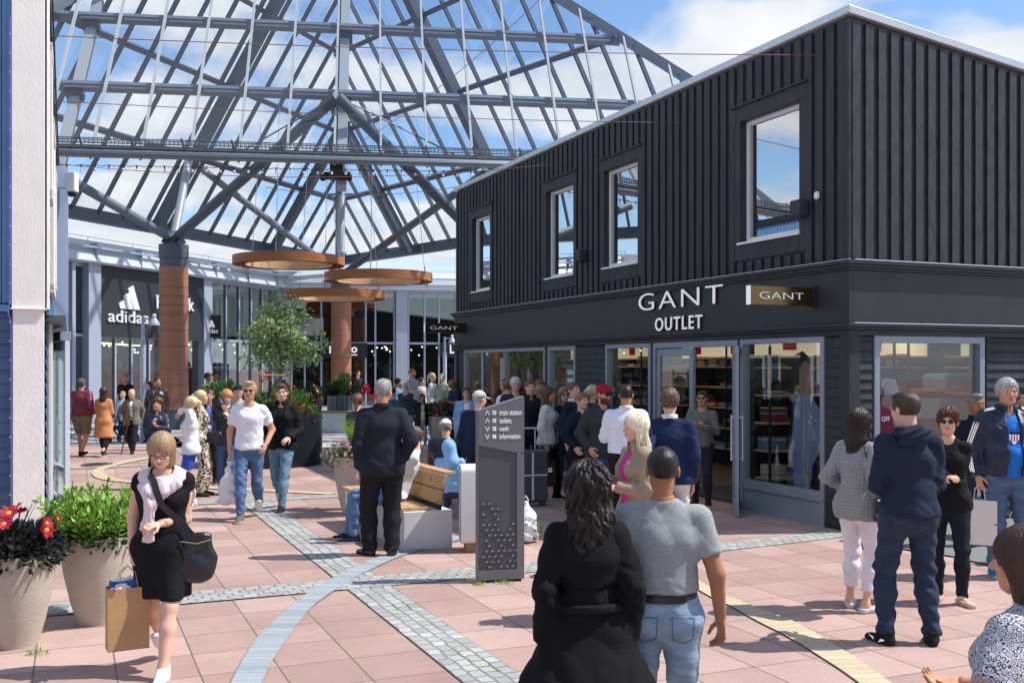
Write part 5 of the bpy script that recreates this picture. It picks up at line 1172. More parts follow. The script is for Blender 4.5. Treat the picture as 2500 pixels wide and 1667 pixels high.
# ---------------------------------------------------------------- people: smooth distance fields turned into meshes
f32 = np.float32
def V3(*a): return np.array(a, dtype=f32)
def seg(a, b, ra, rb):
    a = np.asarray(a, f32); b = np.asarray(b, f32); ba = b-a; L2 = float(ba@ba)+1e-9
    def f(P):
        q = P-a; t = np.clip((q@ba)/L2, 0, 1); q = q-t[:,None]*ba
        return np.sqrt(np.einsum('ij,ij->i', q, q))-(ra+(rb-ra)*t)
    return f
def segE(a, b, wa, wb, side=(1,0,0)):
    """limb with elliptical section; wa, wb = (half width along side, half depth)"""
    a = np.asarray(a, f32); b = np.asarray(b, f32); ba = b-a; L2 = float(ba@ba)+1e-9; sdv = np.asarray(side, f32)
    def f(P):
        q = P-a; t = np.clip((q@ba)/L2, 0, 1); q = q-t[:,None]*ba; s = q@sdv; r2 = np.maximum(np.einsum('ij,ij->i', q, q)-s*s, 0)
        w = wa[0]+(wb[0]-wa[0])*t; d = wa[1]+(wb[1]-wa[1])*t
        return (np.sqrt((s/w)**2+r2/d**2)-1)*np.minimum(w, d)
    return f
def ell(c, r):
    c = np.asarray(c, f32); r = np.asarray(r, f32)
    def f(P):
        k = np.sqrt((((P-c)/r)**2).sum(1)); return (k-1)*r.min()
    return f
def smin(a, b, k):
    h = np.maximum(k-np.abs(a-b), 0)/k; return np.minimum(a, b)-h*h*k*.25
def uni(fs, k=.03):
    def f(P):
        d = fs[0](P)
        for g in fs[1:]: d = smin(d, g(P), k)
        return d
    return f
def grid_mesh(fn, lo, hi, h):
    lo = np.asarray(lo, dtype=np.float64); hi = np.asarray(hi, dtype=np.float64); n = np.maximum(np.ceil((hi-lo)/h).astype(int)+1, 4)
    ax = [(lo[i]+h*np.arange(n[i])).astype(f32) for i in range(3)]
    n = ((n-1)//4+1)*4+0; ax = [(lo[i]+h*np.arange(n[i])).astype(f32) for i in range(3)]
    bn = n//4; bc = [lo[i]+h*(np.arange(bn[i])*4+1.5) for i in range(3)]
    BX, BY, BZ = np.meshgrid(*[b_.astype(f32) for b_ in bc], indexing='ij'); fb = fn(np.stack([BX.ravel(), BY.ravel(), BZ.ravel()], 1)).reshape(bn)
    near = np.abs(fb) < h*4*1.05+.016
    f = np.repeat(np.repeat(np.repeat(np.sign(fb)*1.0, 4, 0), 4, 1), 4, 2).astype(f32)
    bi = np.argwhere(near); off = np.stack(np.meshgrid(range(4), range(4), range(4), indexing='ij'), -1).reshape(-1,3)
    idx = (bi[:,None,:]*4+off[None]).reshape(-1,3); P = (idx*h+lo).astype(f32)
    if len(P): f[idx[:,0],idx[:,1],idx[:,2]] = fn(P)
    s = f < 0; C3 = (n[0]-1, n[1]-1, n[2]-1); EI = []; EP = []
    cid = np.full(C3, -1, dtype=np.int64); quads = []
    edges = []
    for a in range(3):
        sl0 = [slice(None)]*3; sl1 = [slice(None)]*3; sl0[a] = slice(0, -1); sl1[a] = slice(1, None)
        f0 = f[tuple(sl0)]; f1 = f[tuple(sl1)]; m = s[tuple(sl0)] != s[tuple(sl1)]
        I = np.argwhere(m)
        if not len(I): continue
        v0 = f0[m]; v1 = f1[m]; t = v0/(v0-v1); pos = I.astype(f32); pos[:,a] += t
        b, c = [(1,2),(2,0),(0,1)][a]
        ok = (I[:,b] > 0) & (I[:,b] < n[b]-1) & (I[:,c] > 0) & (I[:,c] < n[c]-1)
        I = I[ok]; pos = pos[ok]; sg = s[tuple(sl0)][m][ok]
        cs = []
        for db, dc in ((-1,-1),(0,-1),(0,0),(-1,0)):
            J = I.copy(); J[:,b] += db; J[:,c] += dc; cs.append(J); EI.append(np.ravel_multi_index((J[:,0],J[:,1],J[:,2]), C3)); EP.append(pos)
        edges.append((cs, sg))
    if not EI: return np.zeros((0,3)), np.zeros((0,4), int)
    EI = np.concatenate(EI); EP = np.concatenate(EP); uq, inv = np.unique(EI, return_inverse=True); cn = np.bincount(inv)
    V = np.stack([np.bincount(inv, EP[:,i])/cn for i in range(3)], 1)*h+lo; cid.ravel()[uq] = np.arange(len(uq))
    for cs, sg in edges:
        q = np.stack([cid[J[:,0],J[:,1],J[:,2]] for J in cs], 1); q[~sg] = q[~sg][:, ::-1]; quads.append(q)
    if not quads: return np.zeros((0,3)), np.zeros((0,4), int)
    return V, np.concatenate(quads)
def folds(P, seed, amp, sc=1.0):
    x, y, z = P[:,0]*sc, P[:,1]*sc, P[:,2]*sc
    w1 = np.sin(z*17+6*np.sin(x*7+seed)+3*y*4+seed*1.7); w2 = np.sin(x*26+y*19+4*np.sin(z*9+seed*2.1)+seed)
    cr = 1-np.abs(np.sin(z*11+x*8*np.sign(np.sin(seed))+2.2*np.sin(x*7+seed)+1.3*np.sin(z*5+y*9)))**.55; c2 = 1-np.abs(np.sin(x*15-z*9+2*np.sin(z*8+seed)+y*6))**.5
    return amp*(w1*.45+w2*.25+.25*np.sin(z*41+x*23+seed*3+3*w2)+1.1*cr+.7*c2-.5)
_mats = {}
def fab(kind, c, c2=None):
    key = (kind, c, c2)
    if key in _mats: return _mats[key]
    col = C(*c); nm = kind+'_cloth'
    if kind == 'skin':
        m = mat('skin', col, .62, spec=.28, noise=.07, nscale=9, bump=.1, bscale=90); b = m.node_tree.nodes['Principled BSDF']; b.inputs['Subsurface Weight'].default_value = .08; b.inputs['Subsurface Radius'].default_value = (.02,.008,.004); b.inputs['Subsurface Scale'].default_value = .3
    elif kind == 'hair': m = mat('hair', col, .42, noise=.28, nscale=26, bump=.6, bscale=55, stretch=(1,1,.16), bdist=.008, spec=.35)
    elif kind == 'curl': m = mat('curly_hair', col, .45, noise=.5, nscale=22, bump=1.0, bscale=30, stretch=(1,1,.6), bdist=.015, spec=.35)
    elif kind == 'denim': m = mat(nm, col, .85, noise=.30, nscale=6, bump=.7, bscale=13, stretch=(1,1,2.6), bdist=.012)
    elif kind == 'leather': m = mat(nm, col, .32, noise=.1, nscale=8, bump=.8, bscale=22, bdist=.012, spec=.6)
    elif kind == 'nylon': m = mat(nm, col, .42, noise=.08, nscale=6, bump=.8, bscale=14, bdist=.016, spec=.5)
    elif kind == 'heather': m = mat(nm, col, .9, noise=.25, nscale=70, bump=.4, bscale=70, stretch=(1,1,4.5), bdist=.004)
    else: m = mat(nm, col, .88, noise=.08, nscale=7, bump=.65, bscale=11, stretch=(1.3,1.3,.8), bdist=.009, spec=.2)
    if kind in ('leopard','plaid','floral','camo','stripe','quilt','leafprint'):
        t = m.node_tree; b = t.nodes['Principled BSDF']; co = N(t, 'ShaderNodeTexCoord'); d2 = C(*(c2 or (20,20,22)))
        if kind == 'quilt':
            wv = N(t, 'ShaderNodeTexWave', Scale=9.0, Distortion=.4, _wave_type='BANDS', _bands_direction='Z'); t.links.new(co.outputs['Object'], wv.inputs[0]); bp = N(t, 'ShaderNodeBump', Strength=.7, Distance=.008); t.links.new(wv.outputs['Fac'], bp.inputs['Height']); t.links.new(bp.outputs[0], b.inputs['Normal'])
        else:
            mx = N(t, 'ShaderNodeMixRGB'); mx.inputs[1].default_value = col; mx.inputs[2].default_value = d2; t.links.new(mx.outputs[0], b.inputs['Base Color'])
            r = N(t, 'ShaderNodeValToRGB'); t.links.new(r.outputs[0], mx.inputs[0]); e = r.color_ramp.elements; r.color_ramp.interpolation = 'LINEAR'
            if kind == 'leopard': v = N(t, 'ShaderNodeTexVoronoi', Scale=30.0); t.links.new(co.outputs['Object'], v.inputs['Vector']); t.links.new(v.outputs['Distance'], r.inputs[0]); e[0].position = .42; e[0].color = (1,1,1,1); e[1].position = .5; e[1].color = (0,0,0,1)
            elif kind in ('floral','leafprint'):
                v = N(t, 'ShaderNodeTexVoronoi', Scale=58.0 if kind == 'floral' else 26.0); t.links.new(co.outputs['Object'], v.inputs['Vector']); ma = N(t, 'ShaderNodeMath', _operation='SINE'); mb_ = N(t, 'ShaderNodeMath', _operation='MULTIPLY'); t.links.new(v.outputs['Distance'], mb_.inputs[0]); mb_.inputs[1].default_value = 16; t.links.new(mb_.outputs[0], ma.inputs[0]); t.links.new(ma.outputs[0], r.inputs[0]); e[0].position = .0; e[1].position = .35; e[1].color = (1,1,1,1)
            elif kind == 'camo': v = N(t, 'ShaderNodeTexNoise', Scale=14.0, Detail=1.0); t.links.new(co.outputs['Object'], v.inputs['Vector']); t.links.new(v.outputs[0], r.inputs[0]); e[0].position = .48; e[1].position = .52; e[1].color = (1,1,1,1)
            else:
                sp_ = N(t, 'ShaderNodeSeparateXYZ'); t.links.new(co.outputs['Object'], sp_.inputs[0]); outs = []
                for ax_, fq in (((0,150),(2,150)) if kind == 'plaid' else ((2,190),)):
                    q = N(t, 'ShaderNodeMath', _operation='MULTIPLY'); t.links.new(sp_.outputs[ax_], q.inputs[0]); q.inputs[1].default_value = fq*1.5; s1 = N(t, 'ShaderNodeMath', _operation='SINE'); t.links.new(q.outputs[0], s1.inputs[0]); outs.append(s1)
                if len(outs) == 2: mm = N(t, 'ShaderNodeMath', _operation='MAXIMUM'); t.links.new(outs[0].outputs[0], mm.inputs[0]); t.links.new(outs[1].outputs[0], mm.inputs[1])
                else: mm = outs[0]
                t.links.new(mm.outputs[0], r.inputs[0]); e[0].position = .55 if kind == 'plaid' else .0; e[1].position = .9 if kind == 'plaid' else .1; e[1].color = (1,1,1,1)
    _mats[key] = m; return m
def ik(a, t, l1, l2, pole):
    d = t-a; L = np.linalg.norm(d); 
    if L > (l1+l2)*.998: t = a+d/L*(l1+l2)*.998; d = t-a; L = np.linalg.norm(d)
    L = max(L, abs(l1-l2)+.02); u = d/np.linalg.norm(d); x = (l1*l1-l2*l2+L*L)/(2*L); h = math.sqrt(max(l1*l1-x*x, 0))
    p = pole-u*(pole@u); p = p/(np.linalg.norm(p)+1e-9); return a+u*x+p*h, t
ARM = {'down': (.045,-.02,-.515), 'hold': (.075,-.03,-.50), 'pocket': (.045,-.08,-.43), 'backpocket': (.03,.10,-.42), 'crossL': (-.20,-.20,-.19), 'crossR': (-.17,-.235,-.24), 'phone': (-.09,-.27,-.21), 'chest': (-.10,-.21,-.10), 'face': (-.10,-.17,.09), 'swingf': (.03,-.22,-.44), 'swingb': (.05,.19,-.46), 'front': (-.06,-.30,-.17), 'hip': (.10,-.03,-.36), 'belly': (-.11,-.20,-.30), 'lap': (-.06,-.30,-.28), 'behind': (-.10,.15,-.40), 'knee': (-.03,-.40,-.36)}
CURL = {'down': .5, 'pocket': .5, 'hold': 1.1, 'phone': .9, 'front': .8}
def rotm(yaw, pitch, roll=0):
    cy, sy = cos(R(yaw)), sin(R(yaw)); cp_, sp_ = cos(R(pitch)), sin(R(pitch)); cr_, sr_ = cos(R(roll)), sin(R(roll))
    Z = np.array([[cy,-sy,0],[sy,cy,0],[0,0,1]]); X = np.array([[1,0,0],[0,cp_,-sp_],[0,sp_,cp_]]); Yr = np.array([[cr_,0,sr_],[0,1,0],[-sr_,0,cr_]]); return Z@X@Yr
def xf(V, M, o): return V@np.asarray(M, float).T+np.asarray(o, float)
def person(label, xd, Y, yh=None, h=None, face=0, sex='m', b=1.0, skin=(224,178,150), hair=('short',(70,50,38)), top=None, inner=None, bottom=None, shoe=((40,40,44),(230,230,230)), aL='down', aR='down', legs='stand', head=(0,0), lean=0, group=None, glasses=None, cap=None, beard=None, belly=0, z0=0, seed=None, curl=None, bare_legs=False, X=None, extra=None):
    K_ = person; seed = seed if seed is not None else int(xd*7+Y*13) % 997
    if h is None: h = HC-(yh*K-HY)/F*Y
    s = h/1.75; Xw = (xd*K-CX)/F*Y if X is None else X
    fem = sex == 'f'; kid = h < 1.5
    vox = float(np.clip(Y*.00115, .0085, .03)); hv = float(np.clip(Y*.00065, .0045, .014)); fv = float(np.clip(Y*.0006, .0042, .009))
    root = thing('person', label, 'person', (Xw, Y, z0), R(face), group)
    lr = R(lean); bw_ = b*(.93 if fem else 1.0); sw = (.142 if fem else .168)*(.5+.5*b)*(.92 if kid else 1)
    hz = .92
    Lm = np.array([[1,0,0],[0,cos(lr),sin(lr)*1.0],[0,-sin(lr),cos(lr)]])      # forward lean tips towards -Y
    sit = legs == 'sit'
    if sit: hz = .50
    foot = {'stand': ((.10,-.02,0,0,12),(-.10,.02,0,0,-12)), 'walk': ((.07,-.27,0,0,3),(-.08,.30,.07,38,-3)), 'walkR': ((.08,.30,.07,38,3),(-.07,-.27,0,0,-3)), 'step': ((.09,-.12,0,0,8),(-.09,.14,.02,14,-8)), 'stepR': ((.09,.14,.02,14,8),(-.09,-.12,0,0,-8)), 'wide': ((.16,0,0,0,20),(-.15,.03,0,0,-20)), 'sit': ((.13,-.46,0,0,5),(-.12,-.50,0,0,-5)), 'relax': ((.12,-.05,0,0,35),(-.09,.03,0,0,-10))}[legs]
    l1, l2 = .435, .415
    if not sit:
        for fx, fy, fz, fp, fyaw in foot: hz = min(hz, .085+fz+math.sqrt(max((l1+l2)**2*.996-fy*fy-(abs(fx)-.09)**2, .2)))
    piv = np.array([0,0,hz]); T = lambda p: (Lm@(np.array(p, float)-[0,0,.92]))+piv     # torso space -> body space (base units)
    hips = [np.array([.088*bw_, 0, hz]), np.array([-.088*bw_, 0, hz])]
    ank = [np.array([fx*(.8+.2*bw_), fy, .085+fz]) for fx, fy, fz, _, _ in foot]
    knees = []
    for hp, ak, ft in zip(hips, ank, foot):
        kn, ak2 = ik(hp, ak, l1, l2, np.array([math.sin(R(ft[4]))*.5, -1, .0 if not sit else .8])); knees.append(kn)
    sho = [T((sw,.004,1.392)), T((-sw,.004,1.392))]; elb = []; wri = []
    for i, ap in enumerate((aL, aR)):
        o = np.array(ARM[ap] if isinstance(ap, str) else ap[:3], float); sg = 1 if i == 0 else -1; tgt = sho[i]+Lm@np.array([o[0]*sg, o[1], o[2]])
        pole = np.array([sg*.5, .8, -.25]) if isinstance(ap, str) or len(ap) < 6 else np.array([sg*ap[3], ap[4], ap[5]])
        e_, w_ = ik(sho[i], tgt, .285, .25, pole); elb.append(e_); wri.append(w_)
    nb = T((0,.0,1.47)); hc = T((0,-.012,1.632)); HM = Lm@rotm(head[0], 0)@rotm(0, head[1]); hsc = .98 if not kid else 1.08
    # pitch positive looks down: rotate head about neck
    hc = T((0,.01,1.50))+HM@np.array([0,-.015,.130*hsc])
    if fem: tw = dict(pel=(.155,.108), wa=(.118,.088), ch=(.140,.100), up=(.118,.068))
    else: tw = dict(pel=(.148,.105), wa=(.136,.098), ch=(.166,.112), up=(.136,.074))
    B_ = belly
    def torso(g, k=.04, up=1.0):
        sdv = (1,0,0); q = lambda n, e=0: (tw[n][0]*b+g, tw[n][1]*(.55+.45*b)+g+e)
        fs = [segE(T((0,0,.90)), T((0,0,1.06)), q('pel'), q('wa', B_*.5)), segE(T((0,0,1.06)), T((0,-.008,1.30)), q('wa', B_*.5), q('ch')), segE(T((0,-.008,1.30)), T((0,.0,1.385)), q('ch'), (tw['up'][0]*b*.90+g*.7, tw['up'][1]+g*.8)), seg(sho[0]*.78+T((0,0,1.40))*.22, sho[1]*.78+T((0,0,1.40))*.22, .040+g*.6, .040+g*.6), seg(T((.090,.012,1.400)), T((0,.014,1.475)), .040+g*.5, .044+g*.3), seg(T((-.090,.012,1.400)), T((0,.014,1.475)), .040+g*.5, .044+g*.3)]
        if fem and not kid: fs += [ell(T((.065,-.085*(.6+.4*b),1.27)), (.062+g*.7,.052+g*.7,.06+g*.7)), ell(T((-.065,-.085*(.6+.4*b),1.27)), (.062+g*.7,.052+g*.7,.06+g*.7))]
        if B_: fs.append(ell(T((0,-.05-B_*.4,1.08)), (.13*b+g,.085+B_*.6+g,.14)))
        return uni(fs, k)
    rel = b**.8
    def arm(i, g, t1=1.0, cuff=0):
        S_, E_, W_ = sho[i], elb[i], wri[i]; fs = []
        ra, rb_, rc = .050*rel, .040*rel, .027
        if fem: ra, rb_, rc = ra*.9, rb_*.9, rc*.92
        if t1 < .54:
            e2 = S_+(E_-S_)*(t1/.54); f1 = seg(S_, e2+(E_-S_)*.1, ra+g, ra-(ra-rb_)*t1/.54+g+cuff); dr = (E_-S_)/np.linalg.norm(E_-S_); return lambda P: np.maximum(f1(P), (P-e2.astype(f32))@dr.astype(f32))
        w2 = E_+(W_-E_)*min(1, (t1-.54)/.46); f1 = uni([seg(S_, E_, ra+g, rb_+g), seg(E_, w2+(W_-E_)*.08, rb_+g*.95, rc+(rb_-rc)*(1-(t1-.54)/.46)+g*.8+cuff)], .02); dr = (W_-E_)/np.linalg.norm(W_-E_)
        dr32 = dr.astype(f32); w32 = w2.astype(f32); E32 = E_.astype(f32)
        cut = lambda P: np.where((P-E32)@dr32 > 0, (P-w32)@dr32, -1.0)
        near = lambda P: np.linalg.norm(P-w32, axis=1)-.12
        return lambda P: np.where(near(P) < 0, np.maximum(f1(P), (P-w32)@dr32), f1(P))
    def leg(i, g, zend=None, g2=None, tk=1.0):
        Hh, Kn, An = hips[i], knees[i], ank[i]; g2 = g if g2 is None else g2
        th = .088*(.3+.7*b)*tk*(1.03 if fem else 1); f_ = [seg(Hh, Kn, th+g, .054*(.6+.4*b)+g), segE(Kn, Kn+(An-Kn)*.35, (.052+g,.056+g), (.054+g,.060+g)), seg(Kn+(An-Kn)*.35, An, .056+g, .036+g2)]
        f1 = uni(f_, .03)
        if zend is None: return f1
        if zend > .3:      # cut on the thigh/upper shin by height
            return lambda P: np.maximum(f1(P), zend-P[:,2])
        dr = ((An-Kn)/np.linalg.norm(An-Kn)).astype(f32); e_ = (An-dr*(zend-.085)).astype(f32); k32 = An.astype(f32)
        return lambda P: np.where(np.linalg.norm(P-k32, axis=1) < .16, np.maximum(f1(P), (P-e_)@dr), f1(P))
    pts = np.array(hips+ank+knees+sho+elb+wri+[hc])
    lo = pts.min(0)-.17*max(1,b); hi = pts.max(0)+.17*max(1,b); lo[2] = max(lo[2], -.02)
    def mk(name, fn, m, lo_, hi_, v=None, sub=None):
        Vv, Fq = grid_mesh(fn, lo_, hi_, (v or vox)/s)
        if len(Fq) == 0: return None
        return np_mesh(name, Vv*s, Fq, m, root if sub is None else sub, True)
    # ---- body mesh: trunk and limbs + head + hands in one mesh
    M_skin = fab('skin', skin); parts = []; mi = []
    Mb = [M_skin, fab('eye', (38,30,26)), fab('lip', tuple(int(c*f) for c, f in zip(skin, (.86,.62,.62)))), fab('hair', tuple(beard or hair[1])), fab('eyewhite', (228,224,220))]
    fs = [torso(-.004), seg(T((0,.01,1.42)), T((0,.0,1.54)), .053 if not fem else .045, .05 if not fem else .043)]+[arm(i, 0) for i in (0,1)]+[leg(i, -.009 if bottom and not bottom.get('skirt') and bottom.get('end', .07) < .3 else 0) for i in (0,1)]
    for i in (0,1):
        fy = foot[i]; Fm = rotm(fy[4], -fy[3] if fy[3] else 0); a_ = ank[i]; fs.append(uni([seg(a_, a_+Fm@np.array([0,.03,-.05]), .034, .03), seg(a_+Fm@np.array([0,-.0,-.035]), a_+Fm@np.array([0,-.13,-.058]), .032, .022)], .03))
    bodyf = uni(fs, .03)
    z_cut = T((0,.01,1.50))[2]
    Vv, Fq = grid_mesh(lambda P: np.maximum(bodyf(P), P[:,2]-z_cut-.01), lo, hi, vox*1.05/s); parts.append((Vv*s, Fq, np.zeros(len(Fq), int)))
    if Y < 24:
        for i in (0,1):
            sg = 1 if i == 0 else -1; d = (wri[i]-elb[i]); d /= np.linalg.norm(d); ap = (aL, aR)[i]
            cu = CURL.get(ap, .7) if curl is None else curl
            pn = np.array([-sg,0.,0.])+Lm@np.array([0,.35 if abs(d[2]) > .7 else 0.,0]) if abs(d[2]) > .5 else np.array([-sg*.3,.1,1.0 if ap in ('front','phone','lap') else -1.]); pn -= d*(pn@d); pn /= np.linalg.norm(pn); th = np.cross(d, pn)*sg; 
            if (th@np.array([0,-1,.3])) < 0 and abs(d[2]) > .5: th = -th
            Fm = np.stack([th, pn, -d], 1); fl = [segE((0,0,.03), (0,0,-.02), (.027,.022), (.036,.016)), segE((0,0,-.02), (0,.002,-.08), (.037,.015), (.040,.013))]
            for q, (fx_, Lf) in enumerate(((.030,.070),(.011,.080),(-.009,.074),(-.028,.058))):
                a1 = cu*.55+.05*q; p0_ = np.array([fx_,.002,-.082]); p1_ = p0_+Lf*.5*np.array([fx_*.6,sin(a1),-cos(a1)]); a2 = a1+cu*.9; p2_ = p1_+Lf*.5*np.array([0,sin(a2),-cos(a2)]); fl += [seg(p0_, p1_, .0098, .0088), seg(p1_, p2_, .0088, .0072)]
            t0 = np.array([.030,.006,-.022]); t1_ = t0+np.array([.026,.018,-.032]); t2_ = t1_+np.array([.002,.018*cu+.004,-.030]); fl += [seg(t0, t1_, .0125, .0105), seg(t1_, t2_, .0105, .0085)]
            hf = uni(fl, .007); Vv, Fq = grid_mesh(hf, (-.065,-.05,-.19), (.085,.12,.05), fv/s*(1 if Y < 14 else 1.25))
            if np.linalg.det(Fm) < 0: Fq = Fq[:, ::-1]
            Vv = xf(Vv*(.92 if fem else 1.0)*(.9 if kid else 1), Fm, wri[i]); parts.append((Vv*s, Fq, np.zeros(len(Fq), int)))
    jw = .94 if fem else 1.0
    hl = [ell((0,.014,.030), (.0765,.095,.088)), ell((0,-.028,-.025), (.060*jw,.062,.085)), ell((0,-.050,-.082), (.034*jw,.036,.030)), ell((0,-.02,-.06), (.056*jw,.05,.045)), seg((-.03,-.083,.030), (.03,-.083,.030), .013, .013), ell((.040,-.060,-.018), (.022,.024,.022)), ell((-.040,-.060,-.018), (.022,.024,.022))]
    hb = uni(hl, .028)
    nose = uni([seg((0,-.090,.014), (0,-.112,-.020), .008, .0115), ell((.010,-.100,-.024), (.009,.010,.008)), ell((-.010,-.100,-.024), (.009,.010,.008))], .01)
    lips = uni([segE((-.019,-.083,-.054), (.019,-.083,-.054), (.012,.009), (.012,.009), (0,1,0)), ell((0,-.090,-.053), (.014,.008,.008))], .012)
    ears = [ell((sg*.079,.012,-.004), (.010,.020,.031)) for sg in (1,-1)]; nk = seg((0,.02,-.07), (0,.020,-.165), .051 if not fem else .042, .048 if not fem else .042)
    def headf(P):
        d = hb(P)
        for sg in (1,-1): e_ = ell((sg*.031,-.099,.010), (.019,.014,.012))(P); d = -smin(-d, e_, .012)
        for sg in (1,-1): d = np.minimum(d, ell((sg*.031,-.077,.010), (.0135,.0125,.0105))(P))
        d = smin(d, nose(P), .012); d = smin(d, lips(P), .008)
        for e_ in ears: d = smin(d, e_(P), .008)
        return smin(d, nk(P), .03)
    Vv, Fq = grid_mesh(headf, (-.10,-.13,-.215), (.10,.125,.13), hv/s/hsc); fc = Vv[Fq].mean(1); m_ = np.zeros(len(Fq), int)
    x_, y_, z_ = np.abs(fc[:,0]), fc[:,1], fc[:,2]; fr_ = y_ < -.05
    m_[((x_-.031)**2/.0135**2+(z_-.010)**2/.0075**2 < 1) & fr_] = 4; m_[((x_-.031)**2/.007**2+(z_-.010)**2/.0075**2 < 1) & fr_] = 1
    m_[(x_ > .015) & (x_ < .047) & (np.abs(z_-.032+.06*(x_-.03)**2/.03) < .0045) & fr_] = 3
    m_[((x_)**2/.021**2+(z_+.054)**2/.0075**2 < 1) & fr_] = 2
    if beard: m_[(z_ < -.030) & (z_ > -.13) & (y_ < -.005) & (m_ == 0) & ~((x_ < .012) & (z_ > -.045))] = 3
    parts.append((xf(Vv*hsc, HM, hc)*s, Fq, m_))
    Vs = []; Fs = []; o = 0
    for v_, f_, m2 in parts: Vs.append(v_); Fs.append(f_+o); o += len(v_); mi.append(m2)
    np_mesh('body', np.concatenate(Vs), np.concatenate(Fs), Mb, root, True, np.concatenate(mi))
    # ---- hair
    st, hcol = hair; fcx = ell((0,-.115,-.052), (.070,.075,.105)); sk = ell((0,.016,.034), (.084,.103,.094)); rs = seed
    th_ = {'short': .002, 'crop': -.003, 'thick': .010, 'bob': .012, 'long': .010, 'curly': .028, 'pony': .005, 'bun': .005, 'ring': .001, 'quiff': .006, 'bald': None, 'messy': .014}[st]
    if th_ is not None:
        def hairf(P):
            d = sk(P)-th_
            if st in ('short','crop','thick','quiff','messy'):
                d = np.maximum(d, -P[:,2]-.062+.3*np.maximum(-P[:,1], 0)); d = np.maximum(d, -(fcx(P))); d = -smin(-d, ell((0,-.1,-.02), (.062,.09,.075))(P), .01); d = np.maximum(d, -(ell((.085,-.01,-.03), (.02,.03,.045))(P))); d = np.maximum(d, -(ell((-.085,-.01,-.03), (.02,.03,.045))(P)))
                if st == 'quiff': d = smin(d, ell((0,-.060,.108), (.055,.045,.026))(P), .02)
                if st == 'short': d = smin(d, ell((0,-.02,.105), (.06,.07,.026))(P), .02)
            elif st == 'ring': d = np.maximum(d, -P[:,2]-.062); d = np.maximum(d, -fcx(P)); d = np.maximum(d, -ell((0,-.045,.09), (.085,.095,.075))(P))
            elif st == 'bob': d = smin(d, segE((0,.018,.02), (0,.026,-.115), (.094,.090), (.088,.070))(P), .03); d = np.maximum(d, -P[:,2]-.135); d = np.maximum(d, -ell((.014,-.13,-.075), (.062,.105,.125))(P))
            elif st in ('long','curly'):
                w0, w1, L_ = (.085,.085,-.36) if st == 'long' else (.115,.14,-.40); d = smin(d, uni([segE((0,.03,.02), (0,.060,-.16), (w0,.062 if st == 'long' else .088), (w0,.05 if st == 'long' else .085)), segE((0,.060,-.16), (0,.085,L_), (w0,.046 if st == 'long' else .085), (w1*.8,.028 if st == 'long' else .05))], .03)(P), .03)
                if st == 'long': d = smin(d, uni([seg((.072,.0,-.02), (.075,-.035,-.24), .026, .018), seg((-.072,.0,-.02), (-.075,-.03,-.20), .026, .016)], .01)(P), .02)
                d = np.maximum(d, -ell((.006,-.13,-.042), (.061,.100,.120))(P))
            elif st == 'pony': d = np.maximum(d, -fcx(P)); d = np.maximum(d, -P[:,2]-.06); d = smin(d, uni([seg((0,.10,.05), (0,.135,.02), .028, .034), seg((0,.135,.02), (0,.155,-.18), .036, .014)], .02)(P), .02); d = np.maximum(d, -ell((.085,-.005,-.03), (.02,.03,.045))(P)); d = np.maximum(d, -ell((-.085,-.005,-.03), (.02,.03,.045))(P))
            elif st == 'bun': d = np.maximum(d, -fcx(P)); d = np.maximum(d, -P[:,2]-.06); d = smin(d, ell((0,.125,-.01), (.042,.036,.042))(P), .012)
            a_ = np.arctan2(P[:,0], P[:,1]-.01); amp = {'curly': .010, 'messy': .008, 'long': .004, 'bob': .002, 'crop': .0006, 'ring': .001, 'short': .0022, 'thick': .0045, 'quiff': .003}.get(st, .002)
            if st == 'curly': d = d+amp*(.7*np.sin(a_*15+2.2*np.sin(P[:,2]*42+a_*3))+.5*np.sin(a_*31+2.5*np.sin(P[:,2]*63+a_*2+1))+.4*np.sin(P[:,2]*36+a_*5))
            else: d = d+amp*np.sin(a_*34+4*np.sin(P[:,2]*28+rs))+amp*.5*np.sin(a_*71+P[:,2]*50)
            return d
        zl_ = {'long': -.42, 'curly': -.48, 'bob': -.16, 'pony': -.22}.get(st, -.10)
        Vv, Fq = grid_mesh(hairf, (-.20,-.13,zl_), (.20,.24,.165), hv*(1.0 if st != 'curly' else 1.2)/s/hsc)
        if Y < 10 and len(Vv):
            rg = np.random.default_rng(seed); pick = Vv[rg.integers(0, len(Vv), 170 if st in ('long','curly','bob') else 120)]; vs2 = []; q2 = []
            for p_ in pick:
                if p_[1] < -.06 and p_[2] < .05: continue
                out = p_-np.array([0,.02,.02]); out[2] *= .3; out = out/(np.linalg.norm(out)+1e-6); L_ = (.10 if st in ('long','curly') else .05 if st == 'bob' else .022)*(.5+rg.random()); up_ = st not in ('long','curly','bob'); wv = rg.random()*6; m_ = 9; prev = None
                for k_ in range(m_+1):
                    u_ = k_/m_; c_ = p_-out*.006+out*(.012*math.sin(u_*3)+(.012 if up_ else 0)*u_)+np.array([.006 if st == 'curly' else .002, .004, 0])*math.sin(wv+u_*(14 if st == 'curly' else 4))+np.array([0,0,-L_*u_ if not up_ else L_*.3*u_])+(np.array([0,L_*u_,0]) if up_ else 0)
                    sdv = np.cross(out, [0,0,1.]); sdv /= np.linalg.norm(sdv)+1e-6; wd = .0011*(1.1-u_); vs2 += [c_-sdv*wd, c_+sdv*wd]
                    if k_: b_ = len(vs2); q2.append((b_-4, b_-3, b_-1, b_-2))
            Fq = np.concatenate([Fq, np.array(q2)+len(Vv)]); Vv = np.concatenate([Vv, np.array(vs2)])
        np_mesh('hair', xf(Vv*hsc, HM, hc)*s, Fq, fab('curl' if st == 'curly' else 'hair', tuple(hcol)), root, True)
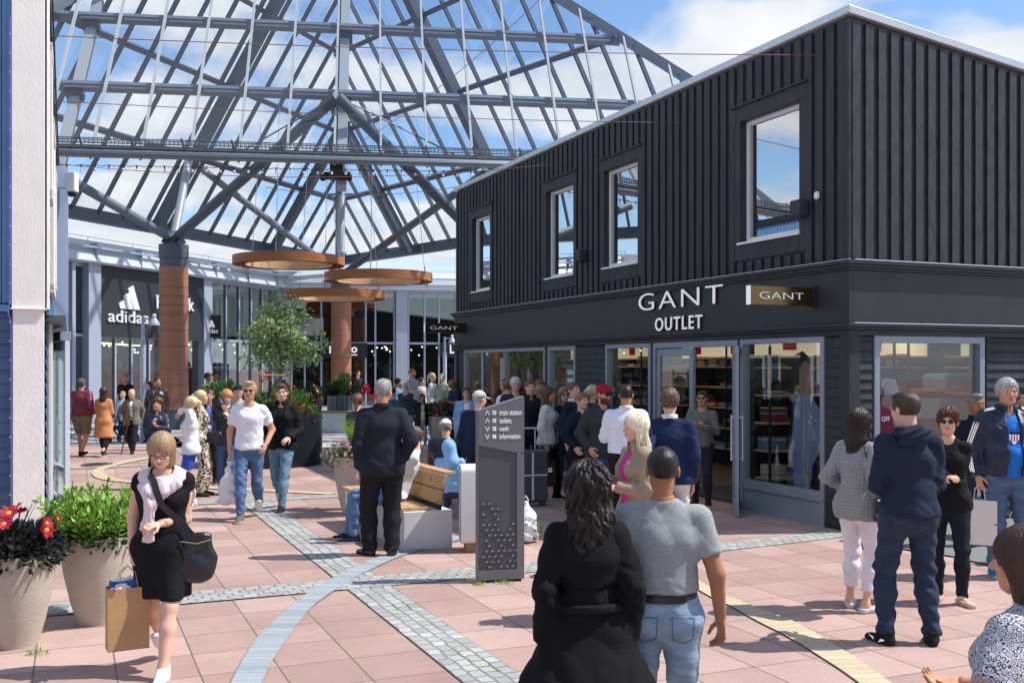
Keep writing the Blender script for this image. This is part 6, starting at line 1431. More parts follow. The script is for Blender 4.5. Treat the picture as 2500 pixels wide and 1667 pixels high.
    sub = lambda mb_, nm, mm, par=root: (setattr(mb_, 'v', [tuple(p) for p in xf(np.array(mb_.v)*hsc, HM, hc)*s]), mb_.build(nm, mm, par, smooth=True))[1]
    if glasses:
        mb = MB()
        for sg in (1,-1):
            if glasses == 'sun': mb.sph((sg*.031,-.098,.008), .021, 10, sc=(1.05,.35,.85))
            else: 
                n_ = 14; pts_ = [(sg*.032+.021*cos(2*pi*k/n_), -.104, .008+.017*sin(2*pi*k/n_)) for k in range(n_+1)]; mb.path(pts_, .0018, 4)
            mb.tube((sg*.052,-.098,.014), (sg*.080,.005,.012), .0025, n=4)
        mb.tube((-.012,-.108,.012), (.012,-.108,.012), .0025, n=4); sub(mb, 'glasses', M_steel_blk)
    if cap:
        cc, vis, back = cap; mcap = fab('cotton', tuple(cc)); vm = -1 if not back else 1
        dome = lambda P: np.maximum(np.abs(ell((0,.014,.040), (.090,.108,.094))(P))-.004, .040-.25*P[:,1]*0-P[:,2])
        Vv, Fq = grid_mesh(dome, (-.11,-.13,.0), (.11,.14,.15), hv/s/hsc); cp_o = np_mesh('cap', xf(Vv*hsc, HM, hc)*s, Fq, mcap, root, True)
        vi = lambda P: np.maximum(np.maximum(np.abs(P[:,2]-.047+.9*P[:,0]**2*4+.10*(P[:,1]*vm-.09)*1.0)-.0045, ell((0,vm*.085,.05), (.075,.10,.2))(P)), .07-P[:,1]*vm)
        Vv, Fq = grid_mesh(vi, (-.10,-.20 if vm < 0 else .04,-.01), (.10,-.04 if vm < 0 else .2,.09), hv/s/hsc); 
        if len(Fq): np_mesh('visor', xf(Vv*hsc, HM, hc)*s, Fq, fab('cotton', tuple(vis)), cp_o, True)
    # ---- garments
    waist = T((0,0,1.03))[2]
    if bottom:
        kind, col = bottom['m'], bottom['c']; g = bottom.get('g', .010); ze = bottom.get('end', .07); g2 = bottom.get('g2', g); mm = fab(kind, tuple(col), bottom.get('c2')); fa = bottom.get('fold', .005)
        if bottom.get('skirt'):
            zh = bottom['skirt']; w0 = (tw['wa'][0]*b+.012, tw['wa'][1]+.012); wp = (tw['pel'][0]*b+.016, tw['pel'][1]*(.5+.5*b)+.018); fl = bottom.get('flare', .02)
            fk = uni([segE(T((0,0,1.04)), (0,0,hz-.02), w0, wp), segE((0,0,hz-.02), (0,0,zh-.03), wp, (wp[0]+fl, wp[1]+fl))], .04)
            mk('skirt', lambda P: np.maximum(np.maximum(fk(P)+folds(P, seed, fa), zh-P[:,2]), P[:,2]-waist), mm, lo, (hi[0], hi[1], waist+.05))
        else:
            sdp = uni([segE(T((0,0,.89)), T((0,0,1.05)), (tw['pel'][0]*b+g, tw['pel'][1]*(.5+.5*b)+g+.004), (tw['wa'][0]*b+g+.004, tw['wa'][1]*(.5+.5*b)+g+B_*.5))]+[ell(np.array(hips[i])+[0,.032,-.03], (.085*bw_+g,.078+g,.09)) for i in (0,1)], .03)
            l0, l1_ = leg(0, g, ze, g2), leg(1, g, ze, g2); kz = np.array(knees, f32)
            def tf(P):
                d = smin(smin(l0(P), l1_(P), .012), sdp(P), .035); nk_ = np.minimum(np.linalg.norm(P-kz[0], axis=1), np.linalg.norm(P-kz[1], axis=1)); lowz = np.clip((.30-P[:,2])*4, 0, 1)
                amp = fa*(.6+1.3*np.exp(-(nk_/.12)**2)+1.2*lowz); x, y, z = P[:,0], P[:,1], P[:,2]
                d = d+amp*(np.sin(z*62+5*np.sin(x*13+seed)+9*y)*.5+np.sin(z*33+x*17+3*np.sin(y*20+seed))*.5)
                return np.maximum(d, P[:,2]-waist) if not sit else np.maximum(d, P[:,2]-waist)
            tr_o = mk('trousers', tf, mm, lo, (hi[0], hi[1], waist+.05))
            if bottom.get('belt') and tr_o:
                mk('belt', lambda P: np.maximum(np.maximum(sdp(P)-.006, P[:,2]-waist+.004), waist-.042-P[:,2]), fab('leather', (26,24,24)), lo, (hi[0], hi[1], waist+.05), vox*.7)
            if bottom.get('pockets') and tr_o:
                mb = MB(); by = tw['pel'][1]*(.5+.5*b)+g
                for sg in (1,-1):
                    cx_ = sg*.085*bw_; zc = hz-.055; pp = []
                    for px_, pz_ in ((-.055,.06),(.055,.06),(.05,-.05),(0,-.075),(-.05,-.05),(-.055,.06)):
                        q = np.array([[cx_+px_, .0, zc+pz_]], f32); ys = np.linspace(.02, .24, 45, dtype=f32); QQ = np.repeat(q, 45, 0); QQ[:,1] = ys; dd = tf(QQ); k_ = np.argmax(dd > 0); pp.append((cx_+px_, float(ys[k_])+.001, zc+pz_))
                    pts_ = []
                    for a_, b_2 in zip(pp[:-1], pp[1:]):
                        for u_ in np.linspace(0, 1, 7)[:-1]:
                            q0 = np.array(a_)+(np.array(b_2)-np.array(a_))*u_; QQ = np.repeat(q0[None].astype(f32), 45, 0); ys = np.linspace(.02, .24, 45, dtype=f32); QQ[:,1] = ys; dd = tf(QQ); k_ = np.argmax(dd > 0); pts_.append((q0[0]*s, (float(ys[k_])+.001)*s, q0[2]*s))
                    pts_.append(pts_[0]); mb.path(pts_, .0014, 4)
                mb.build('pocket_stitching', fab('cotton', tuple(bottom['pockets'])), tr_o)
    def garment(nm, sp, extra_g=0):
        g = sp.get('g', .012)+extra_g; sl_ = sp.get('sleeve', 1.0); hem = sp.get('hem', .90); fl = sp.get('flare', .0); fa = sp.get('fold', .005); mm = fab(sp['m'], tuple(sp['c']), sp.get('c2'))
        tf0 = torso(g); drop = .92-hem; parts_ = [tf0]; hemz = hz-drop
        wp = (tw['pel'][0]*b+g+.006, tw['pel'][1]*(.5+.5*b)+g+.008)
        if hemz < hz+.1: parts_.append(segE(T((0,0,1.04)), (0,0,min(hz, hz)), (tw['wa'][0]*b+g+sp.get('w', .004), tw['wa'][1]*(.5+.5*b)+g+B_*.6+sp.get('w', .004)), wp)); parts_.append(segE((0,0,hz), (0,0,hemz-.04), wp, (wp[0]+fl, wp[1]+fl)))
        if hemz < hz-.06 and not sit: parts_ += [seg(hips[i], hips[i]+(knees[i]-hips[i])*min(1, max(.15, (hz-hemz)/.43)), .094*(.4+.6*b)+g, .075+g) for i in (0,1)]
        if hemz < hz+.02: parts_ += [ell(np.array(hips[i])+[0,.032,-.03], (.085*bw_+g+.006,.078+g+.006,.09+g)) for i in (0,1)]
        tfu = uni(parts_, .04); arms = [] if sl_ <= 0 else [arm(i, g*.8+sp.get('sg', .004), sl_, sp.get('cuff', 0)) for i in (0,1)]
        op = sp.get('open'); ez = np.array(elb, f32); co_ = sp.get('neck', .062); nz_ = T((0,-.045,1.50)); zneck = T((0,.02,1.487))[2]; slv = sp.get('sless')
        def f(P):
            d = np.maximum(tfu(P), P[:,2]-zneck); d = np.maximum(d, hemz-P[:,2])
            if slv: d = np.maximum(d, np.abs(P[:,0])-slv)
            for a_ in arms: d = smin(d, a_(P), .032)
            if fa:
                e_ = np.minimum(np.linalg.norm(P-ez[0], axis=1), np.linalg.norm(P-ez[1], axis=1)); d = d+folds(P, seed, fa)+fa*1.3*np.exp(-(e_/.10)**2)*np.sin(P[:,2]*75+P[:,1]*60+4*np.sin(P[:,0]*20))
            if op: ww = op+.10*op*(1.4-P[:,2])*4; d = np.maximum(d, -np.maximum(np.abs(P[:,0]-.005)-ww, P[:,1]+.0))
            v_ = sp.get('vneck')
            if v_: ww = np.clip((P[:,2]-(1.46-v_+hz-.92))*.35, 0, .06); d = np.maximum(d, -np.maximum(np.abs(P[:,0])-ww, P[:,1]))
            q = P-nz_.astype(f32); d = np.maximum(d, -(np.sqrt(q[:,0]**2+(q[:,1])**2+(q[:,2]*.8)**2)-co_)); return d
        o = mk(nm, f, mm, (lo[0]-.02, lo[1]-.02, max(lo[2], hemz-.06)), (hi[0]+.02, hi[1]+.02, sho[0][2]+.16))
        if sp.get('collar'):
            ch_, cr_ = sp['collar'][0], sp['collar'][1]; ca, cb2 = T((0,.014,1.465)).astype(f32), T((0,.010,1.478+ch_)).astype(f32); cc2 = sp['collar'][2] if len(sp['collar']) > 2 else sp['c']
            t1, t2 = seg(ca, cb2, cr_+.004, cr_), None; dirc = (cb2-ca)/np.linalg.norm(cb2-ca)
            mk('collar', lambda P: np.maximum(np.maximum(np.abs(t1(P))-.006, (P-cb2)@dirc), np.maximum((ca-P)@dirc, -np.maximum(np.abs(P[:,0])-.018, P[:,1]))), fab(sp['m'] if len(sp['collar']) < 3 else 'cotton', tuple(cc2)), T((0,0,1.47))-.14, T((0,0,1.47))+.16, min(vox, .011), sub=o)
        if sp.get('hood'):
            c_, r_ = T((0,.105,1.455)), 1; hf = uni([ell(T((0,.095,1.445)), (.125,.055,.085)), ell(T((.075,.03,1.475)), (.045,.07,.035)), ell(T((-.075,.03,1.475)), (.045,.07,.035))], .03)
            mk('hood', lambda P: hf(P)+.005*np.sin(P[:,0]*50+P[:,2]*60+3*np.sin(P[:,2]*30)), mm, T((0,.06,1.45))-.20, T((0,.06,1.45))+.20, min(vox, .012), sub=o)
        if sp.get('hoodup'):
            hf = lambda P: sk(P)-.022
            Vv, Fq = grid_mesh(lambda P: np.maximum(smin(ell((0,.030,.015),(.108,.122,.125))(P), seg((0,.05,-.10),(0,.06,-.20),.10,.12)(P), .05), -fcx(P)), (-.19,-.13,-.34), (.19,.24,.17), hv*1.3/s/hsc); np_mesh('hood', xf(Vv*hsc, HM, hc)*s, Fq, mm, o, True)
        return o
    obs = {}
    if inner: obs['inner'] = garment(inner.get('n', 'shirt'), inner)
    if top: obs['top'] = garment(top.get('n', 'shirt'), top, .006 if inner else 0)
    # ---- shoes
    if shoe:
        for i in (0,1):
            ft = foot[i]; Fm = rotm(ft[4], -ft[3] if ft[3] else 0); up_, so_ = shoe[0], shoe[1]; flat = len(shoe) > 2 and shoe[2] == 'flat'
            fsx = [seg((0,.035,-.052), (0,-.05,-.048), .040, .040), segE((0,-.05,-.050), (0,-.155,-.060), (.044,.034), (.040,.026))]
            if not flat: fsx.append(seg((0,.020,.012), (0,-.02,-.04), .046, .044))
            ff_ = uni(fsx, .03); Vv, Fq = grid_mesh(lambda P: np.maximum(np.maximum(ff_(P), -.084-P[:,2]), P[:,2]-(.02 if not flat else -.035)), (-.07,-.22,-.1), (.07,.10,.07), max(hv, .006)/s); fc = Vv[Fq].mean(1)
            np_mesh('shoe', xf(Vv*1.02, Fm, ank[i])*s, Fq, [fab('leather' if len(shoe) > 2 and shoe[2] == 'leather' else 'cotton', tuple(up_)), fab('rubber', tuple(so_))], root, True, (fc[:,2] < -.058).astype(int))
    info = dict(root=root, s=s, sho=sho, elb=elb, wri=wri, T=T, hc=hc, HM=HM, hz=hz, M=Matrix.Translation((Xw, Y, z0))@Matrix.Rotation(R(face), 4, 'Z'), tw=tw, b=b, ank=ank, obs=obs, hsc=hsc, torso=torso, mk=mk, lo=lo, hi=hi, vox=vox)
    return info
def W_(info, p, base=True):      # body-space point (base units) -> world
    q = info['M']@Vector(tuple(float(c)*(info['s'] if base else 1) for c in p)); return q
# ---------------------------------------------------------------- the crowd
T_ = lambda c, m='cotton', **k: dict(m=m, c=c, **k)
def D_(c, **k): return T_(c, 'denim', **k)
BK, NV, WH = (27,27,30), (32,40,62), (236,236,240)
FAIR, TAN, OLIVE, BROWN, PALE = (226,180,154), (206,156,126), (190,142,112), (168,118,88), (232,192,170)
SUIT = [T_((30,30,34)), T_(WH)]
# --- nearest people
P1 = person('woman with blonde bob and glasses in a black dress, pink sweater round her shoulders', 375, 6.75, h=1.60, face=4, sex='f', b=1.22, skin=FAIR, hair=('bob',(158,130,96)),
    top=T_(BK, n='dress', hem=.56, sleeve=.12, g=.010, fold=.003, neck=.085, flare=-.01), shoe=((236,234,238),(240,240,240)), legs='walk', aL=(-.15,-.17,-.29), aR=(.055,-.03,-.50), glasses='clear', head=(2,26), curl=.8)
P2 = person('woman with long curly dark hair seen from behind in a long black coat', 1348, 4.62, yh=1070, face=186, sex='f', b=1.10, skin=FAIR, hair=('curly',(36,28,26)), top=T_((20,20,23), n='coat', hem=.66, flare=.17, g=.028, fold=.009, sleeve=1, cuff=.02, collar=(.045,.085)), bottom=D_((74,104,144)), aL=(.06,.02,-.50), aR=(.06,-.02,-.50), shoe=((30,30,30),(30,30,30)), head=(14,0), legs='stepR')
P3 = person('man with cropped dark hair from behind, grey short sleeved sweater and pale jeans', 1522, 4.75, yh=1024, face=176, b=1.06, skin=BROWN, hair=('crop',(34,30,30)), top=T_((150,156,156),'heather', hem=1.032, sleeve=.36, g=.020, w=.022, fold=.004, neck=.066), bottom=D_((138,160,180), belt=1, g=.014, pockets=(70,90,112), fold=.006), aL=(.02,-.05,-.47), aR=(.115,-.02,-.51), legs='step', shoe=((90,80,70),(220,220,220)), curl=.9)
P4 = person('man with short brown hair seen from behind in a navy hooded sweatshirt and dark jeans', 2087, 7.35, yh=900, face=183, b=1.03, skin=FAIR, hair=('short',(66,54,44)), top=T_((38,46,66), n='hoodie', hem=.90, hood=True, g=.022, cuff=.004, fold=.007), bottom=D_((38,52,76), g=.018, pockets=(110,100,84), fold=.010), aL=(-.09,-.24,-.26), aR=(-.09,-.24,-.26), legs='wide', head=(18,10), shoe=((34,34,36),(40,40,42)))
P5 = person('dark haired woman in a grey checked blazer and white trousers', 1972, 8.35, yh=938, face=128, sex='f', b=1.06, skin=FAIR, hair=('long',(48,36,32)), top=T_((158,160,160),'plaid', c2=(136,138,142), n='blazer', hem=.80, g=.022, flare=.025, open=.03, fold=.006, collar=(.03,.08)), inner=T_((230,230,230)), bottom=T_((238,232,240), end=.19, g=.012, fold=.006), aL=(.02,-.12,-.36), aR=(.03,-.05,-.40), legs='relax', shoe=((206,208,210),(200,200,200),'flat'), head=(12,4))
P6 = person('curly haired woman with dark sunglasses in black, arms crossed, behind the hooded man', 2178, 8.65, yh=938, face=-28, sex='f', b=1.05, skin=FAIR, hair=('messy',(92,56,44)), top=T_(BK, n='cardigan', hem=.84, g=.014), bottom=T_((30,36,48)), aL='crossL', aR='crossR', glasses='sun', shoe=((206,176,160),(200,180,170),'flat'), legs='relax')
P7 = person('grey haired man in a navy track jacket with white sleeve stripes over bright blue', 2313, 9.7, yh=870, face=-6, b=1.20, skin=TAN, hair=('thick',(176,174,170)), top=T_((24,34,64),'nylon', n='track_jacket', hem=.90, g=.028, open=.05, fold=.006, collar=(.05,.088)), inner=T_((40,120,206), hem=.89, g=.012), bottom=D_((84,108,138), g=.016, fold=.008), belly=.07, aL='down', aR=(.07,-.03,-.50), shoe=((20,130,180),(170,200,210)), legs='stand')
P8 = person('short haired man in a dark navy polo shirt behind the track jacket man', 2243, 11.3, yh=905, face=2, b=1.05, skin=BROWN, hair=('short',(120,116,112)), top=T_((30,34,50), sleeve=.4, hem=.88, collar=(.03,.075)), bottom=T_((50,50,58)), shoe=((40,38,38),(60,60,60)))
P9 = person('dark haired man partly cut by the right edge of the picture in dark clothes', 2360, 11.8, yh=893, face=-60, b=1.05, skin=TAN, hair=('crop',(40,34,34)), top=T_((40,44,54)), bottom=T_((40,44,54)))
P10 = person('brown haired woman in a black and white floral blouse, cut by the bottom right corner', 2362, 3.8, h=1.84, face=-138, sex='f', b=1.42, skin=TAN, hair=('bob',(66,46,38)), top=T_((206,204,212),'floral', c2=(74,74,90), n='blouse', sleeve=.38, g=.024, fold=.004), bottom=T_((40,44,60)), legs='sit', aL=(.24,-.20,-.34), aR='lap', shoe=((60,50,46),(60,50,46)), head=(6,4))
bq = P10['M'] @ Vector((0,0,0)); t = thing('bench', 'pale concrete bench block carrying the woman in the floral blouse, below the picture edge', 'bench', (bq.x, bq.y, 0), R(-138)); MB().box(-.7,.7,-.12,.34,0,.42).build('block', M_conc, t, bevel=.02)
P11 = person('long blonde haired woman in a beige trench coat and pink top with drink can', 1464, 8.05, yh=948, face=-66, sex='f', b=1.02, skin=FAIR, hair=('long',(232,222,196)), top=T_((160,142,122), n='trench_coat', hem=.46, flare=.05, g=.024, open=.045, fold=.007, collar=(.04,.09)), inner=T_((214,60,150)), bottom=T_((38,34,36)), aL=(-.07,-.25,-.25), aR=(-.06,-.26,-.20), legs='step', shoe=((150,150,156),(230,230,230)), head=(-6,6))
P12 = person('grey bearded man seen from behind in a charcoal suit', 878, 10.75, yh=871, face=192, b=1.10, skin=TAN, hair=('short',(150,148,146)), beard=(120,110,104), top=T_((40,42,50), n='suit_jacket', hem=.80, g=.028, flare=.02, fold=.005, cuff=.006, collar=(.035,.078)), bottom=T_((34,35,40), g=.030, g2=.038, end=.045, fold=.006), legs='relax', shoe=((38,36,36),(30,30,30),'leather'), aL='down', aR=(.045,-.06,-.43), head=(-30,6))
P13 = person('brown haired man from behind in a navy sweater and white trousers with a bag', 1538, 9.8, yh=893, face=170, b=1.04, skin=FAIR, hair=('thick',(104,84,70)), top=T_((34,44,80), n='sweater', hem=.86, g=.024, w=.012, collar=(.035,.07,WH)), bottom=T_((232,230,226), g=.014), aR='down', aL='behind', shoe=((70,54,44),(60,50,40)))
P14 = person('young man with sunglasses in a white T shirt and blue jeans carrying a plastic bag', 573, 13.35, yh=870, face=6, b=1.0, skin=TAN, hair=('quiff',(190,160,118)), glasses='sun', top=T_((240,240,244), hem=.90, sleeve=.36, g=.014, fold=.006, neck=.07), bottom=D_((88,114,150), g=.012, fold=.007, end=.10), aR=(.07,-.04,-.50), aL='pocket', legs='walkR', shoe=((110,98,92),(225,220,215)))
P15 = person('young man in a black zip jacket and light blue jeans striding forward', 647, 14.2, yh=877, face=-2, b=.98, skin=FAIR, hair=('short',(104,76,56)), top=T_((30,31,34), n='jacket', hem=.86, g=.024, open=.05, collar=(.05,.085)), inner=T_((24,24,28), hem=.885, collar=(.06,.066)), bottom=D_((108,140,160), g=.012, fold=.007), aL=(-.02,-.20,-.36), aR='swingb', legs='walk', shoe=((40,42,50),(210,210,214)), head=(12,0))
# --- left group
person('boy with brown curls in a navy windbreaker with a blue zip, looking at the camera', 362, 16.6, yh=915, face=6, b=.86, skin=FAIR, hair=('messy',(80,56,42)), top=T_((34,42,70),'nylon', n='windbreaker', hem=.84, g=.030, fold=.008, collar=(.04,.085)), bottom=T_((30,34,48)), aL='front', aR='chest')
person('blonde ponytailed girl in a white hooded top and blue shorts, hand at mouth', 438, 14.5, yh=910, face=-78, sex='f', b=.84, skin=FAIR, hair=('pony',(222,198,150)), glasses='clear', top=T_((236,236,238), n='hooded_top', hem=.84, g=.024, open=.04), inner=T_((40,160,120), hem=.83), bottom=T_((66,90,190), end=.60, g=.02), aL='face', aR='face', shoe=((230,230,230),(240,240,240)))
person('blonde ponytailed woman in black with leopard print trousers', 462, 15.7, yh=896, face=100, sex='f', b=.98, skin=FAIR, hair=('pony',(214,188,146)), top=T_((210,196,178),'leopard', c2=(38,30,28), hem=.84), bottom=T_((214,200,180),'leopard', c2=(34,28,26), g=.028, g2=.04), aL='down', aR='down', shoe=((60,50,46),(60,50,46)))
person('woman in a blue top and long dark cardigan behind the leopard print trousers', 482, 17.3, yh=895, face=10, sex='f', b=.98, skin=FAIR, hair=('bun',(92,66,52)), top=T_((34,34,40), n='cardigan', hem=.66, open=.05, g=.02), inner=T_((96,120,190)), bottom=T_((36,38,46)), aL='down', aR='belly')
person('ginger haired boy in a shiny navy jacket with his hand at his chin, white trainers', 520, 15.9, yh=895, face=14, b=.90, skin=PALE, hair=('messy',(200,140,84)), top=T_((34,42,66),'nylon', n='jacket', hem=.83, g=.028), bottom=D_((76,102,142)), aL='chest', aR='face', shoe=((238,238,240),(240,240,240)), legs='step', head=(8,14))
person('young man in a dark cap and grey T shirt behind the white T shirt', 548, 17.6, yh=884, face=8, b=.96, skin=FAIR, hair=('crop',(70,56,48)), cap=((40,44,54),(34,36,44),False), top=T_((160,168,176), sleeve=.4), bottom=D_((70,84,110)))
person('man seen from behind in a maroon bomber jacket and khaki shorts', 187, 22.6, yh=870, face=170, b=1.22, skin=TAN, hair=('messy',(86,78,72)), top=T_((122,32,58),'nylon', n='bomber_jacket', hem=.90, g=.034), bottom=T_((132,116,92), end=.50, g=.035), aL='phone', aR='pocket', shoe=((50,44,42),(60,54,50)), legs='step')
person('woman seen from behind in a long orange coat with a dark ponytail and black trousers', 238, 22.5, yh=886, face=184, sex='f', b=1.0, skin=FAIR, hair=('long',(70,48,42)), top=T_((214,146,96), n='coat', hem=.50, flare=.06, g=.026), bottom=T_(BK, end=.2, g=.03), aL='phone', aR='phone', legs='walk', shoe=((60,54,54),(220,220,220)))
person('elderly man in a grey tweed jacket and red tie walking with a cane', 303, 23.4, yh=892, face=8, b=1.04, skin=FAIR, hair=('ring',(180,176,172)), top=T_((122,118,108), n='suit_jacket', hem=.78, open=.03, g=.03, collar=(.03,.08)), inner=T_((220,222,226)), bottom=T_((34,36,44), g=.03, g2=.03), aR=(.09,-.16,-.40), aL='swingb', legs='walk', shoe=((34,32,32),(30,30,30)), head=(0,14))
person('woman with short light brown hair in a black T shirt behind the elderly man', 288, 29.0, yh=858, face=8, sex='f', b=1.1, skin=TAN, hair=('bob',(150,112,80)), top=T_((24,24,26), sleeve=.4, hem=.86), bottom=T_((40,40,44)), aL='down', aR='down')
person('blond child in pale blue seated in a pushchair behind the elderly man', 282, 27.0, h=1.30, face=0, b=.8, skin=PALE, hair=('short',(206,180,130)), top=T_((190,206,226)), bottom=T_((70,84,120)))
person('short haired man in a dark brown leather jacket by the left column', 360, 24.2, yh=866, face=14, b=1.05, skin=OLIVE, hair=('crop',(36,30,30)), top=T_((52,44,44),'leather', n='leather_jacket', hem=.88, open=.04, g=.026, collar=(.04,.085)), inner=T_((60,54,52)), bottom=T_((180,172,160)), aR='down', aL='down', legs='step', head=(40,0))
person('young woman partly hidden behind the leather jacket man', 343, 26.5, yh=876, face=-20, sex='f', b=.9, skin=FAIR, hair=('long',(74,52,44)), top=T_((214,208,206)), bottom=T_((60,64,80)))
person('dark haired man in a camouflage shirt near the planting, looking right', 478, 27.8, yh=856, face=70, b=1.0, skin=BROWN, hair=('thick',(28,26,28)), top=T_((150,146,112),'camo', c2=(92,90,66)), bottom=T_((60,60,56)))
person('man in a white shirt partly hidden behind the planting', 494, 28.6, yh=853, face=50, b=1.0, skin=BROWN, hair=('crop',(30,28,30)), top=T_((228,232,238)), bottom=T_((50,52,60)))
person('bald man in a black jacket and jeans sitting on the bench by the planting', 726, 29.6, h=1.72, face=-20, b=1.0, skin=PALE, hair=('bald',(150,140,130)), top=T_((36,38,42), n='jacket', g=.024), bottom=D_((96,120,156)), legs='sit', aL='knee', aR='knee', z0=.0)
# --- middle
person('brown haired woman with hair tied back in a black jacket, left of the suited man', 822, 14.2, yh=903, face=150, sex='f', b=1.0, skin=FAIR, hair=('pony',(100,70,54)), top=T_((34,35,40),'nylon', n='jacket', hem=.80, g=.03), bottom=T_((34,36,42)), aL='front', aR='belly', head=(30,10))
person('man in dark blue standing hidden behind the suited man', 900, 20.0, yh=888, face=160, b=1.05, skin=FAIR, hair=('short',(70,54,44)), top=T_((60,76,104)), bottom=T_((40,44,56)))
person('curly dark haired woman in a denim jacket facing right', 914, 29.0, yh=869, face=70, sex='f', b=1.0, skin=OLIVE, hair=('messy',(34,28,30)), top=D_((126,154,190), hem=.92, n='denim_jacket'), bottom=T_(BK), aL='face', aR='belly')
person('blonde woman seen from behind in a charcoal sweater and denim skirt', 932, 25.4, yh=878, face=176, sex='f', b=1.0, skin=FAIR, hair=('long',(196,178,150)), top=T_((64,68,76), n='sweater', hem=.86, g=.03), bottom=D_((150,180,206), skirt=.62, flare=.05), aL='belly', aR='belly', shoe=((40,38,40),(40,38,40)))
person('ginger bearded man in a grey T shirt with folded arms', 948, 30.5, yh=847, face=60, b=1.05, skin=FAIR, hair=('short',(170,110,70)), beard=(170,104,66), top=T_((166,170,176), sleeve=.4), bottom=T_((44,50,66)), aL='crossL', aR='crossR', head=(10,-8))
person('slim dark haired youth in a light shirt behind the bearded man', 968, 31.5, yh=867, face=50, b=.86, skin=FAIR, hair=('thick',(50,44,44)), top=T_((190,192,196)), bottom=T_((70,76,92)))
person('blond woman in a pale grey sweater and black shorts with a black bag', 993, 29.2, yh=856, face=70, sex='f', b=.92, skin=FAIR, hair=('pony',(206,176,130)), top=T_((196,198,204), hem=.90), bottom=T_(BK, skirt=.66), shoe=((220,220,220),(230,230,230)))
person('blonde woman seen from behind in a green leaf patterned blouse', 1017, 28.0, yh=858, face=165, sex='f', b=1.12, skin=FAIR, hair=('bun',(222,204,168)), top=T_((196,206,190),'leafprint', c2=(50,80,66), hem=.78, g=.03, sleeve=.6), bottom=T_((60,66,60)))
person('bald man in a navy T shirt looking down at his phone', 1044, 24.6, yh=868, face=-58, b=1.05, skin=BROWN, hair=('bald',(60,44,38)), top=T_((44,54,78), sleeve=.42), bottom=T_((36,38,46)), aL='phone', aR='phone', head=(0,34))
person('small girl in a black jacket and grey trousers near the red flowers', 970, 24.6, h=1.30, face=8, sex='f', b=.84, skin=OLIVE, hair=('long',(52,38,34)), top=T_((34,34,38), n='jacket', open=.05, hem=.74, g=.026), inner=T_((206,206,150)), bottom=T_((146,150,164), end=.12), aL='belly', aR='face', shoe=((190,192,200),(220,220,224)))
person('man in dark clothes standing in the far shop doorway', 822, 44.5, yh=851, face=60, b=1.0, skin=FAIR, hair=('short',(90,70,56)), top=T_((44,46,52)), bottom=T_((36,38,42)))
person('woman with glasses in a light blue cardigan pulling a blue suitcase', 1071, 18.6, yh=888, face=2, sex='f', b=1.08, skin=FAIR, hair=('bun',(74,54,46)), glasses='clear', top=T_((132,174,214), n='cardigan', hem=.80, open=.045, g=.022), inner=T_((228,228,232)), bottom=T_((60,66,84)), aR='down', aL='down')
person('stout man in a beige cap and navy jacket just left of the info pillar', 1103, 13.6, yh=897, face=150, b=1.26, skin=FAIR, hair=('ring',(170,166,160)), cap=((206,200,184),(206,200,184),False), top=T_((34,42,64), n='jacket', hem=.84, g=.034), bottom=T_((40,46,64)), belly=.05, aL='down', aR='pocket', lean=4, head=(-14,8))
person('seated man in a white cap and dark navy jacket seen from behind', 1030, 14.3, h=1.74, face=168, b=1.16, skin=FAIR, hair=('short',(150,144,136)), cap=((232,230,228),(232,230,228),False), top=T_((34,38,62),'nylon', n='jacket', g=.036), bottom=T_((50,56,72)), legs='sit', aL='lap', aR='lap', lean=12, head=(12,24), z0=-.05)
person('seated child in a bright light blue hooded top seen from behind', 1036, 13.2, h=1.38, face=176, b=1.12, skin=FAIR, hair=('short',(120,96,70)), top=T_((140,184,226), n='hooded_top', g=.034, hoodup=True, fold=.010), bottom=T_((60,70,90)), legs='sit', aL='lap', aR='lap', lean=14, head=(30,16), z0=.0)
person('seated man in a white shirt and blue jeans on the bench behind the suited man', 905, 11.75, h=1.78, face=-78, b=1.05, skin=FAIR, hair=('short',(90,70,56)), top=T_((226,228,234), g=.02), bottom=D_((96,124,160), g=.014), legs='sit', aL='knee', aR='knee', lean=24, head=(0,30), shoe=((34,42,60),(235,235,235)))
# --- the queue in front of the shop
QG = 'people queueing in front of the black shop'
def q(label, x, Y, yh, **k): return person(label, x, Y, yh=yh, group=QG, **k)
q('dark haired man with glasses at the back of the queue, farthest left', 1160, 19.6, 869, face=-50, b=1.0, skin=FAIR, hair=('crop',(60,46,40)), glasses='clear', top=T_((40,44,58)), bottom=T_((40,44,56)))
q('brown haired man in a white shouldered jacket seen from behind in the queue', 1168, 18.2, 872, face=140, b=1.08, skin=FAIR, hair=('thick',(120,92,74)), top=T_((232,234,238), g=.03), bottom=T_((46,50,64)))
q('grey haired man with glasses, pale blue collar and navy jacket in the queue', 1184, 17.4, 866, face=12, b=1.08, skin=FAIR, hair=('thick',(196,196,198)), glasses='clear', top=T_((44,50,72), n='jacket', open=.045, g=.024), inner=T_((150,190,224)), bottom=T_((46,50,64)))
q('brown haired man in a black vest over white sleeves beside the wrapped suitcase', 1218, 15.8, 872, face=10, b=1.08, skin=FAIR, hair=('short',(112,84,66)), top=T_((30,31,34), n='vest', sleeve=0, g=.034, hem=.86, collar=(.05,.085)), inner=T_((232,232,236), sleeve=.4), bottom=T_((36,42,60)), aR='down', aL='down')
q('auburn haired woman hidden behind the queue', 1240, 18.8, 872, face=40, sex='f', b=1.0, skin=FAIR, hair=('bob',(120,76,52)), top=T_((46,44,50)), bottom=T_((40,42,50)))
q('long fair haired woman behind the quilted jacket in the queue', 1238, 16.9, 884, face=60, sex='f', b=.95, skin=FAIR, hair=('long',(150,122,96)), top=T_((60,58,62)), bottom=T_((40,42,50)))
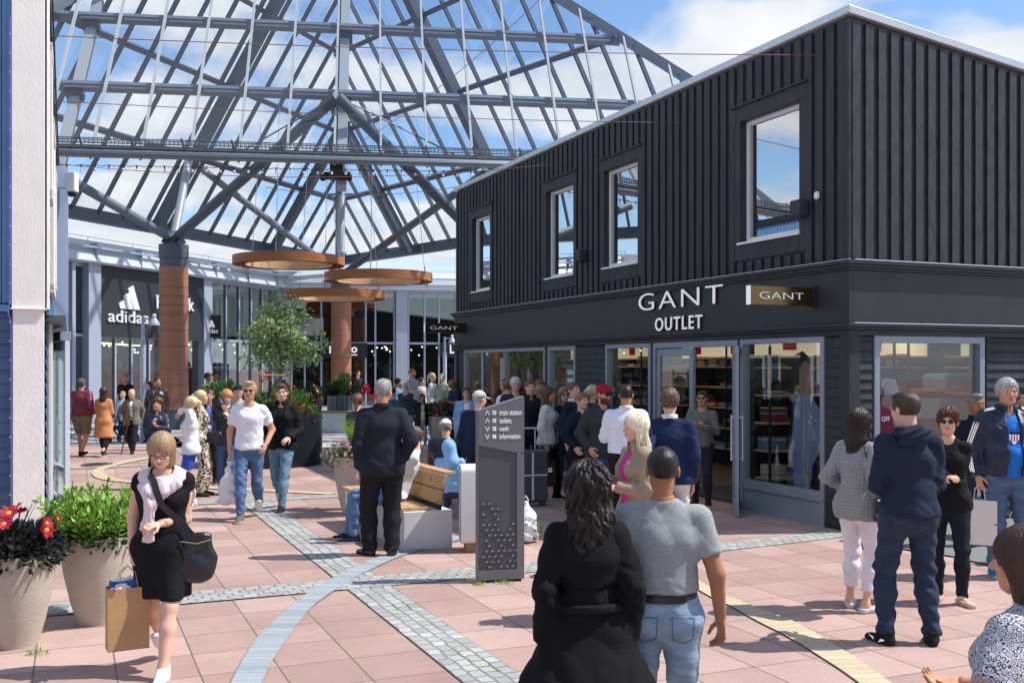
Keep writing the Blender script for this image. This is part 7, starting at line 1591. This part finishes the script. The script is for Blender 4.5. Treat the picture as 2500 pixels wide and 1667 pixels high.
q('brown haired woman in a pale grey quilted jacket and black trousers in the queue', 1258, 15.2, 888, face=74, sex='f', b=1.04, skin=TAN, hair=('long',(96,66,50)), top=T_((216,212,206),'quilt', n='quilted_jacket', hem=.86, open=.05, g=.026), inner=T_((120,116,122),'leopard', c2=(30,30,34), hem=.80), bottom=T_((26,26,30)), aR='down', aL='belly', legs='step', shoe=((30,30,32),(238,238,238)))
q('long haired woman with dark sunglasses in the queue', 1296, 15.4, 889, face=14, sex='f', b=.94, skin=PALE, hair=('long',(136,110,88)), glasses='sun', top=T_((30,30,34), n='jacket', open=.05, g=.02), inner=T_((200,204,214),'stripe', c2=(60,70,110)), bottom=T_((52,68,96)))
q('tall man looking up in a dark jacket with a white collar in the queue', 1320, 15.0, 878, face=50, b=1.05, skin=FAIR, hair=('short',(110,82,66)), top=T_((38,42,56), n='jacket', g=.024, collar=(.04,.08,WH)), bottom=T_((36,40,50)), head=(0,-14))
q('queueing boy with fair brown hair in a dark navy jacket, hands in pockets', 1336, 13.9, 902, face=40, b=.96, skin=FAIR, hair=('short',(140,104,78)), top=T_((30,36,52), n='jacket', hem=.84, g=.028), bottom=T_((38,38,44)), aL='pocket', aR='pocket')
q('blonde woman hidden between the boy and the red cap in the queue', 1362, 15.6, 884, face=120, sex='f', b=1.0, skin=FAIR, hair=('pony',(214,190,150)), top=T_((48,50,58)), bottom=T_((40,42,50)))
q('bearded man in a red cap and sunglasses with a dark grey hoodie', 1384, 12.9, 883, face=22, b=1.06, skin=TAN, hair=('crop',(70,48,38)), beard=(96,60,44), glasses='sun', cap=((190,28,48),(36,40,56),False), top=T_((58,62,66), n='hoodie', hem=.84, g=.028, hood=True), bottom=D_((64,82,110)), aL='pocket', aR='pocket', head=(16,8))
q('dark haired man from behind in a white shirt tucked into black trousers', 1438, 11.9, 883, face=172, b=1.10, skin=OLIVE, hair=('crop',(40,36,36)), top=T_((234,236,246), n='shirt', hem=.97, g=.026, w=.02, collar=(.035,.07)), bottom=T_((30,30,34), belt=1), aL='front', aR='down')
person('sunglassed man in a grey shirt browsing inside the shop doorway', 1612, 14.6, yh=897, face=-20, b=1.0, skin=TAN, hair=('crop',(36,32,32)), glasses='sun', top=T_((118,116,112)), bottom=T_((50,52,60)), aL='front', aR='front')
# ---------------------------------------------------------------- carried and lying things
def hand(I, i, d=.06): 
    e_, w_ = I['elb'][i], I['wri'][i]; u = (w_-e_)/np.linalg.norm(w_-e_); return W_(I, w_+u*d)
def strap(name, I, a, b, m, parent, n=24, off=.012, wdt=.03, via=None):
    """band over the body surface from base-space point a over the shoulder to b; follows the torso field"""
    return None
# paper bag of the nearest woman
h_ = hand(P1, 1, .085); M_kraft = mat('kraft_paper', C(188,148,104), .8, noise=.08, nscale=8, bump=.3, bscale=14)
t = thing('shopping_bag', 'brown kraft paper bag held by the woman in the black dress', 'bag', (h_.x-.02, h_.y-.02, h_.z-.55), R(28))
mb = MB(); w_, d_, hh = .17, .065, .40
for x0, x1, y0, y1 in ((-w_/2,w_/2,-d_,-d_+.003),(-w_/2,w_/2,d_-.003,d_),(-w_/2,-w_/2+.003,-d_+.003,d_-.003),(w_/2-.003,w_/2,-d_+.003,d_-.003)): mb.box(x0*1.5, x1*1.5, y0, y1, 0, hh)
mb.box(-w_*.75, w_*.75, -d_, d_, 0, .004); mb.build('bag_body', M_kraft, t)
MB().box(-.11,.10,-.03,.03,.1,.44).build('shoe_box', mat('blue_box', C(50,90,150), .6), t)
r_ = np.random.default_rng(2); mb = MB()
for i in range(9): c = (r_.uniform(-.09,.09), r_.uniform(-.04,.0), hh-.02+r_.uniform(0,.05)); mb.add([(c[0]-.04,c[1]-.03,c[2]-.03),(c[0]+.04,c[1]-.02,c[2]-.02),(c[0]+.02,c[1]+.03,c[2]+.05),(c[0]-.03,c[1]+.02,c[2]+.02)], [(0,1,2),(0,2,3)])
mb.build('tissue_paper', M_white, t); mb = MB()
for y in (-d_, d_): mb.path([(-.06,y,hh-.02),(-.045,y*.5,hh+.09),(0,0,hh+.135),(.045,y*.5,hh+.09),(.06,y,hh-.02)], .003, 5)
mb.build('handle', M_kraft, t)
# sweater draped over her shoulders
sc = fab('cotton', (226,208,212)); I = P1; T = I['T']; tz_ = I['torso'](.030)
def shawl(P):
    d = np.abs(tz_(P))-.010; nb_ = T((0,-.0,1.47)).astype(f32); x, y, z = P[:,0], P[:,1]-nb_[1], P[:,2]
    lim = nb_[2]-.17+.55*np.abs(x)*0; low = np.where(y > 0, nb_[2]-.26, nb_[2]-.10-.9*np.clip(.13-np.abs(x), -.2, .13)); d = np.maximum(d, low-z); q = P-T((0,-.05,1.50)).astype(f32); return np.maximum(d, -(np.linalg.norm(q, axis=1)-.088))+.003*np.sin(x*45+z*30)
sl_o = I['mk']('shoulder_sweater', shawl, sc, I['lo'], I['hi'], .009)
kz = T((-.045,-.165,1.235)); kn = uni([seg(T((-.12,-.11,1.36)), kz, .030, .030), seg(T((.13,-.11,1.38)), kz, .034, .030), ell(kz, (.042,.034,.045)), segE(kz, T((-.075,-.175,1.07)), (.034,.018), (.046,.014)), segE(kz, T((-.055,-.185,.985)), (.028,.018), (.040,.014))], .015)
I['mk']('sweater_knot', lambda P: kn(P)+.002*np.sin(P[:,0]*150+P[:,2]*20), sc, I['lo']-[0,.1,0], I['hi'], .007)
# black crossbody bag with strap
M_bag = fab('leather', (26,26,30)); c = W_(P1, T((.255,-.06,.86))); t = thing('handbag', 'black leather crossbody bag at the hip of the woman in the black dress', 'bag', c, R(14))
bf = uni([segE((-.02,0,-.13), (0,0,.12), (.118,.052), (.100,.034)), ell((0,0,-.06), (.124,.056,.09))], .03); Vv, Fq = grid_mesh(lambda P: np.maximum(bf(P)+.0035*np.sin(P[:,0]*38+P[:,2]*14+2*np.sin(P[:,2]*17)), P[:,2]-.15), (-.2,-.12,-.22), (.2,.12,.2), .008)
np_mesh('bag_body', Vv, Fq, M_bag, t, True); mb = MB(); mb.path([(-.10,-.045,.10),(0,-.055,.085),(.10,-.045,.11)], .004, 5); mb.build('zip', mat('zip_metal', C(190,170,120), .3, metal=.8), t)
pts = []
for a_, z_ in ((-.5,1.44),(-.46,1.44),(-.3,1.40),(-.15,1.33),(.0,1.24),(.3,1.16),(.6,1.08),(.85,1.02),(1.0,.98)):
    x = -.075+(.255+.075)*(a_+.5)/1.5; QQ = np.zeros((60,3), f32); q0 = T((x, 0, z_)); QQ[:] = q0; QQ[:,1] = np.linspace(0,-.30,60)+q0[1]; dd = tz_(QQ); k_ = np.argmax(dd > .012) or 20; pts.append((q0[0], QQ[k_][1]-.006, q0[2]))
mb = MB(); pw = [W_(P1, p) for p in pts]+[c+Vector((-.08,-.03,.12))]
for a, b in zip(pw[:-1], pw[1:]): mb.beam(a, b+(b-a)*.08, .042, .006, (0,-1,.2))
mb.v = [tuple(Matrix.Rotation(-R(14), 4, 'Z') @ (Vector(v)-c)) for v in mb.v]; mb.build('strap', M_bag, t)
# plastic bag of the white T shirt man
def softbag(name, label, top, w_, h_, m, seed, dep=.09, cat='bag', text=None, tcol=None, parent_m=None):
    t = thing(name, label, cat, (top.x, top.y, top.z-h_-.10)); rr = seed
    bf = uni([segE((0,0,h_*.18), (0,0,h_*.62), (w_*.5,dep), (w_*.42,dep*.8)), seg((0,0,h_*.7), (0,0,h_*1.05), w_*.24, .02)], .06)
    Vv, Fq = grid_mesh(lambda P: np.maximum(bf(P)+.014*np.sin(P[:,0]*24+P[:,2]*14+rr+3*np.sin(P[:,2]*12+P[:,1]*18)), -P[:,2]), (-w_*.75,-dep*2,-.02), (w_*.75,dep*2,h_*1.15), .011); np_mesh('bag_body', Vv, Fq, m, t, True)
    mb = MB(); mb.path([(-.02,0,h_*.98),(-.03,0,h_+.06),(0,0,h_+.11),(.03,0,h_+.06),(.02,0,h_*.98)], .006, 5); mb.build('handle', m, t)
    if text:
        for i, (tx_, hh_, cc) in enumerate(text): put_text('letters', tx_, 1, .002, cc, t, frame((0,-dep*1.0-.012,h_*(.45-.17*i)), (1,0,0), (0,0,1), (0,-1,0)), bold=.02, fit=(w_*.42, hh_))
    return t
M_plast = mat('white_plastic_film', C(230,230,232), .35, bump=.8, bscale=16, bdist=.02); M_plb = fab('leather', (24,24,27))
softbag('plastic_bag', 'white crumpled plastic carrier bag held by the young man in the white T shirt', hand(P14, 1, .09), .30, .52, M_plast, 1)
t = softbag('plastic_bag', 'shiny black carrier bag held by the man in the navy sweater', hand(P13, 0, .08)+Vector((.04,-.02,0)), .26, .46, M_plb, 3)
softbag('plastic_bag', 'white plastic bag beside the black one held by the man in the navy sweater', hand(P13, 0, .08)+Vector((-.08,-.02,0)), .20, .34, M_plast, 5, .05)
# paper bag of track jacket man
def paperbag(label, top, w_, h_, m, rz=0, text=None, tm=None):
    t = thing('shopping_bag', label, 'bag', (top.x, top.y, top.z-h_-.14), rz); mb = MB(); d_ = w_*.2
    mb.prism([(-w_/2,-d_,0),(w_/2,-d_,0),(w_/2,-d_,h_),(-w_/2,-d_,h_)], (0,.003,0)); mb.prism([(-w_/2,d_,0),(w_/2,d_,0),(w_/2,d_,h_),(-w_/2,d_,h_)], (0,-.003,0))
    for sx in (-1,1): mb.add([(sx*w_/2,-d_,0),(sx*w_/2,d_,0),(sx*w_/2,d_,h_),(sx*(w_/2-.02),0,h_),(sx*w_/2,-d_,h_),(sx*(w_/2-.01),0,.05)], [(0,1,5),(1,2,3,5),(0,5,3,4)])
    mb.box(-w_/2,w_/2,-d_,d_,0,.004); mb.build('bag_body', m, t); mb = MB()
    for y in (-d_, d_): mb.path([(-.05,y,h_-.01),(-.04,y*.4,h_+.10),(0,0,h_+.14),(.04,y*.4,h_+.10),(.05,y,h_-.01)], .0035, 5)
    mb.build('handle', m, t)
    if text: put_text('letters', text, 1, .002, tm, t, frame((0,-d_-.003,h_*.62), (1,0,0), (0,0,1), (0,-1,0)), bold=.02, fit=(w_*.6, h_*.16))
    return t
M_pbag = mat('white_paper_bag', C(226,222,218), .6, bump=.4, bscale=10, bdist=.01)
paperbag('white paper carrier bag held by the man in the track jacket', hand(P7, 1, .08), .30, .42, M_pbag, R(-25))
p = ptd(2335, 1110, 10.3); paperbag('white paper bag on the ground behind the man in the track jacket', Vector((p.x, p.y, .56)), .32, .42, M_pbag, R(10))
p = ptd(1273, 1090, 14.9); pq = W_(person_q, (0,0,0)) if False else p
paperbag('black paper bag with white letters held by the woman in the quilted jacket', ptd(1253, 1033, 14.8), .28, .38, mat('black_paper', C(28,28,30), .5), R(12), 'LYKO', M_letter)
# suitcases
def suitcase(label, x, yt, Y, w_, m, hz_=.68, rz=0, wrap=False):
    p = ptd(x, yt, Y); t = thing('suitcase', label, 'suitcase', (p.x, p.y, 0), rz, 'suitcases in the street'); MB().box(-w_/2,w_/2,-.13,.13,.06,hz_).build('shell', m, t, bevel=.03)
    mb = MB()
    for sx in (-.1,.1): mb.tube((sx,.1,hz_-.02), (sx,.1,hz_+.3), .01)
    mb.tube((-.11,.1,hz_+.3), (.11,.1,hz_+.3), .014); mb.build('handle', M_zinc, t); mb = MB(); mb.box(-.015,.015,-.135,-.13,.1,hz_-.03); mb.box(-w_/2+.02,w_/2-.02,-.135,-.13,hz_*.55,hz_*.55+.02); mb.build('trim', M_white, t)
    for sx in (-1,1):
        for sy in (-.09,.09): MB().tube((sx*w_*.38-.012,sy,.03), (sx*w_*.38+.012,sy,.03), .03, n=10).build('wheel', M_steel_blk, t)
suitcase('dark blue suitcase pulled by the woman in the light blue cardigan', 1058, 1000, 17.6, .42, mat('blue_shell', C(40,60,120), .4), .72)
suitcase('plastic wrapped grey suitcase beside the man in the black vest', 1218, 1000, 14.6, .46, mat('wrapped_grey_shell', C(74,78,84), .3, bump=1, bscale=18, bdist=.02, spec=.7), .80, R(15))
# white T shirt printed bag on the ground behind the info pillar
p = gp(1290, 1325); t = softbag('plastic_bag', 'white carrier bag with green leaf print on the ground right of the info pillar', Vector((p.x-.03, p.y+.05, .52)), .30, .40, mat('printed_bag', C(226,230,236), .4, bump=.6, bscale=12, bdist=.02), 7, .12)
leafset('leaf_print', 140, (0,-.04,.14), (.17,.085,.12), .05, .03, L_mid, t, 5, .95, .1)
# handbag of the checked blazer woman
def sbag(label, c, w_, h_, m, pts_, rz=0):
    t = thing('handbag', label, 'bag', c, rz); bf = uni([segE((0,0,-h_*.35), (0,0,h_*.3), (w_*.5,.045), (w_*.42,.03))], .03); Vv, Fq = grid_mesh(lambda P: np.maximum(bf(P)+.004*np.sin(P[:,0]*40+P[:,2]*35), np.abs(P[:,2])-h_*.5), (-w_,-.1,-h_), (w_,.1,h_), .009)
    np_mesh('bag_body', Vv, Fq, m, t, True); mb = MB(); q = [Matrix.Rotation(-rz, 4, 'Z') @ (p-c) for p in pts_]; mb.path(q, .008, 6); mb.build('strap', m, t)
T5 = P5['T']; c = W_(P5, T5((-.27,.05,.92))); sbag('black shoulder bag hanging beside the checked blazer', c, .26, .20, M_bag, [c+Vector((0,0,.08)), W_(P5, T5((-.20,.09,1.15))), W_(P5, T5((-.13,.10,1.38))), W_(P5, T5((-.07,.03,1.475))), W_(P5, T5((-.03,-.10,1.38)))], R(40))
c = ptd(492, 1000, 15.1); sbag('black handbag beside the leopard print trousers', c-Vector((0,0,.02)), .26, .18, M_bag, [c+Vector((0,0,.06)), c+Vector((-.08,.1,.45)), c+Vector((-.15,.15,.62))], 0)
# drink can
h_ = hand(P11, 1, .09); t = thing('drink_can', 'slim blue and silver drink can held by the blonde woman in the trench coat', 'can', h_+Vector((-.01,-.0,-.02)))
MB().lathe([(0,0),(.024,0),(.027,.008),(.027,.145),(.023,.158),(0,.158)], (0,0,0), 20).build('can_body', mat('blue_can', C(36,60,150), .25, metal=.6), t, smooth='auto'); MB().lathe([(.0275,.09),(.0276,.12),(.0275,.12)], (0,0,0), 20).build('silver_band', M_zinc, t)
# cane
p = gp(278*K, 1044*K); t = thing('walking_cane', 'thin dark walking cane of the elderly man', 'cane', (p.x, p.y, 0)); mb = MB(); mb.path([(0,0,0),(.18,.02,.84)], .014, 7); mb.path([(.18,.02,.84),(.2,.02,.88),(.14,.0,.9)], .016, 7); mb.build('shaft', wood('dark_cane', C(96,60,44), C(60,36,28)), t)
# pushchair under the blond child
p = ptd(284, 1000, 26.6); t = thing('pushchair', 'dark pushchair carrying the blond child', 'pushchair', (p.x, p.y, 0)); mb = MB()
for sx in (-.22,.22): mb.beam((sx,-.3,.1), (sx,.4,1.0), .03, .03); mb.beam((sx,.3,.1), (sx,-.35,.5), .03, .03)
mb.beam((-.22,.4,1.0), (.22,.4,1.0), .03, .03); mb.build('frame', M_steel_blk, t); MB().box(-.2,.2,-.2,.15,.35,.45).build('seat', M_dark, t, bevel=.02)
for sx in (-.24,.24):
    for sy in (-.3,.32): MB().tube((sx-.02,sy,.1), (sx+.02,sy,.1), .1, n=14).build('wheel', M_steel_blk, t)
# logos and prints on clothes
I = P7; T = I['T']; ts = I['torso'](.036)
def onchest(I, x, z, out=.0, fld=None, y1=-.42):
    q0 = I['T']((x,0,z)); QQ = np.zeros((160,3), f32); QQ[:] = q0; QQ[:,1] = q0[1]+np.linspace(0,y1,160); dd = fld(QQ); k_ = int(np.argmax(dd > 0)); return np.array([q0[0], QQ[k_][1]+out*np.sign(y1), q0[2]])
s_ = I['s']; q = onchest(I, .13, 1.30, .012, ts); stripe_root = I['obs']['top']
o = put_text('logo', 'adidas', 1, .002, M_letter, stripe_root, frame((q[0]*s_, q[1]*s_, q[2]*s_), (1,0,0), (0,0,1), (0,-1,0)), bold=.03, fit=(.06, .014))
mb = MB()
for k, hh_ in enumerate((.016,.026,.036)): mb.box(q[0]*s_-.024+k*.017, q[0]*s_-.012+k*.017, q[1]*s_-.002, q[1]*s_, q[2]*s_+.012, q[2]*s_+.012+hh_)
mb.build('logo', M_letter, stripe_root)
mb = MB()
for i, sg in ((1,-1),(0,1)):
    S_, E_, Wr = I['sho'][i], I['elb'][i], I['wri'][i]
    for k in (-1,0,1):
        pts = []
        for u in np.linspace(-.12, .96, 22):
            c = (S_+(E_-S_)*(u/.54)) if u < .54 else (E_+(Wr-E_)*((u-.54)/.46)); 
            if u < 0: c = S_+np.array([-sg*.11,0,.028])*(-u/.12)+np.array([0,0,-.0])
            r0 = .105 if u > 0 else .078; dirv = np.array([sg*.75, -.55+k*.30, .25 if u > .05 else 1.3]); dirv /= np.linalg.norm(dirv); o_ = c.copy()
            QQ = (o_[None]+dirv[None]*np.linspace(0,.16,60)[:,None]).astype(f32)
            rr_ = (.050-.012*min(max(u,0)/.54,1) if u < .54 else .040-.010*(u-.54)/.46)+.036
            pts.append(tuple((o_+dirv*(rr_+.006))*s_))
        for a, b in zip(pts[:-1], pts[1:]): mb.beam(a, b, .010, .004, (sg,-.4,.3))
mb.build('sleeve_stripe', M_letter, stripe_root)
ti = I['torso'](.018); q = onchest(I, 0, 1.245, .012, ti); ir = I['obs']['inner']
if ir:
    mb = MB(); w_ = .085; xx, yy, zz_ = q*s_
    mb.prism([(xx-w_/2,yy,zz_+.05),(xx-w_/2,yy,zz_-.02),(xx,yy,zz_-.07),(xx+w_/2,yy,zz_-.02),(xx+w_/2,yy,zz_+.05)], (0,-.002,0)); mb.build('shield_print', M_letter, ir)
    mb = MB()
    for k in range(3): mb.box(xx-.030+k*.024, xx-.018+k*.024, yy-.004, yy-.002, zz_-.04, zz_+.022)
    mb.build('print_stripe', M_red, ir); mb = MB(); mb.box(xx-w_/2, xx+w_/2, yy-.004, yy-.002, zz_+.026, zz_+.05); mb.build('print_band', fab('cotton', (30,40,90)), ir)
# black belt band and button tab of the black coat, swoosh marks on shoes
I = P2; bt_ = I['torso'](.062); mk_ = I['mk']
mk_('coat_belt', lambda P: np.maximum(bt_(P), np.abs(P[:,2]-I['T']((0,0,1.05))[2])-.022), fab('cotton', (24,24,27)), I['lo'], I['hi'], .010, I['obs']['top'])
yk = I['torso'](.046); zk = I['T']((0,0,1.20))[2]
mk_('coat_yoke', lambda P: np.maximum(np.maximum(yk(P), zk-.05*np.cos(P[:,0]*9)-P[:,2]), -P[:,1]), fab('cotton', (22,22,25)), I['lo'], I['hi'], .010, I['obs']['top'])
def swoosh(I, i, sg, m, ln=.09, side=None):
    ch = [c for c in I['root'].children if c.name.startswith('shoe')]
    if i >= len(ch): return
    o = ch[i]; Fyaw = None; s_ = I['s']; a = I['ank'][i]
    return o
def ribbon_on_shoe(I, idx, yaw, sidesgn, m):
    ch = [c for c in I['root'].children if c.name.startswith('shoe')]; o = ch[idx]; s_ = I['s']; Fm = rotm(yaw, 0); a = I['ank'][idx]
    pts = [(0.055,.035,-.040),(.052,-.02,-.052),(.050,-.06,-.050),(.046,-.11,-.030)]; q = [(.044*sidesgn*1.12, y, z) for _, y, z in pts]
    pr = [(q[0],.004),(q[1],.013),(q[2],.010),(q[3],.002)]; vs = []; 
    for (x, y, z), h in pr: vs += [(x,y,z-h),(x,y,z+h)]
    V = xf(np.array(vs)*1.02, Fm, a)*s_; MB().add([tuple(v) for v in V], [(0,1,3,2),(2,3,5,4),(4,5,7,6)]).build('swoosh', m, o)
ribbon_on_shoe(P4, 0, 20, 1, M_letter); ribbon_on_shoe(P4, 1, -20, -1, M_letter); ribbon_on_shoe(P7, 1, -12, -1, M_fl_yel); ribbon_on_shoe(P7, 0, 12, -1, M_fl_yel)
